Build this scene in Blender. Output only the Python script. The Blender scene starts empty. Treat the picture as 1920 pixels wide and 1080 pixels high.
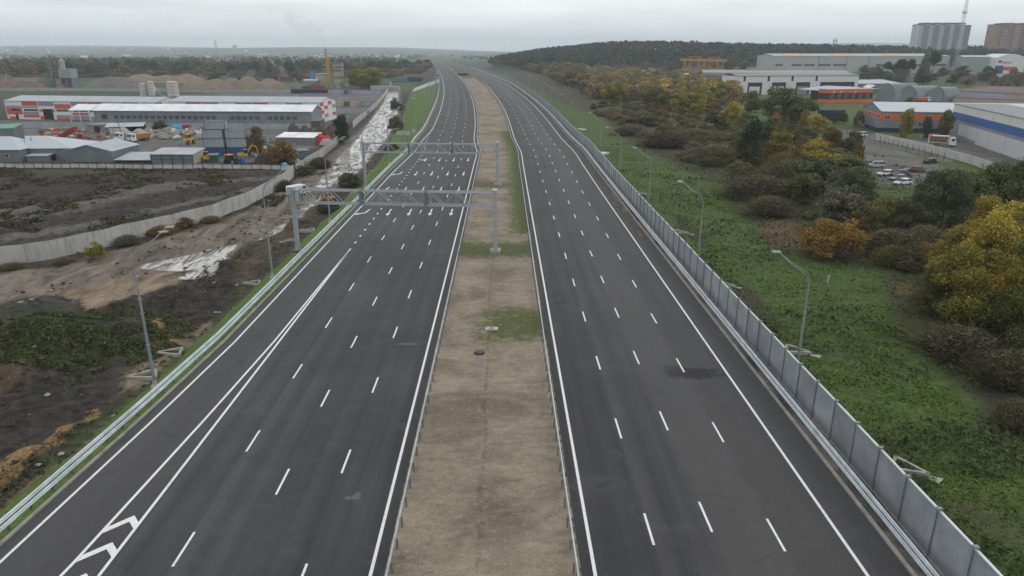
import bpy, math, random
import numpy as np
from mathutils import Vector, Matrix

# ------------------------------------------------------------------ camera, world, sun
scene = bpy.context.scene
COL = scene.collection
HC = 27.5
PITCH = math.atan(445 / 1320)
FPX = 1320.0
cam_d = bpy.data.cameras.new("camera")
cam = bpy.data.objects.new("camera", cam_d)
COL.objects.link(cam)
cam.location = (0, 0, HC)
cam.rotation_euler = (math.pi / 2 - PITCH, 0, 0)
cam_d.sensor_width = 36
cam_d.lens = FPX / 1920 * 36
cam_d.clip_start = 0.5
cam_d.clip_end = 40000
scene.camera = cam

scene.view_settings.view_transform = 'Standard'
scene.view_settings.look = 'None'
scene.view_settings.exposure = 0.0
scene.view_settings.gamma = 1.0
scene.cycles.max_bounces = 6
scene.cycles.diffuse_bounces = 2
scene.cycles.glossy_bounces = 2
scene.cycles.transmission_bounces = 2
scene.cycles.volume_bounces = 2
scene.cycles.transparent_max_bounces = 8
scene.cycles.use_adaptive_sampling = True
scene.cycles.adaptive_threshold = 0.02

SUN_EL, SUN_AZ = math.radians(38), math.radians(60)
world = bpy.data.worlds.new("World")
scene.world = world
world.use_nodes = True
wt = world.node_tree
wt.nodes.clear()
wo = wt.nodes.new("ShaderNodeOutputWorld")
wb = wt.nodes.new("ShaderNodeBackground")
wb.inputs[1].default_value = 0.1
sky = wt.nodes.new("ShaderNodeTexSky")
sky.sky_type = 'NISHITA'
sky.sun_disc = False
sky.sun_elevation = SUN_EL
sky.sun_rotation = SUN_AZ
sky.dust_density = 4
hs = wt.nodes.new("ShaderNodeHueSaturation")
hs.inputs['Saturation'].default_value = 0.5
wt.links.new(sky.outputs[0], hs.inputs['Color'])
tc = wt.nodes.new("ShaderNodeTexCoord")
sep = wt.nodes.new("ShaderNodeSeparateXYZ")
wt.links.new(tc.outputs['Generated'], sep.inputs[0])
ramp = wt.nodes.new("ShaderNodeValToRGB")          # the overcast: dimmer at the horizon, brighter overhead
ramp.color_ramp.elements[0].position = 0.0
ramp.color_ramp.elements[0].color = (0.93, 1.0, 1.04, 1)
ramp.color_ramp.elements[1].position = 1.0
ramp.color_ramp.elements[1].color = (0.93, 0.97, 1.0, 1)
e = ramp.color_ramp.elements.new(0.07)
e.color = (1.14, 1.17, 1.17, 1)
wt.links.new(sep.outputs['Z'], ramp.inputs[0])
mp = wt.nodes.new("ShaderNodeMapping")
mp.inputs['Scale'].default_value = (1.6, 1.6, 12)
wt.links.new(tc.outputs['Generated'], mp.inputs[0])
nz = wt.nodes.new("ShaderNodeTexNoise")
nz.inputs['Scale'].default_value = 2.2
nz.inputs['Detail'].default_value = 4
wt.links.new(mp.outputs[0], nz.inputs['Vector'])
mr = wt.nodes.new("ShaderNodeMapRange")
mr.inputs['From Min'].default_value = 0.3
mr.inputs['From Max'].default_value = 0.7
mr.inputs['To Min'].default_value = 8.4
mr.inputs['To Max'].default_value = 11.4
wt.links.new(nz.outputs[0], mr.inputs[0])
vm = wt.nodes.new("ShaderNodeVectorMath")
vm.operation = 'SCALE'
wt.links.new(ramp.outputs[0], vm.inputs[0])
wt.links.new(mr.outputs[0], vm.inputs['Scale'])
mx = wt.nodes.new("ShaderNodeMix")
mx.data_type = 'RGBA'
mx.inputs[0].default_value = 0.9
wt.links.new(hs.outputs[0], mx.inputs[6])
wt.links.new(vm.outputs[0], mx.inputs[7])
wt.links.new(mx.outputs[2], wb.inputs[0])
wt.links.new(wb.outputs[0], wo.inputs[0])

sd = bpy.data.lights.new("sun", 'SUN')
sd.energy = 0.6
sd.angle = math.radians(25)
sd.color = (1.0, 0.97, 0.93)
so = bpy.data.objects.new("sun", sd)
COL.objects.link(so)
so.rotation_euler = (math.pi / 2 - SUN_EL, 0, math.pi - SUN_AZ)

# ------------------------------------------------------------------ pixel -> ground (photo is 1920x1080)
CP, SP = math.cos(PITCH), math.sin(PITCH)

def at(px, py, z=0.0):
    u = (px - 960) / FPX
    v = (540 - py) / FPX
    dy, dz = CP + v * SP, -SP + v * CP
    t = (z - HC) / dz
    return Vector((u * t, dy * t, z))

def px_per_m(y, z):
    return FPX / (y * CP - (z - HC) * SP)

def height_at(y, py):
    """height above z=0 of the point at forward distance y that projects to row py"""
    v = (540 - py) / FPX
    return (v * y * CP - y * SP) / (CP + v * SP) + HC

# ------------------------------------------------------------------ numeric noise
def _hash(ix, iy, seed):
    n = np.sin(ix * 127.1 + iy * 311.7 + seed * 74.7) * 43758.5453
    return n - np.floor(n)

def vnoise(x, y, seed=0):
    x = np.asarray(x, float); y = np.asarray(y, float)
    ix, iy = np.floor(x), np.floor(y)
    fx, fy = x - ix, y - iy
    fx = fx * fx * (3 - 2 * fx); fy = fy * fy * (3 - 2 * fy)
    a = _hash(ix, iy, seed); b = _hash(ix + 1, iy, seed)
    c = _hash(ix, iy + 1, seed); d = _hash(ix + 1, iy + 1, seed)
    return (a + (b - a) * fx) * (1 - fy) + (c + (d - c) * fx) * fy

def fbm(x, y, seed=0, octv=4):
    s, a, t = 0, 1.0, 0
    for k in range(octv):
        s = s + a * vnoise(np.asarray(x) * 2 ** k, np.asarray(y) * 2 ** k, seed + k * 13)
        t += a
        a *= 0.5
    return s / t

def sstep(a, b, x):
    t = np.clip((np.asarray(x, float) - a) / (b - a), 0, 1)
    return t * t * (3 - 2 * t)

# ------------------------------------------------------------------ materials
MATS = {}

def lin(r, g, b):
    return tuple(((c / 255) / 12.92 if c / 255 <= 0.04045 else ((c / 255 + 0.055) / 1.055) ** 2.4) for c in (r, g, b)) + (1,)

class NT:
    """small node builder"""
    def __init__(self, name):
        self.m = bpy.data.materials.new(name)
        self.m.use_nodes = True
        self.t = self.m.node_tree
        self.t.nodes.clear()
        self.out = self.t.nodes.new("ShaderNodeOutputMaterial")
        self.b = self.t.nodes.new("ShaderNodeBsdfPrincipled")
        self.t.links.new(self.b.outputs[0], self.out.inputs[0])
    def n(self, kind, **kw):
        nd = self.t.nodes.new("ShaderNode" + kind)
        for k, v in kw.items():
            setattr(nd, k, v)
        return nd
    def l(self, a, b):
        self.t.links.new(a, b)
    def put(self, sock, v):
        if hasattr(v, 'is_linked') or hasattr(v, 'links'):
            self.l(v, sock)
        else:
            sock.default_value = v
    def coord(self, kind='Object'):
        if kind == 'World':
            return self.n('NewGeometry').outputs['Position']
        return self.n('TexCoord').outputs[kind]
    def noise(self, scale, detail=4, vec=None, stretch=None, rough=0.6, dist=0.0):
        nd = self.n('TexNoise')
        nd.inputs['Scale'].default_value = scale
        nd.inputs['Detail'].default_value = detail
        nd.inputs['Roughness'].default_value = rough
        nd.inputs['Distortion'].default_value = dist
        v = vec if vec is not None else self.coord('World')
        if stretch:
            mpn = self.n('Mapping')
            mpn.inputs['Scale'].default_value = stretch
            self.l(v, mpn.inputs[0])
            v = mpn.outputs[0]
        self.l(v, nd.inputs['Vector'])
        return nd.outputs[0]
    def math(self, op, a, b=0.0, clamp=False):
        nd = self.n('Math', operation=op, use_clamp=clamp)
        self.put(nd.inputs[0], a)
        self.put(nd.inputs[1], b)
        return nd.outputs[0]
    def remap(self, v, a, b, c=0.0, d=1.0):
        nd = self.n('MapRange')
        self.l(v, nd.inputs[0])
        nd.inputs[1].default_value = a; nd.inputs[2].default_value = b
        nd.inputs[3].default_value = c; nd.inputs[4].default_value = d
        return nd.outputs[0]
    def mix(self, f, a, b, mode='MIX'):
        nd = self.n('Mix', data_type='RGBA', blend_type=mode)
        self.put(nd.inputs[0], f)
        self.put(nd.inputs[6], a)
        self.put(nd.inputs[7], b)
        return nd.outputs[2]
    def bump(self, h, strength=0.3, dist=0.05):
        nd = self.n('Bump')
        nd.inputs['Strength'].default_value = strength
        nd.inputs['Distance'].default_value = dist
        self.l(h, nd.inputs['Height'])
        self.l(nd.outputs[0], self.b.inputs['Normal'])
    def fin(self, col, rough=0.85, metal=0.0, spec=0.3):
        self.put(self.b.inputs['Base Color'], col)
        self.put(self.b.inputs['Roughness'], rough)
        self.b.inputs['Metallic'].default_value = metal
        self.b.inputs['Specular IOR Level'].default_value = spec
        return self.m

def scaled(c, f):
    return (c[0] * f, c[1] * f, c[2] * f, 1)

def M(name, c=None, rough=0.75, metal=0.0, var=0.18, scale=0.8, spec=0.3, dirt=0.0, bump=0.0, bscale=8.0):
    """painted / plain surface with uneven tone and optional grime running down"""
    if name in MATS:
        return MATS[name]
    if isinstance(c[0], int):
        c = lin(*c[:3])
    k = NT(name)
    v = k.coord('Object')
    n1 = k.noise(scale, 5, v)
    n2 = k.noise(scale * 9, 3, v)
    f = k.math('ADD', k.math('MULTIPLY', n1, 0.7), k.math('MULTIPLY', n2, 0.3))
    f = k.remap(f, 0.3, 0.7)
    col = k.mix(f, scaled(c, 1 - var), scaled(c, 1 + var))
    if dirt:
        n3 = k.noise(1.3, 5, v, stretch=(1, 1, 0.12))
        col = k.mix(k.math('MULTIPLY', k.remap(n3, 0.48, 0.72), dirt), col, scaled((0.09, 0.08, 0.065), 1))
    if bump:
        k.bump(k.noise(bscale, 5, v), bump, 0.06)
    MATS[name] = k.fin(col, rough, metal, spec)
    return MATS[name]

def corrugated(name, c, pitch=0.35, axis=0, rough=0.5, metal=0.0, var=0.12, dirt=0.25, seam=0.35):
    """profiled sheet: real-looking ribs by bump plus faint seams"""
    if name in MATS:
        return MATS[name]
    if isinstance(c[0], int):
        c = lin(*c[:3])
    k = NT(name)
    v = k.coord('Object')
    s = k.n('SeparateXYZ')
    k.l(v, s.inputs[0])
    ph = k.math('MULTIPLY', s.outputs[axis], 2 * math.pi / pitch)
    w = k.math('SINE', ph)
    n1 = k.noise(0.25, 5, v)
    n3 = k.noise(1.0, 4, v, stretch=(1, 1, 0.15))
    col = k.mix(k.remap(n1, 0.35, 0.65), scaled(c, 1 - var), scaled(c, 1 + var))
    col = k.mix(k.math('MULTIPLY', k.remap(w, 0.6, 1.0), seam), col, scaled(c, 0.72))
    col = k.mix(k.math('MULTIPLY', k.remap(n3, 0.5, 0.75), dirt), col, (0.12, 0.11, 0.1, 1))
    k.bump(w, 0.5, 0.04)
    MATS[name] = k.fin(col, rough, metal, 0.4)
    return MATS[name]

# ------------------------------------------------------------------ mesh helpers
class MB:
    def __init__(self):
        self.v = []
        self.f = []
        self.m = []
    def add(self, vs, fs, mi=0):
        o = len(self.v)
        self.v.extend([tuple(p) for p in vs])
        self.f.extend([tuple(i + o for i in q) for q in fs])
        self.m.extend([mi] * len(fs))
        return self
    def box(self, x0, x1, y0, y1, z0, z1, mi=0):
        return self.add([(x0, y0, z0), (x1, y0, z0), (x1, y1, z0), (x0, y1, z0),
                         (x0, y0, z1), (x1, y0, z1), (x1, y1, z1), (x0, y1, z1)],
                        [(0, 3, 2, 1), (4, 5, 6, 7), (0, 1, 5, 4), (1, 2, 6, 5), (2, 3, 7, 6), (3, 0, 4, 7)], mi)
    def hexa(self, p, mi=0):
        """eight corners: four below then four above, same order"""
        return self.add(p, [(0, 3, 2, 1), (4, 5, 6, 7), (0, 1, 5, 4), (1, 2, 6, 5), (2, 3, 7, 6), (3, 0, 4, 7)], mi)
    def tube(self, pts, rad, n=8, mi=0, cap=True):
        pts = [Vector(p) for p in pts]
        if not hasattr(rad, '__len__'):
            rad = [rad] * len(pts)
        o = len(self.v)
        up = Vector((0, 0, 1))
        for i, p in enumerate(pts):
            t = (pts[min(i + 1, len(pts) - 1)] - pts[max(i - 1, 0)]).normalized()
            a = t.cross(up)
            if a.length < 1e-3:
                a = t.cross(Vector((0, 1, 0)))
            a.normalize()
            b = a.cross(t)
            for k in range(n):
                w = 2 * math.pi * k / n
                self.v.append(tuple(p + (a * math.cos(w) + b * math.sin(w)) * rad[i]))
        for i in range(len(pts) - 1):
            for k in range(n):
                k2 = (k + 1) % n
                self.f.append((o + i * n + k, o + (i + 1) * n + k, o + (i + 1) * n + k2, o + i * n + k2))
                self.m.append(mi)
        if cap:
            self.f.append(tuple(o + k for k in range(n))); self.m.append(mi)
            self.f.append(tuple(o + (len(pts) - 1) * n + k for k in reversed(range(n)))); self.m.append(mi)
        return self
    def bar(self, a, b, w, h=None, mi=0):
        """square bar from a to b"""
        h = h or w
        a, b = Vector(a), Vector(b)
        t = (b - a).normalized()
        s = t.cross(Vector((0, 0, 1)))
        if s.length < 1e-3:
            s = Vector((1, 0, 0))
        s.normalize()
        u = s.cross(t)
        p = []
        for q in (a, b):
            for (i, j) in ((-1, -1), (1, -1), (1, 1), (-1, 1)):
                p.append(q + s * (w / 2 * i) + u * (h / 2 * j))
        return self.add(p, [(0, 3, 2, 1), (4, 5, 6, 7), (0, 1, 5, 4), (1, 2, 6, 5), (2, 3, 7, 6), (3, 0, 4, 7)], mi)
    def cyl(self, x, y, z0, z1, r0, r1=None, n=16, mi=0):
        return self.tube([(x, y, z0), (x, y, z1)], [r0, r0 if r1 is None else r1], n, mi)
    def prism(self, prof, y0, y1, mi=0, axis='y'):
        """polygon in x,z pushed from y0 to y1"""
        n = len(prof)
        vs = []
        for yy in (y0, y1):
            for (a, b) in prof:
                vs.append((a, yy, b) if axis == 'y' else (yy, a, b))
        fs = [(i, (i + 1) % n, n + (i + 1) % n, n + i) for i in range(n)]
        fs += [tuple(reversed(range(n))), tuple(range(n, 2 * n))]
        return self.add(vs, fs, mi)
    def mesh(self, name):
        me = bpy.data.meshes.new(name)
        me.from_pydata(self.v, [], self.f)
        return me
    def build(self, name, mat, parent=None, smooth=False, props=None):
        me = self.mesh(name)
        for mm in (mat if isinstance(mat, (list, tuple)) else [mat]):
            me.materials.append(mm)
        if isinstance(mat, (list, tuple)):
            me.polygons.foreach_set('material_index', self.m)
        if smooth:
            me.polygons.foreach_set('use_smooth', [True] * len(me.polygons))
        me.update()
        o = bpy.data.objects.new(name, me)
        COL.objects.link(o)
        if parent is not None:
            o.parent = parent
        return o

def np_mesh(name, V, F, mat, smooth=False):
    V = np.asarray(V, dtype=np.float32); F = np.asarray(F, dtype=np.int32)
    me = bpy.data.meshes.new(name)
    me.vertices.add(len(V)); me.vertices.foreach_set('co', V.ravel())
    me.loops.add(F.size); me.loops.foreach_set('vertex_index', F.ravel())
    me.polygons.add(len(F))
    me.polygons.foreach_set('loop_start', np.arange(0, F.size, F.shape[1], dtype=np.int32))
    if smooth:
        me.polygons.foreach_set('use_smooth', np.ones(len(F), dtype=bool))
    me.update(calc_edges=True)
    me.materials.append(mat)
    return me

def tag(o, label=None, cat=None, group=None, kind=None):
    if label: o['label'] = label
    if cat: o['category'] = cat
    if group: o['group'] = group
    if kind: o['kind'] = kind
    return o

def thing(name, label, cat, loc=(0, 0, 0), rz=0.0, group=None):
    o = bpy.data.objects.new(name, None)
    o.empty_display_size = 0.5
    COL.objects.link(o)
    o.location = loc
    o.rotation_euler = (0, 0, rz)
    return tag(o, label, cat, group)

def dup_tree(root, loc, rz=0.0, label=None, scale=None, group=None):
    r = root.copy(); COL.objects.link(r)
    r.location = loc; r.rotation_euler = (0, 0, rz)
    if scale: r.scale = scale
    if label: r['label'] = label
    if group: r['group'] = group
    for ch in [c for c in bpy.data.objects if c.parent == root]:
        c = ch.copy(); COL.objects.link(c); c.parent = r
        for g in [q for q in bpy.data.objects if q.parent == ch]:
            d = g.copy(); COL.objects.link(d); d.parent = c
    return r

# ------------------------------------------------------------------ road geometry
def zroad(y):
    y = np.asarray(y, float)
    return 5.0 * sstep(130, 520, y) * (1 - sstep(900, 1700, y))

def at_road(px, py):
    z = 0.0
    for _ in range(12):
        p = at(px, py, z)
        z = 0.5 * z + 0.5 * float(zroad(p.y))
    return at(px, py, z)

HEAD = -0.0122

class Curve:
    def __init__(self, off, y_end, pix, smooth=5):
        pts = [(off + HEAD * y, y) for y in list(range(-40, int(y_end) + 1, 20))]
        for (a, b) in pix:
            p = at_road(a, b)
            if p.y > pts[-1][1] + 8 or len(pts) > 14:
                pts.append((p.x, p.y))
        P = np.array(pts)
        # Catmull-Rom by chord length
        d = np.r_[0, np.cumsum(np.sqrt(np.hypot(*np.diff(P, axis=0).T)))]
        out = []
        for i in range(len(P) - 1):
            p0 = P[max(i - 1, 0)]; p1 = P[i]; p2 = P[i + 1]; p3 = P[min(i + 2, len(P) - 1)]
            t0 = d[max(i - 1, 0)] if i > 0 else d[0] - (d[1] - d[0])
            t1, t2 = d[i], d[i + 1]
            t3 = d[i + 2] if i + 2 < len(P) else d[-1] + (d[-1] - d[-2])
            if i == 0: p0 = 2 * p1 - p2
            if i + 2 >= len(P): p3 = 2 * p2 - p1
            for t in np.linspace(t1, t2, 24, endpoint=False):
                a1 = (t1 - t) / (t1 - t0) * p0 + (t - t0) / (t1 - t0) * p1
                a2 = (t2 - t) / (t2 - t1) * p1 + (t - t1) / (t2 - t1) * p2
                a3 = (t3 - t) / (t3 - t2) * p2 + (t - t2) / (t3 - t2) * p3
                b1 = (t2 - t) / (t2 - t0) * a1 + (t - t0) / (t2 - t0) * a2
                b2 = (t3 - t) / (t3 - t1) * a2 + (t - t1) / (t3 - t1) * a3
                out.append((t2 - t) / (t2 - t1) * b1 + (t - t1) / (t2 - t1) * b2)
        out.append(P[-1])
        Q = np.array(out)
        s = np.r_[0, np.cumsum(np.hypot(*np.diff(Q, axis=0).T))]
        self.step = 4.0
        S = np.arange(0, s[-1], self.step)
        X = np.interp(S, s, Q[:, 0]); Y = np.interp(S, s, Q[:, 1])
        for _ in range(smooth):          # gentle smoothing of the far bends only
            w = sstep(220, 420, Y) * 0.5
            for A in (X, Y):
                m = A.copy()
                for _k in range(12):
                    m[1:-1] = 0.25 * m[:-2] + 0.5 * m[1:-1] + 0.25 * m[2:]
                A[:] = A * (1 - w) + m * w
        self.S = S - np.interp(0.0, Y[:40], S[:40])   # s = 0 where y = 0
        self.X, self.Y = X, Y
        tx, ty = np.gradient(X), np.gradient(Y)
        L = np.hypot(tx, ty)
        self.nx, self.ny = ty / L, -tx / L            # normal to the right
    def pos(self, s, off=0.0, dz=0.0):
        s = np.asarray(s, float)
        x = np.interp(s, self.S, self.X); y = np.interp(s, self.S, self.Y)
        nx = np.interp(s, self.S, self.nx); ny = np.interp(s, self.S, self.ny)
        z = zroad(y) + dz
        return np.stack([x + nx * off, y + ny * off, z], -1)
    def heading(self, s):
        nx = float(np.interp(s, self.S, self.nx)); ny = float(np.interp(s, self.S, self.ny))
        return math.atan2(nx, -ny)                     # tangent angle = atan2(ty, tx)
    def samples(self, s0, s1):
        a = [s0]
        while a[-1] < s1:
            a.append(a[-1] + (4.0 if a[-1] < 900 else 8.0))
        a[-1] = s1
        return np.array(a)
    def s_of_y(self, y):
        return float(np.interp(y, self.Y[:150], self.S[:150]))

LRC = Curve(-7.45, 200, [(889, 262), (891, 235), (889.5, 205), (885.5, 185), (879.5, 170), (866, 150.5), (850, 134.5),
                         (838.5, 125.5), (829, 120), (822.5, 116.3), (822.5, 113.2), (832, 110.6), (850, 108.6), (872, 107)])
RLC = Curve(5.0, 200, [(965, 260), (954, 225), (942, 198), (923, 172), (904, 153), (883, 141), (861.5, 128.3),
                       (848, 122.5), (837, 118), (831, 114.6), (836, 111.6), (852, 109.4), (875, 107.6)])
S_END = min(LRC.S[-1], RLC.S[-1]) - 5
print("curve lengths", LRC.S[-1], RLC.S[-1])

def ribbon(name, curve, s0, s1, offs, mat, dz=0.0, parent=None, kind='structure', zs=None, ss=None):
    """strip along a curve; offs = list of offsets (numbers or functions of s); zs = extra height per offset"""
    S = curve.samples(s0, s1) if ss is None else ss
    cols, T = [], []
    for i, o in enumerate(offs):
        ov = o(S) if callable(o) else np.full(len(S), float(o))
        zz = 0.0 if zs is None else (zs[i](S) if callable(zs[i]) else zs[i])
        P = curve.pos(S, 0)
        nx = np.interp(S, curve.S, curve.nx); ny = np.interp(S, curve.S, curve.ny)
        P = np.stack([P[:, 0] + nx * ov, P[:, 1] + ny * ov, P[:, 2] + dz + zz], -1)
        cols.append(P); T.append(ov)
    n, m = len(S), len(offs)
    V = np.stack(cols, 1).reshape(-1, 3)
    idx = np.arange(n * m).reshape(n, m)
    F = np.stack([idx[:-1, :-1], idx[:-1, 1:], idx[1:, 1:], idx[1:, :-1]], -1).reshape(-1, 4)
    me = np_mesh(name, V, F, mat)
    uv = me.uv_layers.new(name="st")
    U = np.stack([np.stack(T, 1).reshape(-1), np.repeat(S, m)], -1)
    uv.data.foreach_set('uv', U[F.ravel()].astype(np.float32).ravel())
    o = bpy.data.objects.new(name, me)
    COL.objects.link(o)
    if parent is not None:
        o.parent = parent
    elif kind:
        o['kind'] = kind
    return o

def sweep(mb, curve, S, prof, mi=0, closed=False):
    """sweep a profile [(off, z)...] along the curve"""
    o = len(mb.v)
    n = len(prof)
    for s in S:
        for (a, z) in prof:
            p = curve.pos(s, a, z)
            mb.v.append(tuple(p))
    k = n if closed else n - 1
    for i in range(len(S) - 1):
        for j in range(k):
            j2 = (j + 1) % n
            mb.f.append((o + i * n + j, o + i * n + j2, o + (i + 1) * n + j2, o + (i + 1) * n + j)); mb.m.append(mi)
# ------------------------------------------------------------------ terrain
def poly_px(pts, z=-2.3):
    return np.array([at(a, b, z).xy[:] for a, b in pts])

def sdf(P, X, Y):
    """signed distance to a polygon, positive inside"""
    d = np.full(X.shape, 1e9)
    ins = np.zeros(X.shape, bool)
    n = len(P)
    for i in range(n):
        ax, ay = P[i]; bx, by = P[(i + 1) % n]
        ex, ey = bx - ax, by - ay
        wx, wy = X - ax, Y - ay
        t = np.clip((wx * ex + wy * ey) / (ex * ex + ey * ey + 1e-9), 0, 1)
        d = np.minimum(d, (wx - ex * t) ** 2 + (wy - ey * t) ** 2)
        c = ((ay <= Y) & (by > Y)) | ((by <= Y) & (ay > Y))
        with np.errstate(divide='ignore', invalid='ignore'):
            xi = ax + (Y - ay) / (by - ay + 1e-12) * ex
        ins ^= c & (X < xi)
    d = np.sqrt(d)
    return np.where(ins, d, -d)

ZONES = [  # channel, softness in metres, outline in photo pixels
    ('mud', 1.6, [(-60, 515), (0, 512), (100, 497), (200, 472), (300, 447), (400, 421), (470, 394), (525, 358), (590, 312), (640, 275),
                  (690, 228), (715, 190), (730, 166), (752, 166), (750, 225), (728, 262), (670, 322), (612, 370), (540, 420), (470, 455),
                  (400, 500), (330, 505), (230, 520), (110, 545), (0, 568), (-60, 580)]),
    ('wet', 1.3, [(727, 172), (747, 172), (745, 225), (722, 262), (672, 322), (640, 345), (612, 352), (590, 350), (625, 305), (668, 262), (698, 222), (718, 195)]),
    ('wet', 0.9, [(262, 500), (300, 486), (350, 478), (400, 465), (446, 457), (438, 474), (402, 512), (372, 523), (330, 523), (362, 503), (300, 505)]),
    ('wet', 2.0, [(480, 452), (520, 425), (560, 395), (600, 368), (630, 348), (600, 380), (560, 412), (520, 440)]),
    ('sand', 0.9, [(72, 548), (130, 522), (190, 505), (258, 512), (330, 500), (340, 528), (290, 545), (252, 560), (235, 580), (165, 588), (150, 560)]),
    ('orange', 1.0, [(-30, 888), (10, 872), (80, 832), (130, 800), (170, 768), (190, 772), (160, 800), (120, 828), (60, 880), (20, 915), (-30, 940)]),
    ('orange', 0.5, [(282, 645), (320, 634), (345, 640), (330, 655), (290, 660)]),
    ('orange', 0.5, [(285, 590), (305, 588), (308, 620), (290, 625)]),
    ('sand', 0.8, [(-30, 945), (60, 895), (130, 860), (200, 800), (160, 850), (60, 925), (-30, 985)]),
    ('sand', 1.0, [(290, 640), (400, 600), (395, 618), (330, 665), (270, 720), (235, 735), (245, 700)]),
    ('brown', 1.5, [(-60, 590), (20, 610), (60, 650), (62, 715), (0, 745), (-60, 760)]),
    ('brown', 1.2, [(440, 500), (540, 420), (600, 372), (650, 330), (690, 300), (660, 345), (590, 405), (520, 470), (450, 540)]),
    ('weed', 1.0, [(0, 582), (60, 570), (150, 580), (205, 600), (222, 640), (200, 680), (150, 712), (90, 690), (40, 645), (0, 600)]),
    ('dark', 2.2, [(160, 590), (250, 560), (330, 525), (400, 520), (470, 470), (560, 410), (640, 352), (690, 318), (640, 380), (560, 450), (470, 530), (400, 600),
                   (300, 640), (250, 690), (200, 760), (130, 800), (0, 880), (-60, 900), (-60, 760), (60, 720), (160, 710), (215, 660)]),
    # the enclosed field
    ('dark', 4.0, [(-60, 330), (520, 322), (530, 340), (490, 358), (420, 380), (300, 410), (150, 435), (0, 462), (-60, 470)]),
    ('track', 2.5, [(-60, 400), (60, 392), (130, 385), (200, 362), (300, 345), (420, 338), (500, 330), (520, 336), (400, 345), (300, 358), (230, 378), (120, 404), (0, 420), (-60, 425)]),
    ('track', 1.5, [(0, 440), (140, 425), (280, 392), (420, 362), (480, 350), (470, 358), (300, 398), (150, 432), (0, 452)]),
    ('scrub', 3.0, [(-60, 318), (180, 318), (190, 350), (120, 372), (0, 392), (-60, 395)]),
    ('scrub', 3.0, [(180, 318), (470, 318), (470, 330), (300, 340), (200, 345)]),
    # industrial yard
    ('yard', 5.0, [(-60, 303), (545, 305), (600, 268), (640, 240), (700, 205), (728, 172), (715, 160), (520, 172), (340, 178), (0, 226), (-60, 230)]),
    ('thick', 8.0, [(1085, 195), (1240, 205), (1385, 210), (1390, 150), (1300, 140), (1200, 132), (1060, 120), (940, 112), (915, 121), (1010, 136)]),
    ('scrub', 12.0, [(-60, 150), (260, 146), (420, 147), (600, 146), (820, 143), (812, 118), (600, 118), (-60, 118)]),
    ('green2', 6.0, [(-80, 172), (340, 172), (340, 186), (0, 186), (-80, 200)]),
    # right side
    ('yard', 2.0, [(1565, 268), (1600, 262), (1680, 280), (1745, 302), (1775, 318), (1740, 345), (1690, 352), (1640, 345), (1600, 310), (1560, 290)]),
    ('yard', 1.5, [(1540, 247), (1570, 240), (1660, 254), (1720, 262), (1790, 270), (1800, 295), (1780, 305), (1700, 282), (1640, 268), (1590, 262), (1550, 256)]),
    ('yard', 1.5, [(1720, 250), (1780, 252), (1860, 280), (1920, 305), (1920, 330), (1820, 300), (1740, 270)]),
    ('scrub', 5.0, [(1120, 200), (1200, 195), (1380, 205), (1390, 240), (1380, 300), (1400, 360), (1300, 330), (1190, 270), (1130, 225)]),
    ('scrub', 4.0, [(1400, 300), (1560, 300), (1700, 420), (1720, 560), (1700, 640), (1640, 500), (1500, 490), (1360, 390)]),
    ('rust', 1.8, [(1428, 420), (1480, 412), (1515, 440), (1500, 468), (1440, 462)]),
    ('rust', 1.2, [(1680, 530), (1720, 525), (1715, 552), (1685, 552)]),
    ('scrub', 1.5, [(1255, 400), (1290, 410), (1330, 450), (1320, 465), (1275, 430)]),
    ('scrub', 1.5, [(1360, 520), (1410, 540), (1480, 620), (1450, 620), (1385, 560)]),
    ('dark', 2.5, [(1720, 560), (1800, 600), (1860, 680), (1960, 720), (1960, 900), (1880, 800), (1800, 720), (1730, 640)]),
    ('scrub', 8.0, [(1060, 150), (1110, 165), (1110, 215), (1060, 195), (960, 145), (940, 128), (1000, 132)]),
]
CH = {'mud': (0, 0), 'wet': (0, 1), 'sand': (0, 2), 'orange': (0, 3), 'brown': (1, 0), 'weed': (1, 1), 'dark': (1, 2), 'track': (1, 3),
      'scrub': (2, 0), 'yard': (2, 1), 'rust': (2, 2), 'green2': (2, 3), 'thick': (3, 0)}

def hill_h(x, y):
    c = np.interp(x, [-60, -25, 10, 70, 190, 480, 800, 1600, 3000], [0, 3, 9, 18, 27.5, 20, 15, 12, 10])
    return c * sstep(1040, 1480, y) * (1 - 0.5 * sstep(1700, 3000, y))

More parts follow.
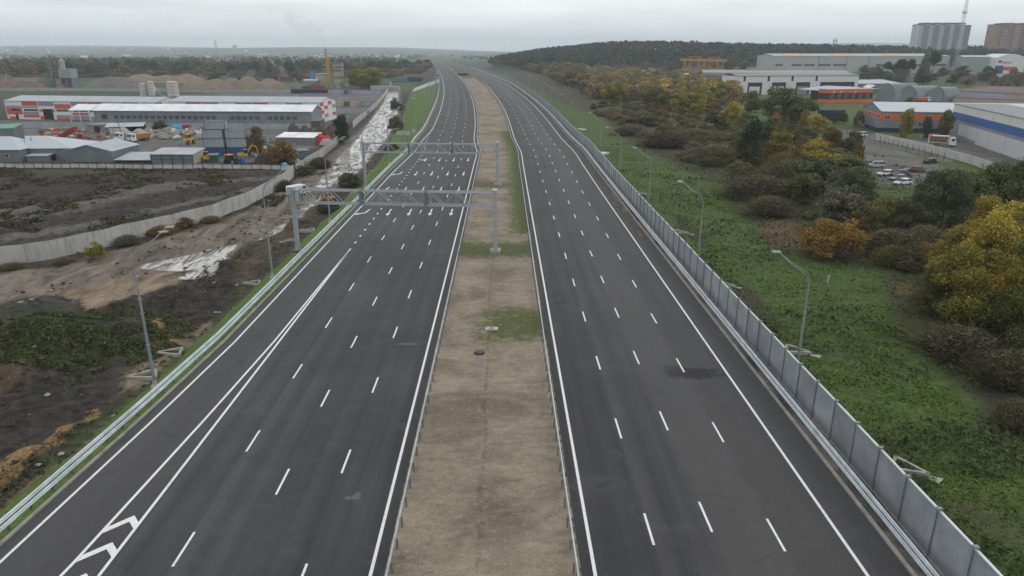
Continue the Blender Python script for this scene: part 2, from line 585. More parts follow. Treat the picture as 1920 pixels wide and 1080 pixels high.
def zg(x, y):
    x = np.asarray(x, float); y = np.asarray(y, float)
    z = np.full(np.broadcast(x, y).shape, -2.3)
    z = z + 0.5 * (fbm(x / 45, y / 45, 3, 3) - 0.5)
    left = 1 - sstep(-38, -33.5, x)
    near = 1 - sstep(150, 320, y)
    z = z + left * near * 0.55 * (fbm(x / 4.0, y / 4.0, 8, 4) - 0.5)
    # spoil heaps and the ditch beside the verge
    def heap(px, py, r, h, sx=1.0):
        c = at(px, py, -2.3)
        rr = np.sqrt(((x - c.x) / sx) ** 2 + (y - c.y) ** 2) / r
        rr = rr * (0.8 + 0.4 * vnoise(x / 2.2, y / 2.2, 5))
        return h * np.clip(1 - rr * rr, 0, 1) ** 1.5
    for hp in [(110, 640, 8, 2.6, 1.5), (20, 690, 7, 2.6, 1.2), (250, 575, 3.5, 1.2, 1.6), (340, 560, 4, 1.4, 1.5), (430, 500, 3.5, 1.2, 1),
               (560, 425, 4, 1.5, 1), (620, 375, 5, 1.8, 1.2), (650, 345, 5, 1.6, 1), (60, 862, 2.2, 0.9, 1.2), (120, 815, 2.0, 0.8, 1.2),
               (20, 895, 1.8, 0.7, 1.2), (310, 645, 2.0, 0.7, 1.4), (560, 395, 6, 1.0, 1.0)]:
        z = z + heap(*hp)
    z = z + np.where((x > 27), 0.35 * (fbm(x / 6, y / 6, 21, 3) - 0.5), 0) * (1 - sstep(250, 500, y))
    z = z + 6.3 * sstep(560, 830, y) * sstep(120, 300, x)
    z = z + hill_h(x, y)
    # far ridges
    z = z + (85 * fbm(x / 2500 + 7, y / 9000, 2, 3)) * sstep(4500, 7500, y) * (1 - sstep(-2500, 800, x)) * 1.0
    z = z + (40 * fbm(x / 1500, y / 3000, 12, 3)) * sstep(3000, 6000, y) * (0.25 + 0.75 * (1 - sstep(-2200, 0, x)))
    z = z + 190 * fbm(x / 2200, y / 9000, 31, 2) * sstep(7600, 9500, y) * sstep(900, 4200, x)
    return z

def at_g(px, py, lift=0.0):
    z = -2.3
    for _ in range(10):
        p = at(px, py, min(z, 20) + lift)
        z = 0.4 * z + 0.6 * float(zg(p.x, p.y))
    p = at(px, py, z + lift)
    p.z = z + lift
    return p

def axis_samples(bounds):
    a = []
    for (p, q, st) in bounds:
        n = max(1, int(round((q - p) / st)))
        a.append(np.linspace(p, q, n, endpoint=False))
    a.append([bounds[-1][1]])
    return np.concatenate(a)

gx = axis_samples([(-9000, -3000, 300), (-3000, -900, 70), (-900, -300, 12), (-300, -110, 2.5), (-110, -28, 0.6), (-28, 26, 6),
                   (26, 100, 0.8), (100, 260, 2.5), (260, 900, 12), (900, 3000, 70), (3000, 9000, 300)])
gy = axis_samples([(-200, 26, 30), (26, 110, 0.6), (110, 180, 1.0), (180, 420, 2.2), (420, 1100, 9), (1100, 3000, 45), (3000, 11000, 250)])
GX, GY = np.meshgrid(gx, gy)
GZ = zg(GX, GY)
A = np.zeros((4,) + GX.shape + (4,), dtype=np.float32)
for ch, w, pts in ZONES:
    P = poly_px(pts)
    x0, y0 = P.min(0) - 3 * w - 6; x1, y1 = P.max(0) + 3 * w + 6
    ix = np.where((gx >= x0) & (gx <= x1))[0]; iy = np.where((gy >= y0) & (gy <= y1))[0]
    if len(ix) == 0 or len(iy) == 0:
        continue
    sl = (slice(iy[0], iy[-1] + 1), slice(ix[0], ix[-1] + 1))
    d = sdf(P, GX[sl], GY[sl])
    m = np.clip(0.5 + d / (2 * w), 0, 1)
    a, b = CH[ch]
    A[a][sl][..., b] = np.maximum(A[a][sl][..., b], m)
# churned relief where the ground is bare earth
chg = np.maximum(A[1][..., 2], A[0][..., 0] * 0.5) * (GX < -33) * (1 - A[0][..., 1]) * (1 - sstep(200, 330, GY))
GZ = GZ + chg * (1.5 * (fbm(GX / 1.9, GY / 1.9, 44, 4) - 0.5) + 0.8 * (fbm(GX / 5, GY / 5, 47, 3) - 0.5))
GZ = np.where(A[0][..., 1] > 0.5, np.minimum(GZ, -2.38 + 0.0 * GZ), GZ)
# keep the ground under the road out of sight
nY, nX = GX.shape
idx = np.arange(nX * nY).reshape(nY, nX)
F = np.stack([idx[:-1, :-1], idx[:-1, 1:], idx[1:, 1:], idx[1:, :-1]], -1).reshape(-1, 4)

k = NT("ground_mat")
pos = k.coord('World')
sepn = k.n('SeparateXYZ'); k.l(pos, sepn.inputs[0])
n_big = k.noise(0.012, 5, pos)
n_mid = k.noise(0.11, 6, pos, dist=0.6)
n_sm = k.noise(0.9, 6, pos, dist=0.3)
n_fine = k.noise(5.0, 5, pos)
att = [k.n('Attribute', attribute_name="zone%d" % i) for i in range(4)]
sp_ = [k.n('SeparateColor') for _ in range(4)]
for a_, s_ in zip(att, sp_):
    k.l(a_.outputs['Color'], s_.inputs[0])
def chan(name):
    a, b = CH[name]
    return sp_[a].outputs[b] if b < 3 else att[a].outputs['Alpha']
edge = k.math('ADD', k.math('MULTIPLY', n_mid, 0.45), k.math('MULTIPLY', n_sm, 0.55))
def mask(name, amp=1.5, wid=0.14):
    v = k.math('ADD', chan(name), k.math('MULTIPLY', k.math('SUBTRACT', edge, 0.5), amp))
    f = k.remap(v, 0.5 - wid, 0.5 + wid)
    # nothing leaks where the zone itself is zero
    return k.math('MULTIPLY', f, k.remap(chan(name), 0.02, 0.2))
# grass field, greener and browner patches
g1 = k.mix(k.remap(n_sm, 0.35, 0.65), (0.048, 0.076, 0.013, 1), (0.095, 0.158, 0.023, 1))
g1 = k.mix(k.remap(n_fine, 0.32, 0.55), scaled((0.022, 0.034, 0.010), 1), g1)
br = k.mix(n_sm, (0.040, 0.034, 0.020, 1), (0.085, 0.070, 0.042, 1))
near_col = k.mix(k.math('MULTIPLY', k.remap(n_mid, 0.52, 0.68), 0.75), g1, br)
# far farmland: wide bands of different fields
vor = k.n('TexVoronoi'); vor.inputs['Scale'].default_value = 0.004
mpv = k.n('Mapping'); mpv.inputs['Scale'].default_value = (0.6, 1.0, 1.0); k.l(pos, mpv.inputs[0]); k.l(mpv.outputs[0], vor.inputs['Vector'])
sv = k.n('SeparateColor'); k.l(vor.outputs['Color'], sv.inputs[0])
far_col = k.mix(sv.outputs[0], (0.035, 0.048, 0.030, 1), (0.10, 0.12, 0.07, 1))
far_col = k.mix(k.remap(sv.outputs[1], 0.55, 0.7), far_col, (0.085, 0.075, 0.055, 1))
far_col = k.mix(k.remap(n_big, 0.45, 0.6), far_col, (0.035, 0.042, 0.030, 1))
col = k.mix(k.remap(sepn.outputs[1], 500, 900), near_col, far_col)
lf = k.math('MULTIPLY', k.remap(sepn.outputs[0], -33, -36), k.remap(sepn.outputs[1], 620, 500))
left_col = k.mix(k.remap(n_sm, 0.38, 0.62), (0.018, 0.015, 0.012, 1), (0.075, 0.062, 0.048, 1))
left_col = k.mix(k.remap(n_mid, 0.55, 0.68), left_col, (0.035, 0.042, 0.018, 1))
col = k.mix(lf, col, left_col)
def lay(col, name, c0, c1, amp=1.5, wid=0.14, nn=None):
    return k.mix(mask(name, amp, wid), col, k.mix(k.remap(nn if nn is not None else n_sm, 0.33, 0.67), c0 + (1,), c1 + (1,)))
track_n = k.noise(0.35, 6, pos, stretch=(1.0, 0.35, 1), dist=1.5)
hf = k.math('MULTIPLY', k.remap(sepn.outputs[1], 1000, 1100), k.remap(sepn.outputs[0], -60, 40))
col = k.mix(k.math('MULTIPLY', hf, k.remap(sepn.outputs[1], 3200, 2600)), col, (0.022, 0.026, 0.018, 1))
col = lay(col, 'thick', (0.035, 0.032, 0.018), (0.075, 0.065, 0.032), 0.6, 0.3)
col = lay(col, 'green2', (0.03, 0.045, 0.018), (0.065, 0.085, 0.03))
col = lay(col, 'yard', (0.085, 0.08, 0.075), (0.16, 0.15, 0.14), 1.0, 0.2, n_mid)
col = lay(col, 'scrub', (0.030, 0.028, 0.014), (0.070, 0.062, 0.032))
col = lay(col, 'dark', (0.013, 0.011, 0.010), (0.062, 0.050, 0.040), 1.1, 0.3)
col = lay(col, 'track', (0.07, 0.062, 0.055), (0.15, 0.135, 0.12), 1.2, 0.3)
col = lay(col, 'brown', (0.045, 0.033, 0.022), (0.11, 0.08, 0.055), 1.2, 0.3)
col = lay(col, 'weed', (0.014, 0.02, 0.01), (0.04, 0.052, 0.02), 1.2, 0.25)
col = lay(col, 'rust', (0.08, 0.045, 0.025), (0.15, 0.085, 0.045), 1.9, 0.3)
col = lay(col, 'sand', (0.10, 0.072, 0.046), (0.33, 0.255, 0.17), 2.0, 0.25, track_n)
col = lay(col, 'mud', (0.070, 0.053, 0.041), (0.235, 0.195, 0.16), 0.6, 0.25, track_n)
col = lay(col, 'orange', (0.15, 0.085, 0.038), (0.36, 0.22, 0.09), 3.0, 0.12, n_fine)
ruts = k.noise(0.28, 7, pos, stretch=(1.6, 0.35, 1), dist=2.2)
wm = k.math('MULTIPLY', mask('wet', 1.1, 0.10), k.remap(k.math('ADD', ruts, k.math('MULTIPLY', n_sm, 0.25)), 0.49, 0.62))
wet_c = k.mix(k.remap(n_mid, 0.3, 0.7), (0.25, 0.225, 0.205, 1), (0.50, 0.48, 0.465, 1))
rim_ = k.math('MULTIPLY', mask('wet', 1.6, 0.25), 0.5)
col = k.mix(rim_, col, (0.115, 0.10, 0.085, 1))
col = k.mix(wm, col, wet_c)
# grit and litter
spk = k.noise(2.6, 2, pos)
col = k.mix(k.math('MULTIPLY', k.remap(spk, 0.735, 0.75), k.math('MULTIPLY', lf, k.remap(wm, 0.5, 0.0))), col, (0.35, 0.34, 0.33, 1))
rough = k.remap(wm, 0, 1, 0.95, 0.12)
hgt = k.math('ADD', k.math('MULTIPLY', n_sm, 1.0), k.math('MULTIPLY', n_fine, 0.45))
hgt = k.math('MULTIPLY', hgt, k.remap(wm, 0, 1, 1, 0.02))
k.bump(hgt, 0.85, 0.45)
k.fin(col, rough, 0, 0.35)
me = np_mesh("ground", np.stack([GX, GY, GZ], -1).reshape(-1, 3), F, k.m, smooth=True)
for i in range(4):
    at_ = me.color_attributes.new("zone%d" % i, 'FLOAT_COLOR', 'POINT')
    at_.data.foreach_set('color', A[i].reshape(-1))
ground = bpy.data.objects.new("ground", me)
COL.objects.link(ground)
ground['kind'] = 'structure'

# ------------------------------------------------------------------ road surfaces
def asphalt(name, base, streak, lighter_from=None, lighter=None, left=True):
    k = NT(name)
    uv = k.n('UVMap', uv_map="st").outputs[0]
    su = k.n('SeparateXYZ'); k.l(uv, su.inputs[0])
    pos = k.coord('World')
    st1 = k.noise(1.0, 5, uv, stretch=(0.42, 0.006, 1))       # long streaks along the lane
    st2 = k.noise(1.0, 5, uv, stretch=(2.3, 0.03, 1))
    bl = k.noise(0.07, 5, pos)
    fi = k.noise(9.0, 3, pos)
    # wheel tracks: two per 3.75 m lane
    wv = k.math('SINE', k.math('MULTIPLY', su.outputs[0], 2 * math.pi / 1.875))
    f = k.math('ADD', k.math('MULTIPLY', st1, 0.45), k.math('MULTIPLY', st2, 0.22))
    f = k.math('ADD', f, k.math('MULTIPLY', bl, 0.33))
    f = k.math('ADD', f, k.math('MULTIPLY', k.math('MULTIPLY', wv, k.remap(bl, 0.3, 0.6)), 0.035))
    col = k.mix(k.remap(f, 0.40, 0.60), base + (1,), streak + (1,))
    if lighter is not None:
        a, b = lighter_from
        side = k.remap(k.math('ADD', su.outputs[0], k.math('MULTIPLY', k.math('SUBTRACT', st2, 0.5), 0.8)), a, b)
        col = k.mix(side, col, k.mix(k.remap(f, 0.4, 0.6), scaled(lighter, 0.9), scaled(lighter, 1.15)))
    col = k.mix(k.remap(fi, 0.3, 0.75), scaled((1, 1, 1), 0.86), scaled((1, 1, 1), 1.12)) if False else col
    g = k.mix(k.remap(fi, 0.25, 0.75), (0.84, 0.84, 0.84, 1), (1.14, 1.14, 1.14, 1))
    col = k.mix(1.0, col, g, 'MULTIPLY')
    ln_ = k.math('FLOOR', k.math('DIVIDE', k.math('ADD', su.outputs[0], k.math('MULTIPLY', k.math('SUBTRACT', st2, 0.5), 0.9)), 3.75))
    tone = k.remap(k.math('FRACT', k.math('MULTIPLY', k.math('SINE', k.math('MULTIPLY', ln_, 12.99)), 437.58)), 0, 1, 0.88, 1.12)
    tg = k.n('CombineColor')
    for i_ in range(3): k.l(tone, tg.inputs[i_])
    col = k.mix(1.0, col, tg.outputs[0], 'MULTIPLY')
    # worn, slightly paler and darker blotches
    wb_ = k.noise(0.35, 6, pos, dist=1.2)
    col = k.mix(k.math('MULTIPLY', k.remap(wb_, 0.56, 0.68), 0.35), col, scaled(streak, 1.35))
    col = k.mix(k.math('MULTIPLY', k.remap(wb_, 0.40, 0.30), 0.4), col, scaled(base, 0.8))
    # fine bright aggregate specks
    sp = k.noise(34.0, 1, pos)
    col = k.mix(k.math('MULTIPLY', k.remap(sp, 0.68, 0.74), 0.35), col, (0.16, 0.16, 0.16, 1))
    # hairline joints along the paving lanes
    jn = k.math('ABSOLUTE', k.math('SUBTRACT', k.math('ADD', su.outputs[0], k.math('MULTIPLY', k.noise(0.25, 3, uv), 0.12)), 5.45 if not left else -11.4))
    col = k.mix(k.math('MULTIPLY', k.remap(jn, 0.05, 0.0), 0.5), col, scaled(base, 0.5))
    # stains with a shape of their own
    def stain(px, py, rx, ry, c, amt, nscale=1.1):
        nonlocal col
        q = at(px, py, 0)
        sx = k.n('SeparateXYZ'); k.l(pos, sx.inputs[0])
        dx = k.math('DIVIDE', k.math('SUBTRACT', sx.outputs[0], q.x), rx)
        dy = k.math('DIVIDE', k.math('SUBTRACT', sx.outputs[1], q.y), ry)
        d = k.math('ADD', k.math('MULTIPLY', dx, dx), k.math('MULTIPLY', dy, dy))
        nn = k.noise(nscale, 4, pos)
        v = k.math('ADD', k.math('SQRT', d), k.math('MULTIPLY', k.math('SUBTRACT', nn, 0.5), 1.8))
        col = k.mix(k.math('MULTIPLY', k.remap(v, 1.15, 0.7), amt), col, c + (1,))
    if left:
        stain(668, 930, 0.30, 0.42, (0.14, 0.14, 0.14), 0.6, 4.0)
        stain(652, 934, 0.25, 0.2, (0.15, 0.15, 0.15), 0.5, 3.0)
        stain(765, 645, 1.3, 0.15, (0.16, 0.16, 0.16), 0.6, 3.0)
        stain(870, 425, 0.4, 0.4, (0.16, 0.16, 0.16), 0.6, 2.0)
    else:
        stain(1300, 700, 2.7, 1.2, (0.010, 0.011, 0.013), 1.0, 1.5)
        stain(1262, 692, 1.2, 0.9, (0.018, 0.019, 0.021), 0.8, 0.9)
    rgh = k.remap(st1, 0.3, 0.7, 0.62, 0.8)
    k.bump(fi, 0.25, 0.01)
    k.fin(col, rgh, 0, 0.35)
    return k.m

ASPH_L = asphalt("asphalt_left", (0.021, 0.021, 0.023), (0.056, 0.056, 0.057), (-15.0, -15.4), (0.053, 0.0505, 0.0515), True)
ASPH_R = asphalt("asphalt_right", (0.019, 0.0185, 0.020), (0.055, 0.053, 0.0535), (6.0, 8.0), (0.050, 0.0475, 0.0485), False)
CONC = M("concrete", (0.30, 0.29, 0.265), 0.9, var=0.25, scale=0.6, dirt=0.4, bump=0.3)
CONC2 = M("pale_concrete", (0.42, 0.42, 0.41), 0.9, var=0.15, scale=0.3, dirt=0.35)

def yy(curve, tab_y, tab_v):
    """offset table given by forward distance -> function of s"""
    ts = [float(np.interp(y, curve.Y[:150], curve.S[:150])) for y in tab_y]
    return lambda s: np.interp(s, ts, tab_v)

eL = yy(LRC, [0, 33, 50, 65, 117, 165, 196, 245], [-24.5, -21.2, -20.1, -19.4, -19.15, -18.8, -17.9, -15.2])
gL = yy(LRC, [0, 33, 50, 65, 117, 165, 196, 245, 300], [-26.0, -22.7, -21.6, -20.9, -20.65, -20.4, -19.8, -18.0, -18.4])
dL = yy(LRC, [0, 33, 50, 65, 99, 120], [-20.0, -17.0, -16.1, -15.5, -15.03, -15.0])
S0 = -15.0
bridge_a, bridge_b = 712.0, 762.0
sL = lambda y: LRC.s_of_y(y)
sR = lambda y: RLC.s_of_y(y)

left_road = ribbon("left_carriageway", LRC, S0, S_END, [lambda s: gL(s) + 0.3, lambda s: eL(s), -15.0, -11.25, -7.5, -3.75, 0.0, 0.85], ASPH_L)
right_road = ribbon("right_carriageway", RLC, S0, S_END, [-0.85, 0, 3.75, 7.5, 11.25, 15.05, 17.5], ASPH_R)

# painted lines
k = NT("road_paint")
pos = k.coord('World')
w1 = k.noise(7.0, 5, pos)
w2 = k.noise(0.5, 3, pos)
f = k.math('ADD', k.math('MULTIPLY', w1, 0.7), k.math('MULTIPLY', w2, 0.3))
col = k.mix(k.remap(f, 0.32, 0.46), (0.30, 0.30, 0.295, 1), (0.72, 0.72, 0.71, 1))
PAINT = k.fin(col, 0.6, 0, 0.3)

def lines(curve, name, defs, parent):
    """defs: list of (offset or function, width, s0, s1)"""
    mb = MB()
    for (o, w, a, b) in defs:
        S = curve.samples(a, b) if b - a > 4 else np.array([a, b])
        for s in S:
            ov = float(o(s)) if callable(o) else o
            mb.v.append(tuple(curve.pos(s, ov - w / 2, 0.006)))
            mb.v.append(tuple(curve.pos(s, ov + w / 2, 0.006)))
        n0 = len(mb.v) - 2 * len(S)
        for i in range(len(S) - 1):
            q = n0 + 2 * i
            mb.f.append((q, q + 1, q + 3, q + 2)); mb.m.append(0)
    return mb.build(name, PAINT, parent)

lw = 0.2
lines(LRC, "edge_line", [(0.0, lw, S0, S_END), (eL, lw, S0, sL(247)), (-15.1, lw, sL(247), S_END)], left_road)
lines(LRC, "gore_line", [(-15.0, lw, S0, sL(98)), (dL, lw, S0, sL(99))], left_road)
lines(RLC, "edge_line", [(0.0, lw, S0, S_END), (15.05, lw, S0, S_END)], right_road)

def dash_row(curve, off, px, py, period, length, smax, w=0.15, smin=None):
    c = at(px, py, 0)
    s = curve.s_of_y(c.y)
    s -= period * math.ceil((s + 10) / period)
    out = []
    while s < smax:
        if smin is None or s > smin:
            out.append((off, w, s - length / 2, s + length / 2))
        s += period
    return out

L = []
for off, a, b in ((-3.75, 645, 864), (-7.5, 525, 901), (-11.25, 340, 1026)):
    L += dash_row(LRC, off, a, b, 12.0, 3.0, 1100)
L += dash_row(LRC, -15.0, 650, 441.7, 4.0, 1.0, sL(246), 0.25, sL(99))
lines(LRC, "lane_dash", L, left_road)
L = []
for off, a, b in ((3.75, 1216, 992), (7.5, 1323, 970), (11.25, 1455, 1005)):
    L += dash_row(RLC, off, a, b, 12.0, 3.0, 1100)
lines(RLC, "lane_dash", L, right_road)

# chevrons in the gore near the camera
mb = MB()
for (pa, pb) in (((205, 998), 1.0), ((150, 1052), 1.0), ((85, 1115), 1.0)):
    c = at(pa[0], pa[1], 0)
    s = LRC.s_of_y(c.y) + 0.1
    for (o0, o1, sa, sb) in ((0.06, 0.62, 0.0, 1.1), (0.62, 0.98, 1.1, 0.35)):
        q = []
        for (o, ss_) in ((o0, sa), (o1, sb), (o1, sb + 0.62), (o0, sa + 0.62)):
            l0, l1 = float(dL(s + ss_)), -15.0
            q.append(tuple(LRC.pos(s + ss_, l0 + (l1 - l0) * o, 0.007)))
        mb.add(q, [(0, 1, 2, 3)])
mb.build("gore_chevron", PAINT, left_road)

# arrows, pointing towards the camera
def arrow(mb, off, s_tip, bend=False, split=False):
    def P(a, b):
        return tuple(LRC.pos(s_tip + a, off + b, 0.006))
    w = 0.11
    if not bend:
        mb.add([P(1.5, -w), P(1.5, w), P(5.5, w), P(5.5, -w)], [(0, 1, 2, 3)])
        mb.add([P(0, 0), P(1.7, 0.42), P(1.5, 0), P(1.7, -0.42)], [(0, 1, 2, 3)])
        if split:
            mb.add([P(2.6, -w), P(3.4, -w), P(2.6, -1.0), P(2.0, -1.0)], [(0, 1, 2, 3)])
            mb.add([P(2.9, -1.0), P(2.2, -1.75), P(1.7, -1.0)], [(0, 1, 2)])
    else:
        mb.add([P(2.2, -0.1), P(2.9, 0.3), P(5.5, 0.3 + 2 * w), P(5.5, 0.3)], [(0, 1, 2, 3)])
        mb.add([P(1.3, -0.9), P(1.9, -0.9), P(2.9, 0.3), P(2.2, 0.3)], [(0, 1, 2, 3)])
        mb.add([P(0.6, -2.0), P(2.3, -0.95), P(1.0, -0.85)], [(0, 1, 2)])
mb = MB()
for (py, lanes, bends, sp) in ((404, (-1.9, -5.65, -9.4, -13.1), (-17.4,), ()), (359.5, (-1.9, -5.65, -9.4, -13.1), (-17.2,), ()),
                               (329, (-1.9, -5.65, -9.4, -13.1), (-17.0,), ()), (302.5, (-1.9, -5.65, -9.4), (), (-13.1,))):
    s = sL(at_road(850, py).y)
    for o in lanes: arrow(mb, o, s)
    for o in bends: arrow(mb, o, s, bend=True)
    for o in sp: arrow(mb, o, s, split=True)
mb.build("direction_arrow", PAINT, left_road)

# kerbs and edge strips
def kerb(name, curve, off, w, h, s0, s1, mat, parent=None):
    mb = MB()
    S = curve.samples(s0, s1)
    f = off if callable(off) else (lambda s: off)
    n0 = 0
    for s in S:
        o = float(f(s))
        for (a, z) in ((-w / 2, -0.2), (-w / 2, h), (w / 2, h), (w / 2, -0.2)):
            mb.v.append(tuple(curve.pos(s, o + a, z)))
    for i in range(len(S) - 1):
        for j in range(3):
            mb.f.append((4 * i + j, 4 * i + j + 1, 4 * i + 5 + j, 4 * i + 4 + j)); mb.m.append(0)
    o = mb.build(name, mat, parent)
    if parent is None:
        o['kind'] = 'structure'
    return o
kerb("left_kerb", LRC, lambda s: gL(s) + 0.42, 0.22, 0.12, S0, 900, CONC)
kerb("right_kerb", RLC, 17.6, 0.24, 0.12, S0, 900, CONC)
k = NT("soil_strip_mat")
pos = k.coord('World')
n1 = k.noise(0.9, 6, pos); n2 = k.noise(0.12, 4, pos); n3 = k.noise(7, 4, pos)
col = k.mix(k.remap(n1, 0.35, 0.65), (0.10, 0.088, 0.07, 1), (0.22, 0.19, 0.16, 1))
col = k.mix(k.remap(n2, 0.5, 0.62), col, (0.055, 0.052, 0.045, 1))
k.bump(n3, 0.6, 0.05)
SOILSTRIP = k.fin(col, 0.95)
ribbon("right_verge_strip", RLC, S0, S_END, [17.72, 19.9], SOILSTRIP, dz=0.04)

# soft sand swept up against the right kerb (seen in the photo beyond the gantries)
k = NT("sand_drift_mat")
pos = k.coord('World'); uv = k.n('UVMap', uv_map="st").outputs[0]
su = k.n('SeparateXYZ'); k.l(uv, su.inputs[0])
nn = k.noise(0.9, 6, uv, stretch=(1, 0.2, 1))
k.b.inputs['Alpha'].default_value = 1
f = k.math('MULTIPLY', k.remap(k.math('ADD', su.outputs[0], k.math('MULTIPLY', nn, 2.6)), 16.9, 18.6), k.remap(nn, 0.4, 0.62))
k.fin((0.16, 0.13, 0.095, 1), 0.95)
k.l(f, k.b.inputs['Alpha'])
ribbon("sand_drift", RLC, sR(105), sR(560), [15.3, 16.4, 17.45], k.m, dz=0.008)

# ------------------------------------------------------------------ median
k = NT("median_soil")
uv = k.n('UVMap', uv_map="st").outputs[0]
su = k.n('SeparateXYZ'); k.l(uv, su.inputs[0])
pos = k.coord('World')
n1 = k.noise(0.22, 6, pos); n2 = k.noise(1.6, 6, pos, stretch=(0.7, 1.1, 1), dist=0.6); n3 = k.noise(9, 5, pos); n4 = k.noise(1.0, 4, pos, dist=1.0)
f = k.math('ADD', k.math('MULTIPLY', n1, 0.4), k.math('ADD', k.math('MULTIPLY', n2, 0.25), k.math('MULTIPLY', n3, 0.35)))
col = k.mix(k.remap(f, 0.38, 0.62), (0.125, 0.098, 0.070, 1), (0.33, 0.275, 0.205, 1))
# crosswise rake marks
rk = k.noise(1.0, 4, uv, stretch=(0.6, 2.6, 1))
col = k.mix(k.math('MULTIPLY', k.remap(rk, 0.62, 0.75), 0.4), col, (0.05, 0.038, 0.028, 1))
bandn = k.noise(1.0, 5, uv, stretch=(1.1, 0.16, 1), dist=0.8)
col = k.mix(k.math('MULTIPLY', k.remap(bandn, 0.50, 0.62), 0.5), col, (0.085, 0.066, 0.048, 1))
clod_ = k.noise(3.2, 6, pos)
col = k.mix(k.math('MULTIPLY', k.remap(clod_, 0.56, 0.70), 0.45), col, (0.36, 0.31, 0.245, 1))
# the gutter line in the middle
wob = k.math('MULTIPLY', k.math('SUBTRACT', k.noise(0.12, 5, uv, stretch=(0, 1, 1)), 0.5), 0.12)
gl = k.math('ABSOLUTE', k.math('SUBTRACT', k.math('ADD', su.outputs[0], wob), 0.47))
gl = k.math('MULTIPLY', k.remap(gl, 0.018, 0.006), 0.7)
col = k.mix(k.math('MULTIPLY', gl, k.remap(n4, 0.42, 0.6, 0.0, 0.6)), col, (0.055, 0.047, 0.036, 1))
att0 = k.n('Attribute', attribute_name="grass")
v = k.math('ADD', att0.outputs['Fac'], k.math('MULTIPLY', k.math('SUBTRACT', k.math('ADD', k.math('MULTIPLY', n4, 0.6), k.math('MULTIPLY', k.noise(2.6, 5, pos), 0.4)), 0.5), 2.6))
gm = k.math('MULTIPLY', k.remap(v, 0.35, 0.85), k.remap(att0.outputs['Fac'], 0.02, 0.2))
gcol = k.mix(k.remap(n3, 0.3, 0.7), (0.045, 0.052, 0.016, 1), (0.105, 0.125, 0.036, 1))
col = k.mix(gm, col, gcol)
# tufts along the barrier feet
ed = k.math('MAXIMUM', k.remap(su.outputs[0], 0.95, 1.0), k.remap(su.outputs[0], 0.04, 0.0))
col = k.mix(k.math('MULTIPLY', ed, k.remap(n4, 0.5, 0.62)), col, (0.045, 0.05, 0.022, 1))
k.bump(k.math('ADD', n3, k.math('MULTIPLY', n2, 0.8)), 0.8, 0.05)
MED = k.fin(col, 0.95)

def nearest_on(curve, p, guess):
    m = (curve.S > guess - 120) & (curve.S < guess + 120)
    d = np.hypot(curve.X[m] - p[0], curve.Y[m] - p[1])
    i = np.argmin(d)
    return float(curve.S[m][i])

def median_strip(name, s0, s1, step, mat, gpatch):
    S = np.arange(s0, s1, step)
    T = np.linspace(0, 1, 15)
    V, G, U = [], [], []
    for s in S:
        p = LRC.pos(s, 0.75)
        sr = s if s < 170 else nearest_on(RLC, p, s)
        q = RLC.pos(sr, -0.75)
        for t in T:
            r = p * (1 - t) + q * t
            dip = -0.16 * math.sin(math.pi * t) ** 1.2 - 0.05 * math.exp(-((t - 0.47) / 0.03) ** 2)
            V.append((r[0], r[1], r[2] + 0.02 + dip + 0.05 * (float(vnoise(r[0] * 1.3, r[1] * 1.3, 4)) - 0.5)))
            G.append(gpatch(s, t)); U.append((t, s))
    n, m = len(S), len(T)
    ii = np.arange(n * m).reshape(n, m)
    F = np.stack([ii[:-1, :-1], ii[:-1, 1:], ii[1:, 1:], ii[1:, :-1]], -1).reshape(-1, 4)
    me = np_mesh(name, V, F, mat, smooth=True)
    a = me.attributes.new("grass", 'FLOAT', 'POINT'); a.data.foreach_set('value', np.array(G, dtype=np.float32))
    uv = me.uv_layers.new(name="st"); uv.data.foreach_set('uv', np.array(U, dtype=np.float32)[F.ravel()].ravel())
    o = bpy.data.objects.new(name, me); COL.objects.link(o); o['kind'] = 'structure'
    return o

def gp(s, t):
    y = s
    g = 0.0
    for (y0, y1, t0, t1, a) in ((65.0, 74.5, 0.35, 1.2, 0.92), (66.5, 72.5, 0.05, 0.4, 0.35), (95, 104, -0.1, 1.1, 0.98), (118, 126, -0.1, 1.1, 0.4), (147, 156, -0.1, 1.1, 0.75),
                              (108, 250, 0.68, 1.2, 0.98), (20, 33, 0.3, 0.6, 0.3), (640, 730, -0.1, 1.1, 1.0), (240, 300, 0.6, 1.0, 0.35)):
        d = min((y - y0) / 3.0, (y1 - y) / 3.0, (t - t0) * 4, (t1 - t) * 4)
        g = max(g, a * min(1, max(0, 0.5 + 0.6 * d)))
    return g
median_strip("median_strip", S0, 712, 1.2, MED, gp)
k = NT("median_grass_mat")
n1 = k.noise(0.05, 5)
MEDG = k.fin(k.mix(n1, (0.06, 0.06, 0.025, 1), (0.11, 0.10, 0.05, 1)), 0.95)
median_strip("median_strip_far", 770, S_END - 10, 8, MEDG, lambda s, t: 0)

# ------------------------------------------------------------------ embankments
k = NT("verge_grass")
n1 = k.noise(0.35, 6); n2 = k.noise(4.0, 5); n3 = k.noise(0.06, 3)
col = k.mix(k.remap(n1, 0.35, 0.68), (0.065, 0.115, 0.016, 1), (0.13, 0.205, 0.032, 1))
col = k.mix(k.remap(n2, 0.4, 0.75), col, (0.035, 0.048, 0.014, 1))
col = k.mix(k.math('MULTIPLY', k.remap(n3, 0.55, 0.7), 0.5), col, (0.11, 0.12, 0.05, 1))
k.bump(n2, 0.7, 0.08)
VERGE = k.fin(col, 0.95)

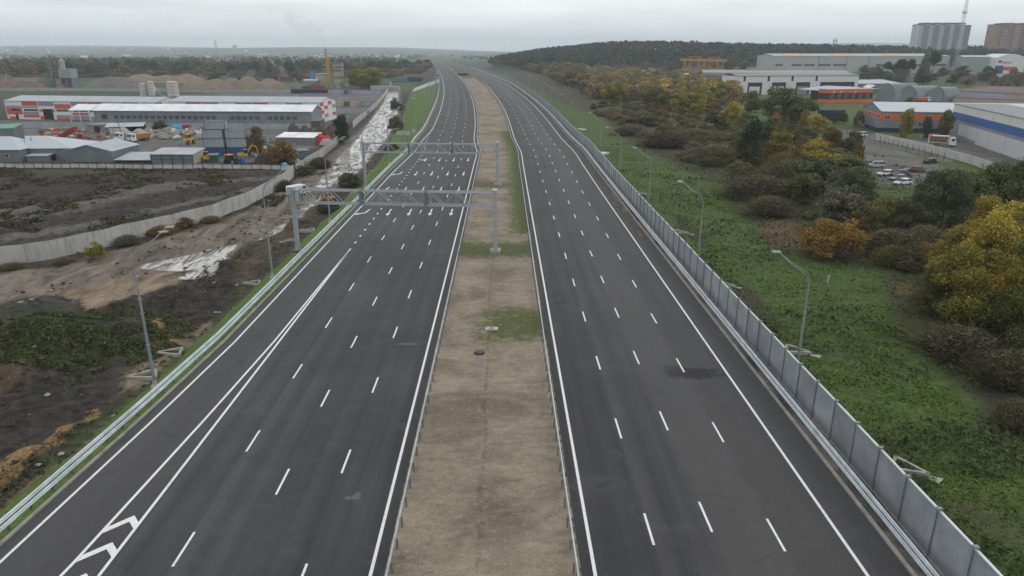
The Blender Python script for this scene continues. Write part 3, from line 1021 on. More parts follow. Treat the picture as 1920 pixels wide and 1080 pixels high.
def bank_w(s, curve):
    y = np.interp(s, curve.S, curve.Y)
    return (2.5 if curve is LRC else 1.6) * (zroad(y) + 2.4)
def zt(curve):
    return lambda s: -(zroad(np.interp(s, curve.S, curve.Y)) + 2.55)
gl0 = lambda s: gL(s) + 0.31
gl1 = lambda s: gL(s) - 1.0 - 0.4 * vnoise(s / 3, s * 0, 2)
gl2 = lambda s: gL(s) - 1.8 - np.interp(s, [0, 60, 130, 400], [2.4, 2.0, 2.2, 1.0]) * 1.0 - bank_w(s, LRC) * np.interp(s, [0, 130, 260], [0.12, 0.3, 1.0]) + 0.8 * (vnoise(s / 5, s * 0, 7) - 0.5)
SS = np.concatenate([np.arange(S0, 300, 2.0), np.arange(300, sL(bridge_a), 8)])
ribbon("left_embankment", LRC, 0, 0, [gl0, gl1, gl2], VERGE, dz=0.0, zs=[0.03, -0.12, zt(LRC)], ss=SS)
k = NT("soil_bank")
n1 = k.noise(0.3, 6); n2 = k.noise(3.0, 5)
k.bump(n2, 0.8, 0.1)
SOILBANK = k.fin(k.mix(n1, (0.03, 0.028, 0.02, 1), (0.07, 0.075, 0.035, 1)), 0.95)
rb0, rb1 = 19.85, lambda s: 20.6 + 0 * s
rb2 = lambda s: 21.2 + bank_w(s, RLC)
SSR = np.concatenate([np.arange(S0, 300, 3.0), np.arange(300, sR(bridge_a), 8)])
ribbon("right_embankment", RLC, 0, 0, [rb0, rb1, rb2], VERGE, zs=[0.0, -0.25, zt(RLC)], ss=SSR)
SS2 = np.arange(sL(bridge_b), sL(bridge_b) + 70, 6)
ribbon("left_slope_paving", LRC, 0, 0, [gl0, gl2], CONC2, zs=[0.03, zt(LRC)], ss=SS2)
SS3 = np.arange(sL(bridge_b) + 70, S_END, 12)
ribbon("left_embankment_far", LRC, 0, 0, [gl0, gl2], SOILBANK, zs=[0.03, zt(LRC)], ss=SS3)
SS3 = np.arange(sR(bridge_b), S_END, 12)
ribbon("right_embankment_far", RLC, 0, 0, [rb0, rb2], SOILBANK, zs=[0.0, zt(RLC)], ss=SS3)

# the railway underbridge: deck edges, abutments and piers
for nm, cv, o0, o1 in (("left_bridge", LRC, lambda s: gL(s) + 0.2, 0.95), ("right_bridge", RLC, -0.95, 20.0)):
    bs0, bs1 = cv.s_of_y(bridge_a), cv.s_of_y(bridge_b)
    br_ = thing(nm, None, None); br_['kind'] = 'structure'; br_.name = nm
    mbd = MB(); S = np.linspace(bs0 - 2, bs1 + 2, 8)
    for s in S:
        a = float(o0(s)) if callable(o0) else o0
        for (o, z) in ((a, -0.05), (o1, -0.05), (o1, -1.3), (a, -1.3)):
            mbd.v.append(tuple(cv.pos(s, o, z)))
    for i in range(len(S) - 1):
        for j in range(4):
            mbd.f.append((4 * i + j, 4 * i + (j + 1) % 4, 4 * i + 4 + (j + 1) % 4, 4 * i + 4 + j)); mbd.m.append(0)
    mbd.build("bridge_deck", CONC2, br_)
    for s in (bs0 - 1, bs1 + 1):
        mbd = MB()
        a = float(o0(s)) if callable(o0) else o0
        P = [cv.pos(s - 1, a, -8.5), cv.pos(s - 1, o1, -8.5), cv.pos(s + 1, o1, -8.5), cv.pos(s + 1, a, -8.5),
             cv.pos(s - 1, a, -1.3), cv.pos(s - 1, o1, -1.3), cv.pos(s + 1, o1, -1.3), cv.pos(s + 1, a, -1.3)]
        mbd.hexa(P).build("abutment", CONC2, br_)
    mbd = MB()
    for o in ((o1,) if o1 < 5 else (-0.95,)):
        sweep(mbd, cv, S, [(o - 0.15, -0.05), (o - 0.15, 0.9), (o + 0.15, 0.9), (o + 0.15, -0.05)])
    mbd.build("bridge_parapet", CONC2, br_)
# ------------------------------------------------------------------ guardrails
k = NT("galvanised")
v = k.coord('World')
n1 = k.noise(0.8, 4, v); n2 = k.noise(11, 3, v)
GALV = k.fin(k.mix(k.remap(k.math('ADD', k.math('MULTIPLY', n1, .6), k.math('MULTIPLY', n2, .4)), 0.35, 0.65), (0.40, 0.45, 0.49, 1), (0.68, 0.74, 0.79, 1)), 0.38, 0.1, 0.5)
STEEL = M("pole_steel", (0.25, 0.275, 0.30), 0.5, 0.3, var=0.15, scale=0.5)
DSTEEL = M("dark_steel", (0.17, 0.19, 0.21), 0.55, 0.3, var=0.2, scale=2)

def guardrail(name, label, curve, off, side, tiers, s_end, post_side, period=2.0, s0=S0):
    """side: +1 when the beam faces right"""
    root = thing(name, label, "guardrail")
    f = off if callable(off) else (lambda s: off)
    for z0 in tiers:
        mb = MB()
        S = np.concatenate([np.arange(s0, 260, 2.0), np.arange(260, s_end, 6.0)])
        prof = [(0.0, 0.0), (0.055, 0.04), (0.055, 0.10), (0.0, 0.135), (0.0, 0.175), (0.055, 0.21), (0.055, 0.27), (0.0, 0.31), (-0.012, 0.31), (-0.012, 0.0)]
        n = len(prof)
        for s in S:
            o = float(f(s))
            for (a, z) in prof:
                mb.v.append(tuple(curve.pos(s, o + a * side, z0 + z)))
        for i in range(len(S) - 1):
            for j in range(n):
                j2 = (j + 1) % n
                mb.f.append((i * n + j, i * n + j2, (i + 1) * n + j2, (i + 1) * n + j)); mb.m.append(0)
        mb.build("rail", GALV, root)
    top = max(tiers) + 0.30
    pm = MB().box(-0.05, 0.05, -0.03, 0.03, -0.6, top).box(-0.05, 0.05, -0.07, 0.07, -0.6, top - 0.02)
    pmesh = pm.mesh("post"); pmesh.materials.append(DSTEEL)
    rest = MB()
    s = 22.0; cnt = 0
    while s < min(s_end, 620):
        o = float(f(s)) - side * post_side * 0.14
        p = curve.pos(s, o)
        h = curve.heading(s) - math.pi / 2
        if cnt < 100:
            ob = bpy.data.objects.new("post", pmesh); COL.objects.link(ob); ob.parent = root
            ob.location = p; ob.rotation_euler = (0, 0, h)
        else:
            rest.box(p[0] - .05, p[0] + .05, p[1] - .05, p[1] + .05, p[2] - .6, p[2] + top)
        cnt += 1; s += period
    if rest.v:
        tag(rest.build("post_row", DSTEEL, root), kind='stuff')
    return root

guardrail("guardrail", "galvanised two-tier guardrail along the left outer edge above the green verge", LRC, lambda s: gL(s), 1, (0.36, 0.80), 1050, 1)
guardrail("guardrail", "galvanised guardrail on the left side of the bare soil median", LRC, 1.05, -1, (0.44,), 1050, 1)
guardrail("guardrail", "galvanised guardrail on the right side of the bare soil median", RLC, -1.05, 1, (0.44,), 1050, 1)
guardrail("guardrail", "galvanised two-tier guardrail running just in front of the grey noise barrier", RLC, 18.05, -1, (0.36, 0.80), 1050, 1)

# ------------------------------------------------------------------ noise barrier
k = NT("barrier_panel")
v = k.coord('World')
n1 = k.noise(0.5, 4, v); n2 = k.noise(6, 4, v, stretch=(1, 1, 0.2))
col = k.mix(k.remap(n1, 0.35, 0.65), (0.245, 0.258, 0.285, 1), (0.34, 0.355, 0.385, 1))
col = k.mix(k.math('MULTIPLY', k.remap(n2, 0.55, 0.75), 0.25), col, (0.12, 0.12, 0.12, 1))
orn = k.n('ObjectInfo').outputs['Random']
tn = k.remap(orn, 0, 1, 0.88, 1.1)
tg = k.n('CombineColor')
for i_ in range(3): k.l(tn, tg.inputs[i_])
col = k.mix(1.0, col, tg.outputs[0], 'MULTIPLY')
zz = k.n('SeparateXYZ'); k.l(k.coord('Object'), zz.inputs[0])
spl = k.math('ADD', zz.outputs[2], k.math('MULTIPLY', k.noise(1.1, 5, v), 1.2))
col = k.mix(k.math('MULTIPLY', k.remap(spl, 1.45, 0.75), 0.5), col, (0.13, 0.125, 0.12, 1))
PANEL = k.fin(col, 0.5, 0.25, 0.5)
PAN_CAP = M("barrier_cap", (0.50, 0.52, 0.54), 0.5, 0.3)
BASEC = M("barrier_base", (0.34, 0.34, 0.33), 0.9, var=0.2, dirt=0.3)
barrier = thing("noise_barrier", "long grey louvred noise barrier with dark posts beside the right carriageway", "noise barrier")
BO, BH, BP = 19.3, 3.15, 3.2
def panel_mesh(length):
    mb = MB()
    z = 0.02; h = 0.145
    n = int((BH - 0.1) / h)
    for i in range(n):
        a = z + i * h
        # louvre: sloping face and a recess
        vs = [(0.04, -0.02, a), (length - 0.04, -0.02, a), (length - 0.04, -0.065, a + h * 0.25), (0.04, -0.065, a + h * 0.25),
              (length - 0.04, -0.065, a + h * 0.80), (0.04, -0.065, a + h * 0.80), (length - 0.04, -0.02, a + h), (0.04, -0.02, a + h)]
        mb.add(vs, [(0, 1, 2, 3), (3, 2, 4, 5), (5, 4, 6, 7)])
    mb.box(0.04, length - 0.04, -0.018, 0.05, 0, BH - 0.05)
    return mb
pmesh = panel_mesh(BP).mesh("panel"); pmesh.materials.append(PANEL)
capm = MB().box(0.0, BP, -0.09, 0.07, BH - 0.05, BH + 0.03).mesh("cap_rail"); capm.materials.append(PAN_CAP)
bpost = MB().box(-0.045, 0.045, -0.11, 0.09, -0.6, BH + 0.10).box(-0.02, 0.02, -0.135, -0.11, -0.6, BH + 0.08).box(-0.13, 0.13, -0.17, 0.13, BH + 0.10, BH + 0.15)
postm = bpost.mesh("post"); postm.materials.append(M("barrier_post", (0.20, 0.215, 0.235), 0.55, 0.2, var=0.1))
S = np.arange(20.3, 1000, BP)
far_p, far_post = MB(), MB()
for i, s in enumerate(S):
    a = curve_a = RLC.pos(s, BO); b = RLC.pos(s + BP, BO)
    ang = math.atan2(b[1] - a[1], b[0] - a[0])
    if i < 96:
        for nm, me_ in (("panel", pmesh), ("cap_rail", capm), ("post", postm)):
            o = bpy.data.objects.new(nm, me_); COL.objects.link(o); o.parent = barrier
            jt = 0.006 * math.sin(i * 7.7)
            o.location = a; o.rotation_euler = (jt, jt * .5, ang + math.pi)
            if nm != "post":
                o.location = b
    else:
        far_p.hexa([(a[0], a[1], a[2] - .1), (b[0], b[1], b[2] - .1), (b[0] + .1, b[1] + .05, b[2] - .1), (a[0] + .1, a[1] + .05, a[2] - .1),
                    (a[0], a[1], a[2] + BH), (b[0], b[1], b[2] + BH), (b[0] + .1, b[1] + .05, b[2] + BH), (a[0] + .1, a[1] + .05, a[2] + BH)])
        if i % 2 == 0:
            far_post.box(a[0] - .09, a[0] + .05, a[1] - .06, a[1] + .06, a[2] - .3, a[2] + BH + .1)
tag(far_p.build("panel_row", PANEL, barrier), kind='stuff')
tag(far_post.build("post_row", DSTEEL, barrier), kind='stuff')
mb = MB()
sweep(mb, RLC, RLC.samples(S0, 1000), [(BO - 0.14, -0.3), (BO - 0.14, 0.06), (BO + 0.14, 0.06), (BO + 0.14, -0.3)])
mb.build("base_beam", BASEC, barrier)

# ------------------------------------------------------------------ street lamps
def make_lamp():
    root = thing("street_lamp", "lamp", "street lamp")
    H = 12.1
    MB().cyl(0, 0, -0.6, 0.12, 0.34, 0.34, 12).cyl(0, 0, 0.12, 0.55, 0.20, 0.17, 12).build("base", M("lamp_base_concrete", (0.38, 0.38, 0.37), 0.9), root)
    mb = MB().tube([(0, 0, 0.1), (0, 0, 3.6)], [0.135, 0.125], 12).tube([(0, 0, 3.6), (0, 0, 3.75)], [0.175, 0.17], 12)
    mb.tube([(0, 0, 3.7), (0, 0, 7.6)], [0.115, 0.10], 12).tube([(0, 0, 7.5), (0, 0, 7.72)], [0.155, 0.14], 12)
    mb.tube([(0, 0, 7.6), (0, 0, 10.4)], [0.075, 0.065], 10)
    mb.build("pole", STEEL, root, smooth=False)
    # two curved arms that part slightly; they reach along +x
    for sy, dz, ln in ((0.28, 0.0, 3.3), (-0.30, -0.42, 3.0)):
        pts = []
        for t in np.linspace(0, 1, 12):
            ang = t * math.radians(52)
            R = 1.3
            pts.append((R * (1 - math.cos(ang)), sy * t * 0.4, 10.3 + dz * 0.6 + R * math.sin(ang) * 1.15))
        e = pts[-1]
        pts.append((ln * 0.62, sy * 0.8, e[2] + 0.95)); pts.append((ln - 0.25, sy, e[2] + 1.75))
        MB().tube(pts, [0.042] * len(pts), 8).build("arm", STEEL, root, smooth=True)
        z = e[2] + 1.84
        hb = MB()
        hb.hexa([(ln - .35, sy - .06, z - .05), (ln + .36, sy - .10, z - .03), (ln + .36, sy + .10, z - .03), (ln - .35, sy + .06, z - .05),
                 (ln - .35, sy - .05, z + .04), (ln + .42, sy - .09, z + .08), (ln + .42, sy + .09, z + .08), (ln - .35, sy + .05, z + .04)])
        hb.build("lamp_head", M("lamp_head_grey", (0.42, 0.44, 0.46), 0.4), root)
    MB().bar((1.0, 0.15, 11.85), (1.0, -0.13, 11.6), 0.035).build("arm_strut", STEEL, root)
    MB().box(-0.05, 0.05, -0.24, 0.24, 6.3, 6.38).box(-0.2, 0.2, -0.03, 0.03, 6.4, 6.46).build("bracket", STEEL, root)
    return root

proto = make_lamp()
ORD = ["nearest", "second", "third", "fourth", "fifth", "sixth", "seventh", "eighth", "ninth", "tenth", "eleventh", "twelfth",
       "thirteenth", "fourteenth", "fifteenth", "sixteenth", "seventeenth", "eighteenth", "nineteenth", "twentieth"]
first = True
lamps_left_xy = []
for i in range(19):
    y0 = 55.9 + 31.4 * i
    s = LRC.s_of_y(55.9) + 31.4 * i
    off = float(gL(s)) - 1.75
    p = LRC.pos(s, off); p[2] -= 0.35 if s < 240 else 0.9
    rz = LRC.heading(s) - math.pi / 2
    lab = "%s grey twin-arm street lamp from the camera on the left verge" % ORD[i]
    if first:
        proto.scale = (1, 1, 1.07); proto.location = p; proto.rotation_euler = (0, 0, rz); proto['label'] = lab; proto['group'] = "lamps along the left verge"; first = False
    else:
        dup_tree(proto, p, rz, lab, group="lamps along the left verge", scale=(1, 1, 1.07))
for i in range(20):
    s = RLC.s_of_y(57.8) + 34.2 * i
    p = RLC.pos(s, 21.5); p[2] -= 2.0
    rz = RLC.heading(s) + math.pi / 2
    dup_tree(proto, p, rz, scale=(1, 1, 1), label="%s grey twin-arm street lamp from the camera behind the noise barrier" % ORD[i], group="lamps behind the noise barrier")

# ------------------------------------------------------------------ sign gantries over the left carriageway
GAL2 = M("gantry_steel", (0.36, 0.39, 0.42), 0.45, 0.35, var=0.15, scale=1.5)
def gantry(pl, pr_, zb, zt_, label):
    L = Vector((pr_.x - pl.x, pr_.y - pl.y, 0)); ln = L.length
    root = thing("sign_gantry", label, "gantry", (pl.x, pl.y, 0), math.atan2(L.y, L.x), "sign gantries over the left carriageway")
    w = 0.55
    for x, zf in ((0, -0.9), (ln, 0.0)):
        pmb = MB()
        pmb.box(x - 0.24, x + 0.24, -0.24, 0.24, zf + 0.3, zt_ + 0.35)
        pmb.box(x - 0.27, x - 0.20, -0.28, 0.28, zf + 0.3, zt_ + 0.3).box(x + 0.20, x + 0.27, -0.28, 0.28, zf + 0.3, zt_ + 0.3)
        pmb.box(x - 0.5, x + 0.5, -0.45, 0.45, zf + 0.28, zf + 0.34)
        pmb.box(x - 0.36, x + 0.36, -0.36, 0.36, zf + 0.34, zf + 0.55)
        pmb.build("post", GAL2, root)
        MB().box(x - 0.75, x + 0.75, -0.85, 0.85, -2.0, zf + 0.28).build("footing", CONC, root)
        if x == ln:
            MB().box(x - .33, x + .33, -.33, .33, zt_ + .35, zt_ + .5).build("post_cap", M("white_box", (0.6, 0.6, 0.6), 0.6), root)
    MB().box(-0.75, 0.75, -0.95, 0.95, -0.62, -0.55).box(-0.9, 0.9, -1.0, 0.1, -0.54, -0.46).build("base_plate", M("rusty_plate", (0.11, 0.06, 0.045), 0.8), root)
    # chords
    ch = MB()
    for y in (-w, w):
        for z in (zb, zt_):
            ch.box(-0.1, ln + 0.1, y - 0.085, y + 0.085, z - 0.085, z + 0.085)
    ch.build("chord", GAL2, root)
    # bracing: front and back zigzags with uprights, cross members on top and bottom
    n = int(round(ln / 3.7)) * 2
    br = MB(); st = MB()
    for y in (-w, w):
        for i in range(n):
            x0, x1 = ln * i / n, ln * (i + 1) / n
            a, b = (zb, zt_) if i % 2 == 0 else (zt_, zb)
            if y < 0 or True:
                br.bar((x0, y, a), (x1, y, b), 0.07)
        for i in range(0, n + 1, 2):
            x = ln * i / n + ln / n
            if x < ln:
                st.bar((x, y, zb), (x, y, zt_), 0.06)
    for i in range(n + 1):
        x = ln * i / n
        st.bar((x, -w, zt_), (x, w, zt_), 0.06); st.bar((x, -w, zb), (x, w, zb), 0.06)
        if i < n:
            s_ = 1 if i % 2 else -1
            br.bar((x, -w * s_, zt_), (ln * (i + 1) / n, w * s_, zt_), 0.05)
    br.build("bracing", GAL2, root); st.build("struts", GAL2, root)
    # splice frames where the beam sections are bolted together
    for fr in (0.345, 0.665):
        x = ln * fr
        m = MB()
        for y in (-w, w):
            m.box(x - 0.16, x - 0.02, y - 0.13, y + 0.13, zb - 0.13, zt_ + 0.13).box(x + 0.02, x + 0.16, y - 0.13, y + 0.13, zb - 0.13, zt_ + 0.13)
        m.build("splice_frame", DSTEEL, root)
    # equipment box and end frame over the left post
    m = MB().box(0.5, 1.0, -0.3, 0.3, zb + 0.3, zt_ + 0.05); m.build("control_box", M("cabinet_grey", (0.40, 0.43, 0.46), 0.5), root)
    m = MB()
    for y in (-w - .1, w + .1):
        m.bar((-0.35, y, zb - .25), (-0.35, y, zt_ + .25), 0.1).bar((1.3, y, zb), (1.3, y, zt_), 0.1)
    m.bar((-0.35, -w - .1, zt_ + .2), (-0.35, w + .1, zt_ + .2), 0.1).build("end_frame", DSTEEL, root)
    for x in np.linspace(ln * 0.2, ln * 0.85, 5):
        m = MB().box(x - 0.18, x + 0.18, -0.2, 0.2, zb - 0.02, zb + 0.28)
        m.build("sensor_box", M("sensor_grey", (0.22, 0.27, 0.30), 0.5), root)
    return root
gantry(at(559, 470, -0.6), at(929, 471, 0), 6.65, 8.55, "nearer grey steel truss gantry spanning the left carriageway")
gantry(at(685.5, 348, -0.5), at(933, 347, 0), 6.8, 8.7, "farther grey steel truss gantry spanning the left carriageway")

# ------------------------------------------------------------------ small things by the verge
def drain_outlet(px, py, label, rz, s=1.0):
    p = at_g(px, py)
    root = thing("drain_outlet", label, "drain outlet", p, rz, "triangular concrete drain outlets")
    root.scale = (s, s, s)
    m = MB()
    a, b, c = (-1.5, 0.0), (1.1, -0.9), (0.8, 1.1)
    for q, r in ((a, b), (b, c), (c, a)):
        m.bar((q[0], q[1], 0.1), (r[0], r[1], 0.1), 0.24, 0.5)
    m.build("curb_frame", M("old_concrete", (0.33, 0.32, 0.28), 0.9, var=0.3, scale=1.5, dirt=0.4), root)
    MB().add([(-1.3, 0, 0.06), (0.95, -0.75, 0.06), (0.7, 0.95, 0.06)], [(0, 1, 2)]).build("apron", M("earth_fill", (0.07, 0.06, 0.05), 0.95), root)
    MB().add([(-1.5, -.15, .05), (-2.5, -.5, .05), (-2.4, .5, .05), (-1.4, .3, .05)], [(0, 1, 2, 3)]).build("spill_slab", M("old_concrete", (0.33, 0.32, 0.28)), root)
    return root
for (px, py, lab, rz, s) in ((272, 708, "triangular concrete drain outlet at the foot of the nearest left lamp", 0.3, 1.0),
                             (322, 664, "triangular concrete drain outlet just beyond the nearest left lamp", 0.1, 0.95),
                             (474, 533, "triangular concrete drain outlet beside the second left lamp", 0.1, 0.9),
                             (578, 434, "triangular concrete drain outlet right of the near gantry's left post", 0.1, 1.0),
                             (545, 452, "triangular concrete drain outlet left of the near gantry's left post", 0.4, 0.7),
                             (703, 322, "triangular concrete drain outlet beside the far gantry's left post", 0.1, 1.0),
                             (1492, 660, "triangular concrete drain outlet behind the barrier by the nearest right lamp", 2.6, 1.0),
                             (1700, 880, "triangular concrete drain outlet behind the barrier at the lower right", 2.4, 0.95),
                             (1362, 536, "triangular concrete drain outlet behind the barrier between two right lamps", 2.6, 0.8),
                             (1275, 437, "triangular concrete drain outlet behind the barrier short of the third right lamp", 2.6, 1.0),
                             (1201, 364, "triangular concrete drain outlet behind the barrier short of the fourth right lamp", 2.6, 0.9)):
    drain_outlet(px, py, lab, rz, s)

# cone-like post on a white slab, and the manhole ring, in the median
p = at(922, 617, -0.1)
r_ = thing("marker_cone", "small orange and white cone standing on a pale slab in the median grass", "traffic cone", p)
MB().cyl(0, 0, 0.1, 0.14, 0.2, 0.2, 4).cyl(0, 0, 0.14, 0.72, 0.15, 0.03, 12).build("cone", M("cone_orange", (0.42, 0.16, 0.08), 0.6, var=0.3, scale=6), r_)
sl = MB().box(-0.66, 0.66, -0.42, 0.42, 0, 0.09).box(-0.22, 0.27, -0.33, 0.2, 0.09, 0.2).build("concrete_slab", CONC2)
sl.location = p; tag(sl, "pale concrete slab lying on the median grass under the small cone", "slab")
p = at(899, 662, -0.1)
r_ = thing("manhole", "dark round manhole cover raised above the bare soil of the median", "manhole", p)
MB().cyl(0, 0, -0.2, 0.16, 0.52, 0.5, 24).build("ring", M("manhole_ring", (0.06, 0.06, 0.065), 0.8), r_)
MB().cyl(0, 0, 0.16, 0.23, 0.43, 0.42, 24).cyl(0, 0, 0.23, 0.26, 0.2, 0.19, 16).build("cover", M("manhole_cover", (0.085, 0.085, 0.095), 0.5), r_)
p = at_g(1551, 531)
m = MB().bar((0, 0, -0.2), (0.12, 0, 1.15), 0.16)
o = m.build("marker_post", M("pale_post", (0.45, 0.44, 0.40), 0.8)); o.location = p
tag(o, "short pale marker post leaning in the grass right of the nearest right lamp", "post")

# two sign backs on the left verge far down
p = at_road(757, 258)
r_ = thing("road_sign", "wide grey sign back on three legs beside the left verge beyond the gantries", "road sign", (p.x, p.y, -1.4))
MB().box(-2.2, 2.2, -0.05, 0.05, 3.0, 4.3).build("sign_board", M("sign_back", (0.36, 0.40, 0.42), 0.5, 0.2), r_)
for x in (-1.7, 0, 1.7): MB().box(x - .06, x + .06, .06, .16, -0.5, 4.2).build("leg", STEEL, r_)
p = at_road(776, 254)
r_ = thing("road_sign", "small diamond-shaped grey sign back right of the wide one beyond the gantries", "road sign", (p.x, p.y, -0.9))
MB().prism([(0, 2.2), (0.75, 3.3), (0, 4.4), (-0.75, 3.3)], -0.04, 0.04).build("sign_board", M("sign_back", (0.36, 0.40, 0.42)), r_)
MB().box(-.06, .06, .05, .15, -0.5, 4.0).build("leg", STEEL, r_)
# ------------------------------------------------------------------ vegetation
rng = np.random.default_rng(11)

def leaf_mat(name, trans=0.25, use_obj=True, base=None, spread=0.6):
    k = NT(name)
    if use_obj:
        c0 = k.n('ObjectInfo').outputs['Color']
    else:
        c0 = base
    rnd = k.n('NewGeometry').outputs['Random Per Island']
    v = k.coord('World')
    n1 = k.noise(0.45, 4, v)
    f = k.math('ADD', k.math('MULTIPLY', rnd, 0.5), k.math('MULTIPLY', n1, 0.5))
    f = k.remap(f, 0.25, 0.75, 1 - spread, 1 + spread)
    g = k.n('CombineColor')
    k.l(k.math('MULTIPLY', f, 1.0), g.inputs[0]); k.l(f, g.inputs[1]); k.l(k.math('POWER', f, 0.8), g.inputs[2])
    col = k.mix(1.0, c0, g.outputs[0], 'MULTIPLY')
    # a few yellowing and a few dead leaves
    yl = k.remap(k.math('FRACT', k.math('MULTIPLY', rnd, 37.0)), 0.86, 0.9)
    col = k.mix(k.math('MULTIPLY', yl, 0.35), col, k.mix(1.0, col, (1.9, 1.35, 0.7, 1), 'MULTIPLY'))
    k.fin(col, 0.8, 0, 0.15)
    tr = k.n('BsdfTranslucent'); k.l(col, tr.inputs[0])
    ms = k.n('MixShader'); ms.inputs[0].default_value = trans
    k.l(k.b.outputs[0], ms.inputs[1]); k.l(tr.outputs[0], ms.inputs[2]); k.l(ms.outputs[0], k.out.inputs[0])
    return k.m
LEAF = leaf_mat("foliage")
TWIG = M("bark", (0.075, 0.06, 0.05), 0.95, var=0.3, scale=3)
BIRCHBARK = M("birch_bark", (0.32, 0.30, 0.27), 0.9, var=0.4, scale=3)

def cards(P, N, size, aspect=1.0, flat=0.0, r=None):
    """quads at P, random orientation leaning towards normals N"""
    r = r or rng
    n = len(P)
    a = r.normal(size=(n, 3)); a += N * 1.0
    a[:, 2] += flat
    a /= np.linalg.norm(a, axis=1, keepdims=True)
    b = r.normal(size=(n, 3)); u = np.cross(a, b); u /= np.linalg.norm(u, axis=1, keepdims=True)
    v = np.cross(a, u)
    s = (size * (0.6 + 0.8 * r.random(n)))[:, None]
    u = u * s * 0.5; v = v * s * 0.5 * aspect
    # kite shaped leaf spray
    V = np.stack([P - u, P - v * 0.9, P + u, P + v * 0.9], 1).reshape(-1, 3)
    F = np.arange(4 * n).reshape(n, 4)
    return V, F

def crown_mesh(name, seed, n_leaf, size, kind='round'):
    """unit crown: radius about 0.5 in x,y; z from 0 to 1"""
    r = np.random.default_rng(seed)
    C = []
    if kind == 'round':
        nc = 34
        lob = [r.random() * 2 * math.pi for _ in range(3)]
        for i in range(nc):
            th = r.random() * 2 * math.pi
            h = r.random() ** 0.75
            prof = math.sin(math.pi * min(1, max(0.06, h * 0.78 + 0.16))) ** 0.7
            rad = 0.42 * prof * r.random() ** 0.4 * (0.72 + 0.28 * max(math.cos(th - q) for q in lob) + 0.3 * r.random())
            C.append((rad * math.cos(th), rad * math.sin(th), 0.10 + 0.80 * h * (0.85 + 0.2 * r.random()), 0.065 + 0.085 * r.random() ** 1.3))
    elif kind == 'bush':
        nc = 40
        for i in range(nc):
            th = r.random() * 2 * math.pi
            rad = 0.42 * math.sqrt(r.random())
            top = math.sqrt(max(0.03, 1 - (rad / 0.5) ** 2)) * (0.65 + 0.4 * r.random())
            C.append((rad * math.cos(th), rad * math.sin(th), max(0.08, top * (0.35 + 0.55 * r.random())), 0.09 + 0.07 * r.random()))
    elif kind == 'tall':
        nc = 34
        for i in range(nc):
            th = r.random() * 2 * math.pi
            h = r.random()
            rad = (0.34 * (1 - h) ** 0.6 + 0.06) * r.random() ** 0.5
            C.append((rad * math.cos(th), rad * math.sin(th), 0.16 + 0.80 * h, 0.085 + 0.06 * r.random()))
    elif kind == 'pine':
        for i in range(16):
            th = r.random() * 2 * math.pi
            h = r.random()
            rad = 0.36 * (1 - 0.6 * h) * r.random() ** 0.5
            C.append((rad * math.cos(th), rad * math.sin(th), 0.58 + 0.36 * h, 0.10 + 0.06 * r.random()))
    C = np.array(C)
    w = C[:, 3] ** 2; w /= w.sum()
    ci = r.choice(len(C), n_leaf, p=w)
    d = r.normal(size=(n_leaf, 3)); d /= np.linalg.norm(d, axis=1, keepdims=True)
    rr = (0.55 + 0.55 * r.random(n_leaf) ** 0.7)
    # ragged spray beyond the clump here and there
    rr *= np.where(r.random(n_leaf) < 0.12, 1.5, 1.0)
    P = C[ci, :3] + d * (C[ci, 3] * rr)[:, None] * np.array([1.1, 1.1, 0.85])
    P[:, 2] = np.clip(P[:, 2], 0.01, None)
    V, F = cards(P, d * 0.9, np.full(n_leaf, size), 0.8, 0.3, r)
    me = np_mesh(name, V, F, LEAF)
    return me

def trunk_mesh(name, seed, spread=0.3, h=0.72, rad=0.018, n=7, birch=False):
    r = random.Random(seed)
    mb = MB()
    mb.tube([(0, 0, -0.06), (0.01, 0, 0.15), (0.0, 0.01, 0.4), (0.02, 0, h)], [rad * 1.5, rad * 1.1, rad * 0.8, rad * 0.3], 7)
    for i in range(n):
        a = r.random() * 6.28; z0 = 0.10 + 0.45 * r.random()
        l = spread * (0.7 + 0.5 * r.random())
        p1 = (math.cos(a) * l * 0.5, math.sin(a) * l * 0.5, z0 + 0.16); p2 = (math.cos(a) * l, math.sin(a) * l, z0 + 0.34)
        mb.tube([(0, 0, z0), p1, p2], [rad * 0.6, rad * 0.4, rad * 0.12], 5)
    me = mb.mesh(name); me.materials.append(BIRCHBARK if birch else TWIG)
    return me

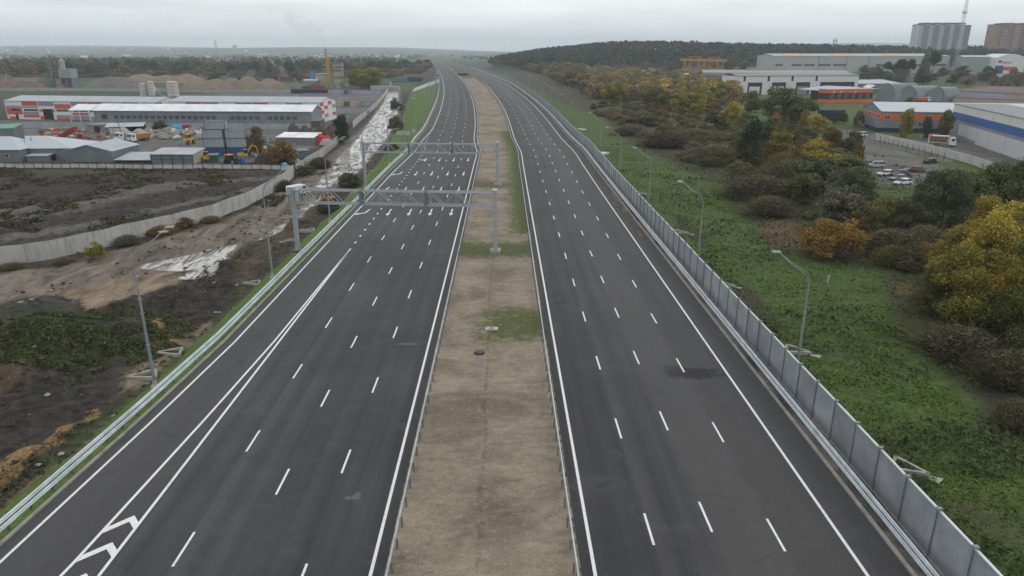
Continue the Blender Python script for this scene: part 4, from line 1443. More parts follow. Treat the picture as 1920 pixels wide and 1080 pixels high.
def twig_bush_mesh(name, seed, n=2600, leafy=900):
    """bare brushwood: thin upright twigs fanning from the ground with a haze of small leaves"""
    r = np.random.default_rng(seed)
    base = r.normal(size=(n, 2)) * 0.16
    base = np.clip(base, -0.42, 0.42)
    L = 0.35 + 0.5 * r.random(n)
    out = base * (0.9 + 0.8 * r.random(n))[:, None] + r.normal(size=(n, 2)) * 0.09
    top = np.stack([base[:, 0] + out[:, 0] * 0.8, base[:, 1] + out[:, 1] * 0.8, L * np.sqrt(np.clip(1 - (np.hypot(*base.T) / 0.5) ** 2, 0.12, 1))], 1)
    bot = np.stack([base[:, 0], base[:, 1], np.maximum(top[:, 2] * 0.25 * r.random(n), 0)], 1)
    side = r.normal(size=(n, 3)); side /= np.linalg.norm(side, axis=1, keepdims=True); side *= 0.0075
    V = np.stack([bot - side, bot + side, top + side * 0.2, top - side * 0.2], 1).reshape(-1, 3)
    F = np.arange(4 * n).reshape(n, 4)
    th = r.random(leafy) * 6.28; ph = r.random(leafy)
    rad = 0.47 * np.sqrt(r.random(leafy)) ; z = np.sqrt(np.clip(1 - (rad / 0.5) ** 2, 0, 1)) * (0.25 + 0.6 * ph)
    P = np.stack([rad * np.cos(th), rad * np.sin(th), z], 1)
    V2, F2 = cards(P, P * 0, np.full(leafy, 0.05), 0.7, 0.2, r)
    me = np_mesh(name, np.vstack([V, V2]), np.vstack([F, F2 + len(V)]), LEAF)
    return me

CR = {}
CR['round_near'] = [crown_mesh("crown", 1 + i, 30000, 0.026, 'round') for i in range(4)]
CR['tall_near'] = [crown_mesh("crown", 91 + i, 16000, 0.026, 'tall') for i in range(3)]
CR['bush_near'] = [crown_mesh("crown", 11 + i, 15000, 0.034, 'bush') for i in range(2)]
CR['round'] = [crown_mesh("crown", 21 + i, 7500, 0.050, 'round') for i in range(4)]
CR['bush'] = [crown_mesh("crown", 31 + i, 5000, 0.055, 'bush') for i in range(3)]
CR['tall'] = [crown_mesh("crown", 41 + i, 5000, 0.050, 'tall') for i in range(3)]
CR['pine'] = [crown_mesh("crown", 51 + i, 3200, 0.055, 'pine') for i in range(2)]
CR['far'] = [crown_mesh("crown", 61 + i, 1500, 0.095, 'round') for i in range(4)]
CR['twig'] = [twig_bush_mesh("crown", 71 + i, 1800, 4200) for i in range(3)]
TR = {'std': [trunk_mesh("trunk", 1 + i) for i in range(3)], 'pine': [trunk_mesh("trunk", 8, 0.22, 0.92, 0.016, 6)],
      'birch': [trunk_mesh("trunk", 5, 0.3, 0.9, 0.012, 12, True)]}

TREE_N = [0]
def tree(p, w, h, kind, color, name, label, group=None, trunk='std', seed=None, squash=1.0):
    TREE_N[0] += 1
    i = TREE_N[0] if seed is None else seed
    root = thing(name, label, name.replace('_', ' ').split(' ')[-1], p, (i * 2.399) % 6.28, group)
    root.scale = (w, w * squash, h)
    ms = CR[kind]
    o = bpy.data.objects.new("crown", ms[i % len(ms)]); COL.objects.link(o); o.parent = root
    j = 1.04 + 0.30 * float(_hash(i * 1.7, 3.1, 5))
    o.color = (color[0] * j, color[1] * j, color[2] * j, 1)
    if trunk:
        t = bpy.data.objects.new("trunk", TR[trunk][i % len(TR[trunk])]); COL.objects.link(t); t.parent = root
    return root

def veg(px, pyb, wpx, pyt, kind, color, name, label, group=None, trunk='std', **kw):
    """tree whose foot is at (px, pyb) in the photo, crown wpx wide, top at row pyt"""
    p = at_g(px, pyb)
    m = px_per_m(p.y, p.z)
    w = wpx / m
    top = height_at(p.y + 0.1 * w, pyt)
    return tree(p, w, max(1.0, top - p.z), kind, color, name, label, group, trunk, **kw)

OLIVE = (0.125, 0.120, 0.042); DOLIVE = (0.082, 0.086, 0.038); GREEN = (0.070, 0.098, 0.032); DGREEN = (0.036, 0.052, 0.026)
YELL = (0.33, 0.27, 0.05); ORNG = (0.25, 0.155, 0.045); BROWN = (0.155, 0.125, 0.068); DBROWN = (0.105, 0.090, 0.056); GREY = (0.14, 0.13, 0.09)
YGREEN = (0.19, 0.175, 0.036); RUSSET = (0.19, 0.12, 0.048); WILLOW = (0.110, 0.130, 0.050); GREYG = (0.095, 0.118, 0.066)

NEAR = [
 # px, foot row, width, top row, kind, colour, name, label
 (1562, 480, 118, 396, 'bush_near', ORNG, 'orange_bush', 'round rust-orange bush standing alone on the green field', None),
 (1800, 592, 140, 445, 'round_near', YGREEN, 'yellow_tree', 'yellow-green tree nearest the camera at the right edge of the field', 'std'),
 (1850, 545, 120, 405, 'round_near', YELL, 'yellow_tree', 'bright yellow tree crown rising just behind the nearest yellow-green one', 'std'),
 (1893, 490, 130, 366, 'round_near', YELL, 'yellow_tree', 'golden tree at the right edge in front of the dark willows', 'std'),
 (1925, 610, 130, 430, 'round_near', YGREEN, 'yellow_tree', 'olive-yellow tree cut by the right edge of the picture', 'std'),
 (1760, 500, 90, 445, 'bush_near', RUSSET, 'brown_bush', 'russet bush at the left foot of the yellow trees', None),
 (1716, 430, 60, 350, 'round', GREYG, 'willow_tree', 'small grey-green willow at the left front of the willow row', 'std'),
 (1762, 435, 100, 300, 'round_near', GREYG, 'willow_tree', 'dark grey-green willow leaning over the parked cars', 'std'),
 (1815, 410, 110, 312, 'round_near', WILLOW, 'willow_tree', 'dense willow right of the one leaning over the parked cars', 'std'),
 (1872, 420, 140, 290, 'round_near', WILLOW, 'willow_tree', 'tall willow in front of the blue-banded warehouse', 'std'),
 (1925, 430, 120, 286, 'round_near', GREEN, 'willow_tree', 'green willow at the right edge beneath the blue-banded warehouse', 'std'),
 (1652, 440, 95, 366, 'round_near', OLIVE, 'olive_tree', 'olive tree below the parked cars left of the willow row', 'std'),
 (1700, 452, 85, 372, 'round_near', DOLIVE, 'olive_tree', 'dark olive tree right of the olive one below the parked cars', 'std'),
 (1575, 425, 90, 352, 'round', GREY, 'grey_tree', 'greyish half-bare tree in front of the left willow', 'std'),
 (1500, 385, 70, 318, 'round', OLIVE, 'olive_tree', 'olive tree below the bright orange tree', 'std'),
 (1460, 300, 60, 240, 'round', YGREEN, 'olive_tree', 'yellow-green tree between the dark birch and the orange tree', 'std'),
 (1340, 250, 50, 205, 'round', OLIVE, 'olive_tree', 'olive tree right behind the grey container', 'std'),
 (1290, 215, 60, 170, 'round', YGREEN, 'yellow_tree', 'yellow-green rounded tree at the front of the autumn thicket', 'std'),
 (1230, 205, 60, 160, 'round', OLIVE, 'olive_tree', 'olive rounded tree at the front left of the autumn thicket', 'std'),
 (1150, 195, 55, 150, 'round', YGREEN, 'yellow_tree', 'yellowish tree at the left front of the autumn thicket', 'std'),
 (1530, 368, 105, 292, 'round', GREYG, 'willow_tree', 'grey-green willow at the left end of the gravel lot', 'std'),
 (1590, 400, 96, 300, 'round_near', GREYG, 'willow_tree', 'broad grey-green willow left of the parked cars', 'std'),
 (1588, 330, 70, 288, 'round', WILLOW, 'willow_tree', 'low willow just behind the broad one left of the parked cars', 'std'),
 (1675, 475, 110, 418, 'twig', DBROWN, 'brown_bush', 'dark brown bush between the orange bush and the yellow trees', None),
 (1620, 425, 85, 375, 'twig', BROWN, 'brown_bush', 'bare brown bush in front of the broad willow', None),
 (1730, 470, 80, 410, 'twig', GREY, 'brown_bush', 'greyish bare bush under the willow row', None),
 (1442, 402, 80, 358, 'twig', DBROWN, 'brown_bush', 'low dark bush left of the orange bush', None),
 (1425, 372, 130, 318, 'twig', DBROWN, 'brown_bush', 'wide dark thicket bush in the middle of the green field', None),
 (1478, 345, 90, 288, 'twig', DBROWN, 'brown_bush', 'dark bare bush under the orange trees', None),
 (1405, 312, 60, 222, 'tall', DGREEN, 'birch_tree', 'dark birch with a leaning pale trunk left of the orange trees', 'birch'),
 (1428, 290, 55, 222, 'round', GREEN, 'green_tree', 'rounded green tree right behind the dark birch', 'std'),
 (1523, 318, 78, 256, 'round', YELL, 'orange_tree', 'bright orange tree in front of the gravel lot', 'std'),
 (1452, 244, 28, 212, 'tall', ORNG, 'orange_tree', 'small orange tree below the big rounded willows', 'std'),
 (1505, 245, 28, 206, 'tall', ORNG, 'orange_tree', 'small orange tree right of the other small one under the willows', 'std'),
 (1532, 248, 42, 212, 'round', YELL, 'orange_tree', 'pale orange sparse tree beside the dark container', 'std'),
 (1374, 232, 48, 186, 'round', YELL, 'yellow_tree', 'yellow tree left of the big rounded willows', 'std'),
 (1310, 225, 38, 188, 'round', YGREEN, 'yellow_tree', 'yellow-green tree in the scrub above the grey container', 'std'),
 (1463, 228, 80, 158, 'round', WILLOW, 'willow_tree', 'big rounded willow in front of the purple and white hall', 'std'),
 (1500, 232, 68, 180, 'round', WILLOW, 'willow_tree', 'rounded willow right of the bigger one by the purple and white hall', 'std'),
 (1408, 210, 48, 166, 'round', OLIVE, 'olive_tree', 'olive tree left of the big rounded willow', 'std'),
 (1355, 195, 50, 154, 'round', YGREEN, 'yellow_tree', 'yellow-green tree left of the purple and white hall', 'std'),
 (1325, 300, 90, 270, 'twig', DBROWN, 'brown_bush', 'dark bare bush in scrub right of the second lamp arms', None),
 (1250, 275, 90, 238, 'twig', DBROWN, 'brown_bush', 'wide brown bush left of the dead trunks', None),
 (1300, 262, 80, 235, 'twig', BROWN, 'brown_bush', 'brown bush in front of the grey container', None),
 (1345, 300, 70, 262, 'twig', BROWN, 'brown_bush', 'brown bush below the grey container', None),
 (1180, 252, 60, 228, 'twig', GREY, 'brown_bush', 'greyish low bush near the barrier far up the field', None),
 (1215, 235, 70, 208, 'bush', OLIVE, 'olive_bush', 'olive bush far up the field near the barrier', None),
 (1395, 342, 60, 305, 'bush', DOLIVE, 'olive_bush', 'dark olive bush above the wide dark thicket bush', None),
 (1700, 228, 36, 180, 'round', OLIVE, 'thin_tree', 'thin sparse tree by the grey wall of the orange-striped warehouse', 'std'),
 (1697, 258, 32, 200, 'round', YGREEN, 'thin_tree', 'leafy young tree in front of the orange-striped warehouse wall', 'std'),
 (1733, 262, 20, 214, 'round', DOLIVE, 'thin_tree', 'narrow dark tree between the two young trees by the striped warehouse', 'std'),
 (1770, 262, 30, 200, 'round', OLIVE, 'thin_tree', 'young tree left of the blue-banded warehouse corner', 'std'),
 (1572, 232, 30, 205, 'bush', DOLIVE, 'olive_bush', 'dark bush below the dark blue container', None),
 (1608, 238, 26, 208, 'tall', GREY, 'thin_tree', 'bare thin trees against the gable of the striped warehouse', 'std'),
 (1560, 262, 34, 232, 'bush', OLIVE, 'olive_bush', 'bush beside the road bend near the white car', None),
 (1745, 152, 30, 95, 'pine', DGREEN, 'pine_tree', 'tallest dark pine in front of the grey apartment tower', 'pine'),
 (1685, 150, 30, 112, 'pine', DGREEN, 'pine_tree', 'dark pine left of the tallest one by the long grey hall', 'pine'),
 (1663, 148, 26, 116, 'pine', DGREEN, 'pine_tree', 'leftmost dark pine in front of the long grey hall', 'pine'),
 (1702, 150, 28, 112, 'pine', DGREEN, 'pine_tree', 'dark pine close right of another by the long grey hall', 'pine'),
 (1597, 136, 24, 116, 'bush', DGREEN, 'green_tree', 'dark round tree in front of the left half of the long grey hall', 'std'),
 (1622, 137, 30, 119, 'bush', GREY, 'bare_tree', 'greyish bare tree in front of the long grey hall', 'std'),
 (1730, 155, 30, 100, 'tall', GREY, 'bare_tree', 'tall bare tree left of the tallest pine', 'std'),
 (1640, 137, 26, 118, 'bush', GREY, 'bare_tree', 'bare tree right of the other one by the long grey hall', 'std'),
 # left side
 (692, 166, 72, 121, 'round_near', YGREEN, 'willow_tree', 'big yellow-green rounded willow by the end of the muddy road', 'std'),
 (672, 162, 50, 128, 'round', OLIVE, 'willow_tree', 'olive willow joined to the big rounded one on its left', 'std'),
 (643, 268, 34, 212, 'round', DGREEN, 'dark_tree', 'dark green tree leaning over the grey fence by the muddy road', 'std'),
 (528, 306, 58, 252, 'bush', RUSSET, 'brown_tree', 'brown leafy tree beside the container stack', 'std'),
 (487, 292, 44, 238, 'tall', BROWN, 'brown_tree', 'thin brown tree in front of the pale blue container', 'std'),
 (300, 244, 26, 221, 'bush', DOLIVE, 'dark_bush', 'dark bush against the long grey warehouse wall', None),
 (178, 486, 34, 446, 'bush', YGREEN, 'yellow_bush', 'yellowish weed bush growing against the curved grey fence', None),
 (300, 438, 60, 418, 'twig', RUSSET, 'brown_bush', 'brown weeds against the middle of the curved grey fence', None),
 (240, 458, 44, 436, 'twig', GREY, 'grey_bush', 'grey-brown weeds against the curved grey fence left of the middle', None),
 (340, 428, 46, 404, 'bush', (0.11, 0.08, 0.025), 'yellow_bush', 'low golden weeds at the foot of the curved grey fence', None),
 (395, 416, 40, 402, 'twig', BROWN, 'brown_bush', 'brown weeds near the bend of the curved grey fence', None),
 (20, 504, 40, 492, 'twig', DBROWN, 'brown_bush', 'dark weeds at the left end of the curved grey fence', None),
 (120, 494, 36, 478, 'twig', GREY, 'grey_bush', 'sparse grey weeds on the curved grey fence near its left end', None),
 (535, 358, 30, 332, 'twig', DBROWN, 'brown_bush', 'dark weeds where the curved fence meets the white one', None),
 (575, 328, 40, 305, 'bush', DOLIVE, 'olive_bush', 'olive scrub between the fence and the muddy road', None),
 (618, 396, 40, 372, 'bush', DOLIVE, 'olive_bush', 'dark scrub on the spoil bank between the two gantries', None),
 (655, 352, 50, 322, 'bush', DOLIVE, 'olive_bush', 'green scrub on the spoil bank by the far gantry', None),
 (600, 315, 40, 290, 'twig', DBROWN, 'brown_bush', 'dark weeds along the fence opposite the far gantry', None),
 (745, 210, 26, 178, 'bush', DOLIVE, 'olive_bush', 'dark scrub right of the white muddy road near its far end', None),
 (742, 246, 30, 214, 'bush', DBROWN, 'dark_bush', 'dark scrub right of the white muddy road beside the slope', None),
 (735, 290, 30, 262, 'bush', DOLIVE, 'olive_bush', 'dark scrub left of the wide sign back', None),
 (1092, 168, 20, 140, 'bush', DOLIVE, 'olive_bush', 'bush by the far end of the green field next to the barrier', None),
]
for (px, pb, w, pt, kind, colr, nm, lab, tk) in NEAR:
    veg(px, pb, w, pt, kind, colr, nm, lab, trunk=tk)
# lower skirts of the big yellow trees
veg(1820, 610, 120, 505, 'bush_near', YGREEN, 'yellow_bush', 'yellow-green bush skirting the foot of the nearest yellow tree', trunk=None)
veg(1885, 640, 130, 520, 'bush_near', (0.08, 0.085, 0.02), 'yellow_bush', 'olive-yellow bush at the right edge under the golden tree', trunk=None)
veg(1800, 665, 150, 600, 'twig', DBROWN, 'brown_bush', 'dark brushwood in front of the yellow trees', trunk=None)
veg(1890, 720, 110, 640, 'twig', DBROWN, 'brown_bush', 'dark brushwood at the right edge below the yellow trees', trunk=None)
veg(1905, 800, 80, 735, 'twig', DBROWN, 'brown_bush', 'lowest dark brushwood at the right edge of the grass', trunk=None)
veg(1950, 700, 130, 560, 'bush_near', DOLIVE, 'olive_bush', 'dark olive bush cut by the right edge', trunk=None)

for (px, pb, w, pt, colr, lab) in ((1765, 560, 80, 470, (0.17, 0.115, 0.045), 'pinkish-brown thin tree at the left flank of the yellow trees'),
        (1838, 470, 90, 372, (0.26, 0.21, 0.04), 'tall yellow-green tree top rising above the bright yellow crown'),
        (1900, 545, 110, 420, (0.14, 0.135, 0.045), 'olive tree between the yellow crowns at the right edge'),
        (1860, 610, 100, 505, (0.30, 0.22, 0.035), 'small golden tree low in front of the yellow group'),
        (1745, 590, 80, 495, (0.14, 0.12, 0.05), 'greyish olive thin tree standing left of the yellow group'),
        (1782, 520, 90, 425, (0.24, 0.20, 0.045), 'slim yellow-green tree rising behind the nearest yellow tree'),
        (1915, 500, 90, 388, (0.22, 0.19, 0.05), 'slim yellow tree top at the right edge')):
    veg(px, pb, w * 1.1, pt, 'tall_near', colr, 'yellow_tree', lab)
thicket_done = False
# thickets: scattered within outlines; members of one thicket look alike
def thicket(outline, n, kinds, cols, wr, hr, name, label, group, seed, trunk='std', z=-2.3, mind=3.0, kindz='far'):
    r = random.Random(seed)
    P = [at_g(a, b) for a, b in outline]
    xs = [p.x for p in P]; ys = [p.y for p in P]
    poly = np.array([(p.x, p.y) for p in P])
    pts = []
    tries = 0
    # equal density over the picture, not the ground: sample rows evenly in 1/distance
    lo, hi = 1 / max(ys), 1 / min(ys)
    while len(pts) < n and tries < 40000:
        tries += 1
        y = 1 / (lo + (hi - lo) * r.random())
        x = min(xs) + (max(xs) - min(xs)) * r.random()
        if sdf(poly, np.array([x]), np.array([y]))[0] < 0: continue
        md = mind * (y / 250.0) ** 0.5
        if any((x - a) ** 2 + (y - b) ** 2 < md * md for a, b in pts): continue
        pts.append((x, y))
    for i, (x, y) in enumerate(pts):
        w = r.uniform(*wr); h = r.uniform(*hr)
        j = r.randrange(len(cols))
        tree((x, y, float(zg(x, y)) - 0.2), w, h, r.choice(kinds), cols[j], name, label, group, trunk)

thicket([(1095, 182), (1150, 190), (1240, 190), (1375, 205), (1385, 165), (1300, 148), (1200, 138), (1060, 128), (1000, 122), (1010, 136)], 250, ['round', 'far', 'round', 'far', 'tall'],
        [(0.20, 0.19, 0.07), (0.32, 0.26, 0.06), (0.29, 0.21, 0.09), (0.23, 0.18, 0.11), (0.26, 0.17, 0.085), (0.25, 0.22, 0.085), (0.36, 0.27, 0.06), (0.20, 0.17, 0.10)], (9, 15), (7.5, 12), 'thicket_tree',
        'one of the autumn-coloured trees of the dense thicket beyond the green field', 'thicket beyond the green field', 5, mind=3.2)
thicket([(1100, 195), (1200, 192), (1330, 198), (1400, 225), (1380, 262), (1300, 262), (1220, 262), (1160, 240), (1120, 215)], 110, ['bush', 'twig', 'bush', 'tall'],
        [BROWN, OLIVE, RUSSET, GREY, OLIVE, (0.13, 0.11, 0.05)], (4, 8), (1.6, 4.2), 'scrub_bush',
        'one of the low brownish scrub bushes in front of the autumn thicket', 'scrub in front of the autumn thicket', 6, trunk=None, mind=2.8)
thicket([(1370, 262), (1480, 245), (1560, 262), (1620, 300), (1600, 340), (1530, 345), (1450, 320), (1390, 310)], 60, ['bush', 'twig', 'bush', 'tall'],
        [BROWN, DOLIVE, RUSSET, OLIVE, (0.12, 0.08, 0.022)], (4, 8), (3, 7), 'scrub_bush',
        'one of the mixed brown and olive bushes around the dark birch and orange tree', 'scrub around the dark birch', 7, trunk=None, mind=2.6)
thicket([(1500, 430), (1560, 385), (1640, 380), (1740, 430), (1740, 480), (1700, 520), (1630, 470)], 40, ['bush', 'bush', 'twig'],
        [DBROWN, DOLIVE, BROWN, GREYG, OLIVE], (3.5, 6), (2.2, 4.0), 'scrub_bush',
        'one of the dark bushes filling the ground below the willow row', 'scrub below the willow row', 8, trunk=None, mind=2.4)
thicket([(1740, 520), (1790, 600), (1870, 660), (1960, 680), (1960, 600), (1850, 560)], 12, ['twig', 'bush_near'],
        [DBROWN, DOLIVE, (0.05, 0.045, 0.02)], (3.0, 4.5), (1.6, 3.0), 'scrub_bush',
        'one of the dark bushes at the foot of the yellow trees', 'scrub at the foot of the yellow trees', 9, trunk=None, mind=2.0)
thicket([(1640, 415), (1700, 405), (1760, 380), (1960, 340), (1960, 400), (1800, 430), (1650, 430)], 14, ['round', 'bush'],
        [GREYG, WILLOW, DGREEN, DOLIVE], (5, 8), (4, 6.2), 'willow_tree',
        'one of the dark willows packed behind the front row at the right', 'dark willows at the right', 10, mind=4)
thicket([(1270, 262), (1380, 255), (1440, 300), (1500, 345), (1480, 380), (1340, 318), (1270, 300)], 46, ['bush', 'bush', 'twig'],
        [DBROWN, BROWN, DOLIVE, GREY], (3.5, 7), (2, 3.6), 'scrub_bush',
        'one of the dark low bushes across the middle of the right field', 'scrub across the right field', 12, trunk=None, mind=2.6)
# trees right behind the barrier far away
thicket([(915, 121), (965, 127), (1010, 138), (1060, 155), (1095, 172), (1095, 132), (1000, 116), (940, 111)], 110, ['far', 'far'],
        [GREYG, BROWN, DOLIVE, RUSSET, OLIVE], (14, 20), (10, 15), 'roadside_tree',
        'one of the hazy trees crowding the far end of the noise barrier', 'trees at the far end of the barrier', 13, mind=6)
# band of trees across the left distance
thicket([(0, 146), (140, 144), (260, 141), (420, 143), (560, 143), (600, 139), (600, 122), (400, 120), (200, 120), (0, 126)], 170, ['far', 'tall', 'round'],
        [DOLIVE, DGREEN, OLIVE, GREYG, RUSSET, DGREEN], (12, 25), (9, 19), 'distant_tree',
        'one of the trees of the hazy belt behind the gravel heaps and goods wagons', 'tree belt behind the goods wagons', 14, mind=8)
thicket([(625, 140), (720, 138), (800, 133), (800, 122), (700, 118), (610, 120)], 42, ['far'],
        [DOLIVE, DGREEN, GREYG, BROWN], (18, 28), (12, 17), 'distant_tree',
        'one of the hazy trees behind the asphalt plant and the rounded willow', 'trees behind the asphalt plant', 15, mind=16)
thicket([(1600, 160), (1700, 158), (1920, 168), (1920, 145), (1780, 140), (1620, 146)], 40, ['round', 'bush', 'far'],
        [GREY, BROWN, DOLIVE, GREY, DGREEN], (9, 15), (7, 12), 'bare_tree',
        'one of the greyish trees between the maroon roofs and the long grey hall', 'trees by the long grey hall', 16, mind=10)
thicket([(1180, 128), (1310, 135), (1420, 137), (1410, 128), (1250, 120), (1170, 119)], 18, ['far'],
        [DGREEN, DOLIVE, OLIVE], (14, 20), (11, 16), 'dark_tree',
        'one of the dark trees around the yellow gantry cranes', 'trees around the yellow cranes', 17, mind=12)

thicket([(-40, 150), (260, 147), (420, 149), (600, 148), (780, 146), (800, 132), (600, 136), (-40, 134)], 110, ['bush', 'far'],
        [(0.13, 0.11, 0.05), (0.16, 0.115, 0.055), OLIVE, (0.10, 0.09, 0.05)], (12, 22), (4, 8), 'distant_bush',
        'one of the low brownish bushes filling the foot of the hazy tree belt', 'bushes under the hazy tree belt', 19, trunk=None, mind=9)
# the forested hill: a far-off wood
r = np.random.default_rng(5)
n = 14000
hx = r.uniform(-60, 2600, n); hy = 1120 + 700 * r.random(n) ** 1.3
keep = (hill_h(hx, hy) > 1.0) | (hy > 1150) & (hx > 60)
keep &= hx > -40 + (hy - 1120) * 0.02
hx, hy = hx[keep], hy[keep]
hz_ = zg(hx, hy)
VV, FF = [], []
nl = 16
for (x, y, z) in zip(hx, hy, hz_):
    H_ = r.uniform(11, 18); W_ = r.uniform(4.5, 8)
    d = r.normal(size=(nl, 3)); d /= np.linalg.norm(d, axis=1, keepdims=True)
    d[:, 2] = np.abs(d[:, 2]) * 1.1 - 0.15
    P = np.array([x, y, z + H_ * 0.62]) + d * np.array([W_ * 0.75, W_ * 0.75, H_ * 0.42])
    v_, f_ = cards(P, d * 1.4, np.full(nl, 5.2), 0.9, 0.2, r)
    VV.append(v_)
VV = np.vstack(VV)
FF = np.arange(len(VV)).reshape(-1, 4)
k = NT("far_wood")
v = k.coord('World')
n1 = k.noise(0.035, 5, v); n2 = k.noise(0.012, 3, v)
rnd = k.n('NewGeometry').outputs['Random Per Island']
col = k.mix(k.remap(n1, 0.38, 0.62), (0.030, 0.040, 0.022, 1), (0.125, 0.102, 0.050, 1))
col = k.mix(k.remap(n2, 0.5, 0.65), col, (0.038, 0.044, 0.022, 1))
col = k.mix(k.math('MULTIPLY', rnd, 0.8), col, (0.010, 0.014, 0.010, 1))
me = np_mesh("forest", VV, FF, k.fin(col, 0.95, 0, 0.1))
fo = bpy.data.objects.new("forest", me); COL.objects.link(fo)
tag(fo, "far-off wooded hill in mixed dark green and brown behind the industrial halls", "forest", kind='stuff')

# distant belts and clumps of trees, hazy, over the farmland
n = 2600
ty = 1 / r.uniform(1 / 6500, 1 / 1150, n)
tx = r.uniform(-1, 1, n) * ty * 0.8
cl = fbm(tx / 420, ty / 160, 61, 3)
ok = (cl > 0.53) & ((tx < -60) | (ty > 2600)) & ~((np.abs(tx + 0.085 * ty + 20) < 90) & (ty < 3300))
tx, ty = tx[ok], ty[ok]; tz = zg(tx, ty)
VV = []
for (x, y, z) in zip(tx, ty, tz):
    sc = 1 + y / 5000
    d = r.normal(size=(14, 3)); d /= np.linalg.norm(d, axis=1, keepdims=True); d[:, 2] = np.abs(d[:, 2])
    P = np.array([x, y, z + 2]) + d * np.array([22 * sc, 8, 9])
    VV.append(cards(P, d, np.full(14, 8.0), 0.8, 0.2, r)[0])
VV = np.vstack(VV); FF = np.arange(len(VV)).reshape(-1, 4)
k = NT("far_belts"); rnd = k.n('NewGeometry').outputs['Random Per Island']
me = np_mesh("distant_woodland", VV, FF, k.fin(k.mix(rnd, (0.018, 0.025, 0.016, 1), (0.045, 0.05, 0.028, 1)), 0.95, 0, 0.1))
fo = bpy.data.objects.new("distant_woodland", me); COL.objects.link(fo)
tag(fo, "hazy belts and clumps of trees across the far plain", "woodland", kind='stuff')

# ------------------------------------------------------------------ rough grass and weeds (stuff)
def weeds(name, label, n, xr, yr, size, maskf, col_a, col_b, hgt, seed, mat=None, cat="grass"):
    r = np.random.default_rng(seed)
    y = 1 / r.uniform(1 / yr[1], 1 / yr[0], n)
    x = r.uniform(xr[0], xr[1], n)
    w = maskf(x, y)
    keep = r.random(n) < w
    x, y = x[keep], y[keep]
    z = zg(x, y)
    m = len(x)
    patch = fbm(x / 2.2, y / 2.2, seed + 3, 3)
    H_ = hgt * (0.3 + 1.2 * np.clip(patch - 0.25, 0, 1)) * (0.5 + r.random(m))
    P = np.stack([x, y, z + H_ * 0.5], 1)
    s = size * (0.7 + 0.6 * r.random(m)) * (1 + y / 120)
    V, F = cards(P, np.zeros((m, 3)), s, 0.55, 0.9, r)
    me = np_mesh(name, V, F, mat)
    o = bpy.data.objects.new(name, me); COL.objects.link(o)
    tag(o, label, cat, kind='stuff')
    return o
def grass_mat(name, a, b, c):
    k = NT(name); v = k.coord('World')
    rnd = k.n('NewGeometry').outputs['Random Per Island']
    n1 = k.noise(0.14, 4, v, dist=0.8); n2 = k.noise(0.7, 4, v)
    col = k.mix(k.remap(n2, 0.35, 0.65), a + (1,), b + (1,))
    col = k.mix(k.remap(n1, 0.52, 0.66), col, c + (1,))
    f = k.remap(rnd, 0, 1, 0.6, 1.4)
    g = k.n('CombineColor')
    for i in range(3): k.l(f, g.inputs[i])
    return k.fin(k.mix(1.0, col, g.outputs[0], 'MULTIPLY'), 0.85, 0, 0.15)
FIELD = grass_mat("field_weeds", (0.054, 0.086, 0.016), (0.108, 0.176, 0.027), (0.095, 0.105, 0.036))
DARKW = grass_mat("dark_weeds", (0.042, 0.056, 0.022), (0.090, 0.112, 0.042), (0.10, 0.090, 0.050))
VRG = grass_mat("verge_blades", (0.05, 0.085, 0.014), (0.10, 0.155, 0.028), (0.09, 0.12, 0.03))
def field_mask(x, y):
    lim = 26.8 + 0 * y
    return (x > lim) * np.clip(fbm(x / 3.2, y / 3.2, 9, 3) * 2.6 - 0.75, 0.08, 1)
weeds("field_grass", "rough green grass and weeds of the field behind the noise barrier", 230000, (26.5, 92), (29, 230), 0.17, field_mask, None, None, 0.15, 21, FIELD)
def tall_mask(x, y):
    return (x > 27.5) * np.clip((fbm(x / 7, y / 7, 33, 3) - 0.52) * 9, 0, 1)
weeds("tall_weeds", "darker taller weeds in patches over the green field", 70000, (27, 110), (34, 240), 0.26, tall_mask, None, None, 0.8, 22, DARKW, "weeds")
mc = at(115, 640, -2.3)
def mound_mask(x, y):
    d = np.hypot((x - mc.x) / 1.5, y - mc.y)
    return ((d < 9.5) & (fbm(x / 2.2, y / 2.2, 4, 3) > 0.36)) * 1.0
weeds("mound_weeds", "dull green weeds covering the spoil mound at the left", 70000, (mc.x - 16, mc.x + 16), (mc.y - 10, mc.y + 10), 0.17, mound_mask, None, None, 0.5, 23, DARKW, "weeds")
def scrubfield(x, y):
    return ((y > 120) & (x < -48)) * np.clip((fbm(x / 9, y / 9, 14, 3) - 0.47) * 6, 0, 1) * 0.8
SCR = grass_mat("dry_scrub", (0.050, 0.043, 0.026), (0.092, 0.080, 0.050), (0.06, 0.062, 0.030))
weeds("dry_scrub", "dry brownish scrub over the fenced dark field", 90000, (-150, -48), (118, 196), 0.30, scrubfield, None, None, 0.30, 24, SCR, "scrub")

def bank_mask(x, y):
    c = -31.5 - 0.0122 * y
    return ((x < c - 3.0) & (x > c - 11)) * np.clip((fbm(x / 3.0, y / 3.0, 52, 3) - 0.53) * 7, 0, 1)
weeds("bank_weeds", "scattered dull weeds on the dark earth bank beside the left verge", 60000, (-66, -34), (38, 320), 0.17, bank_mask, None, None, 0.35, 27, DARKW, "weeds")
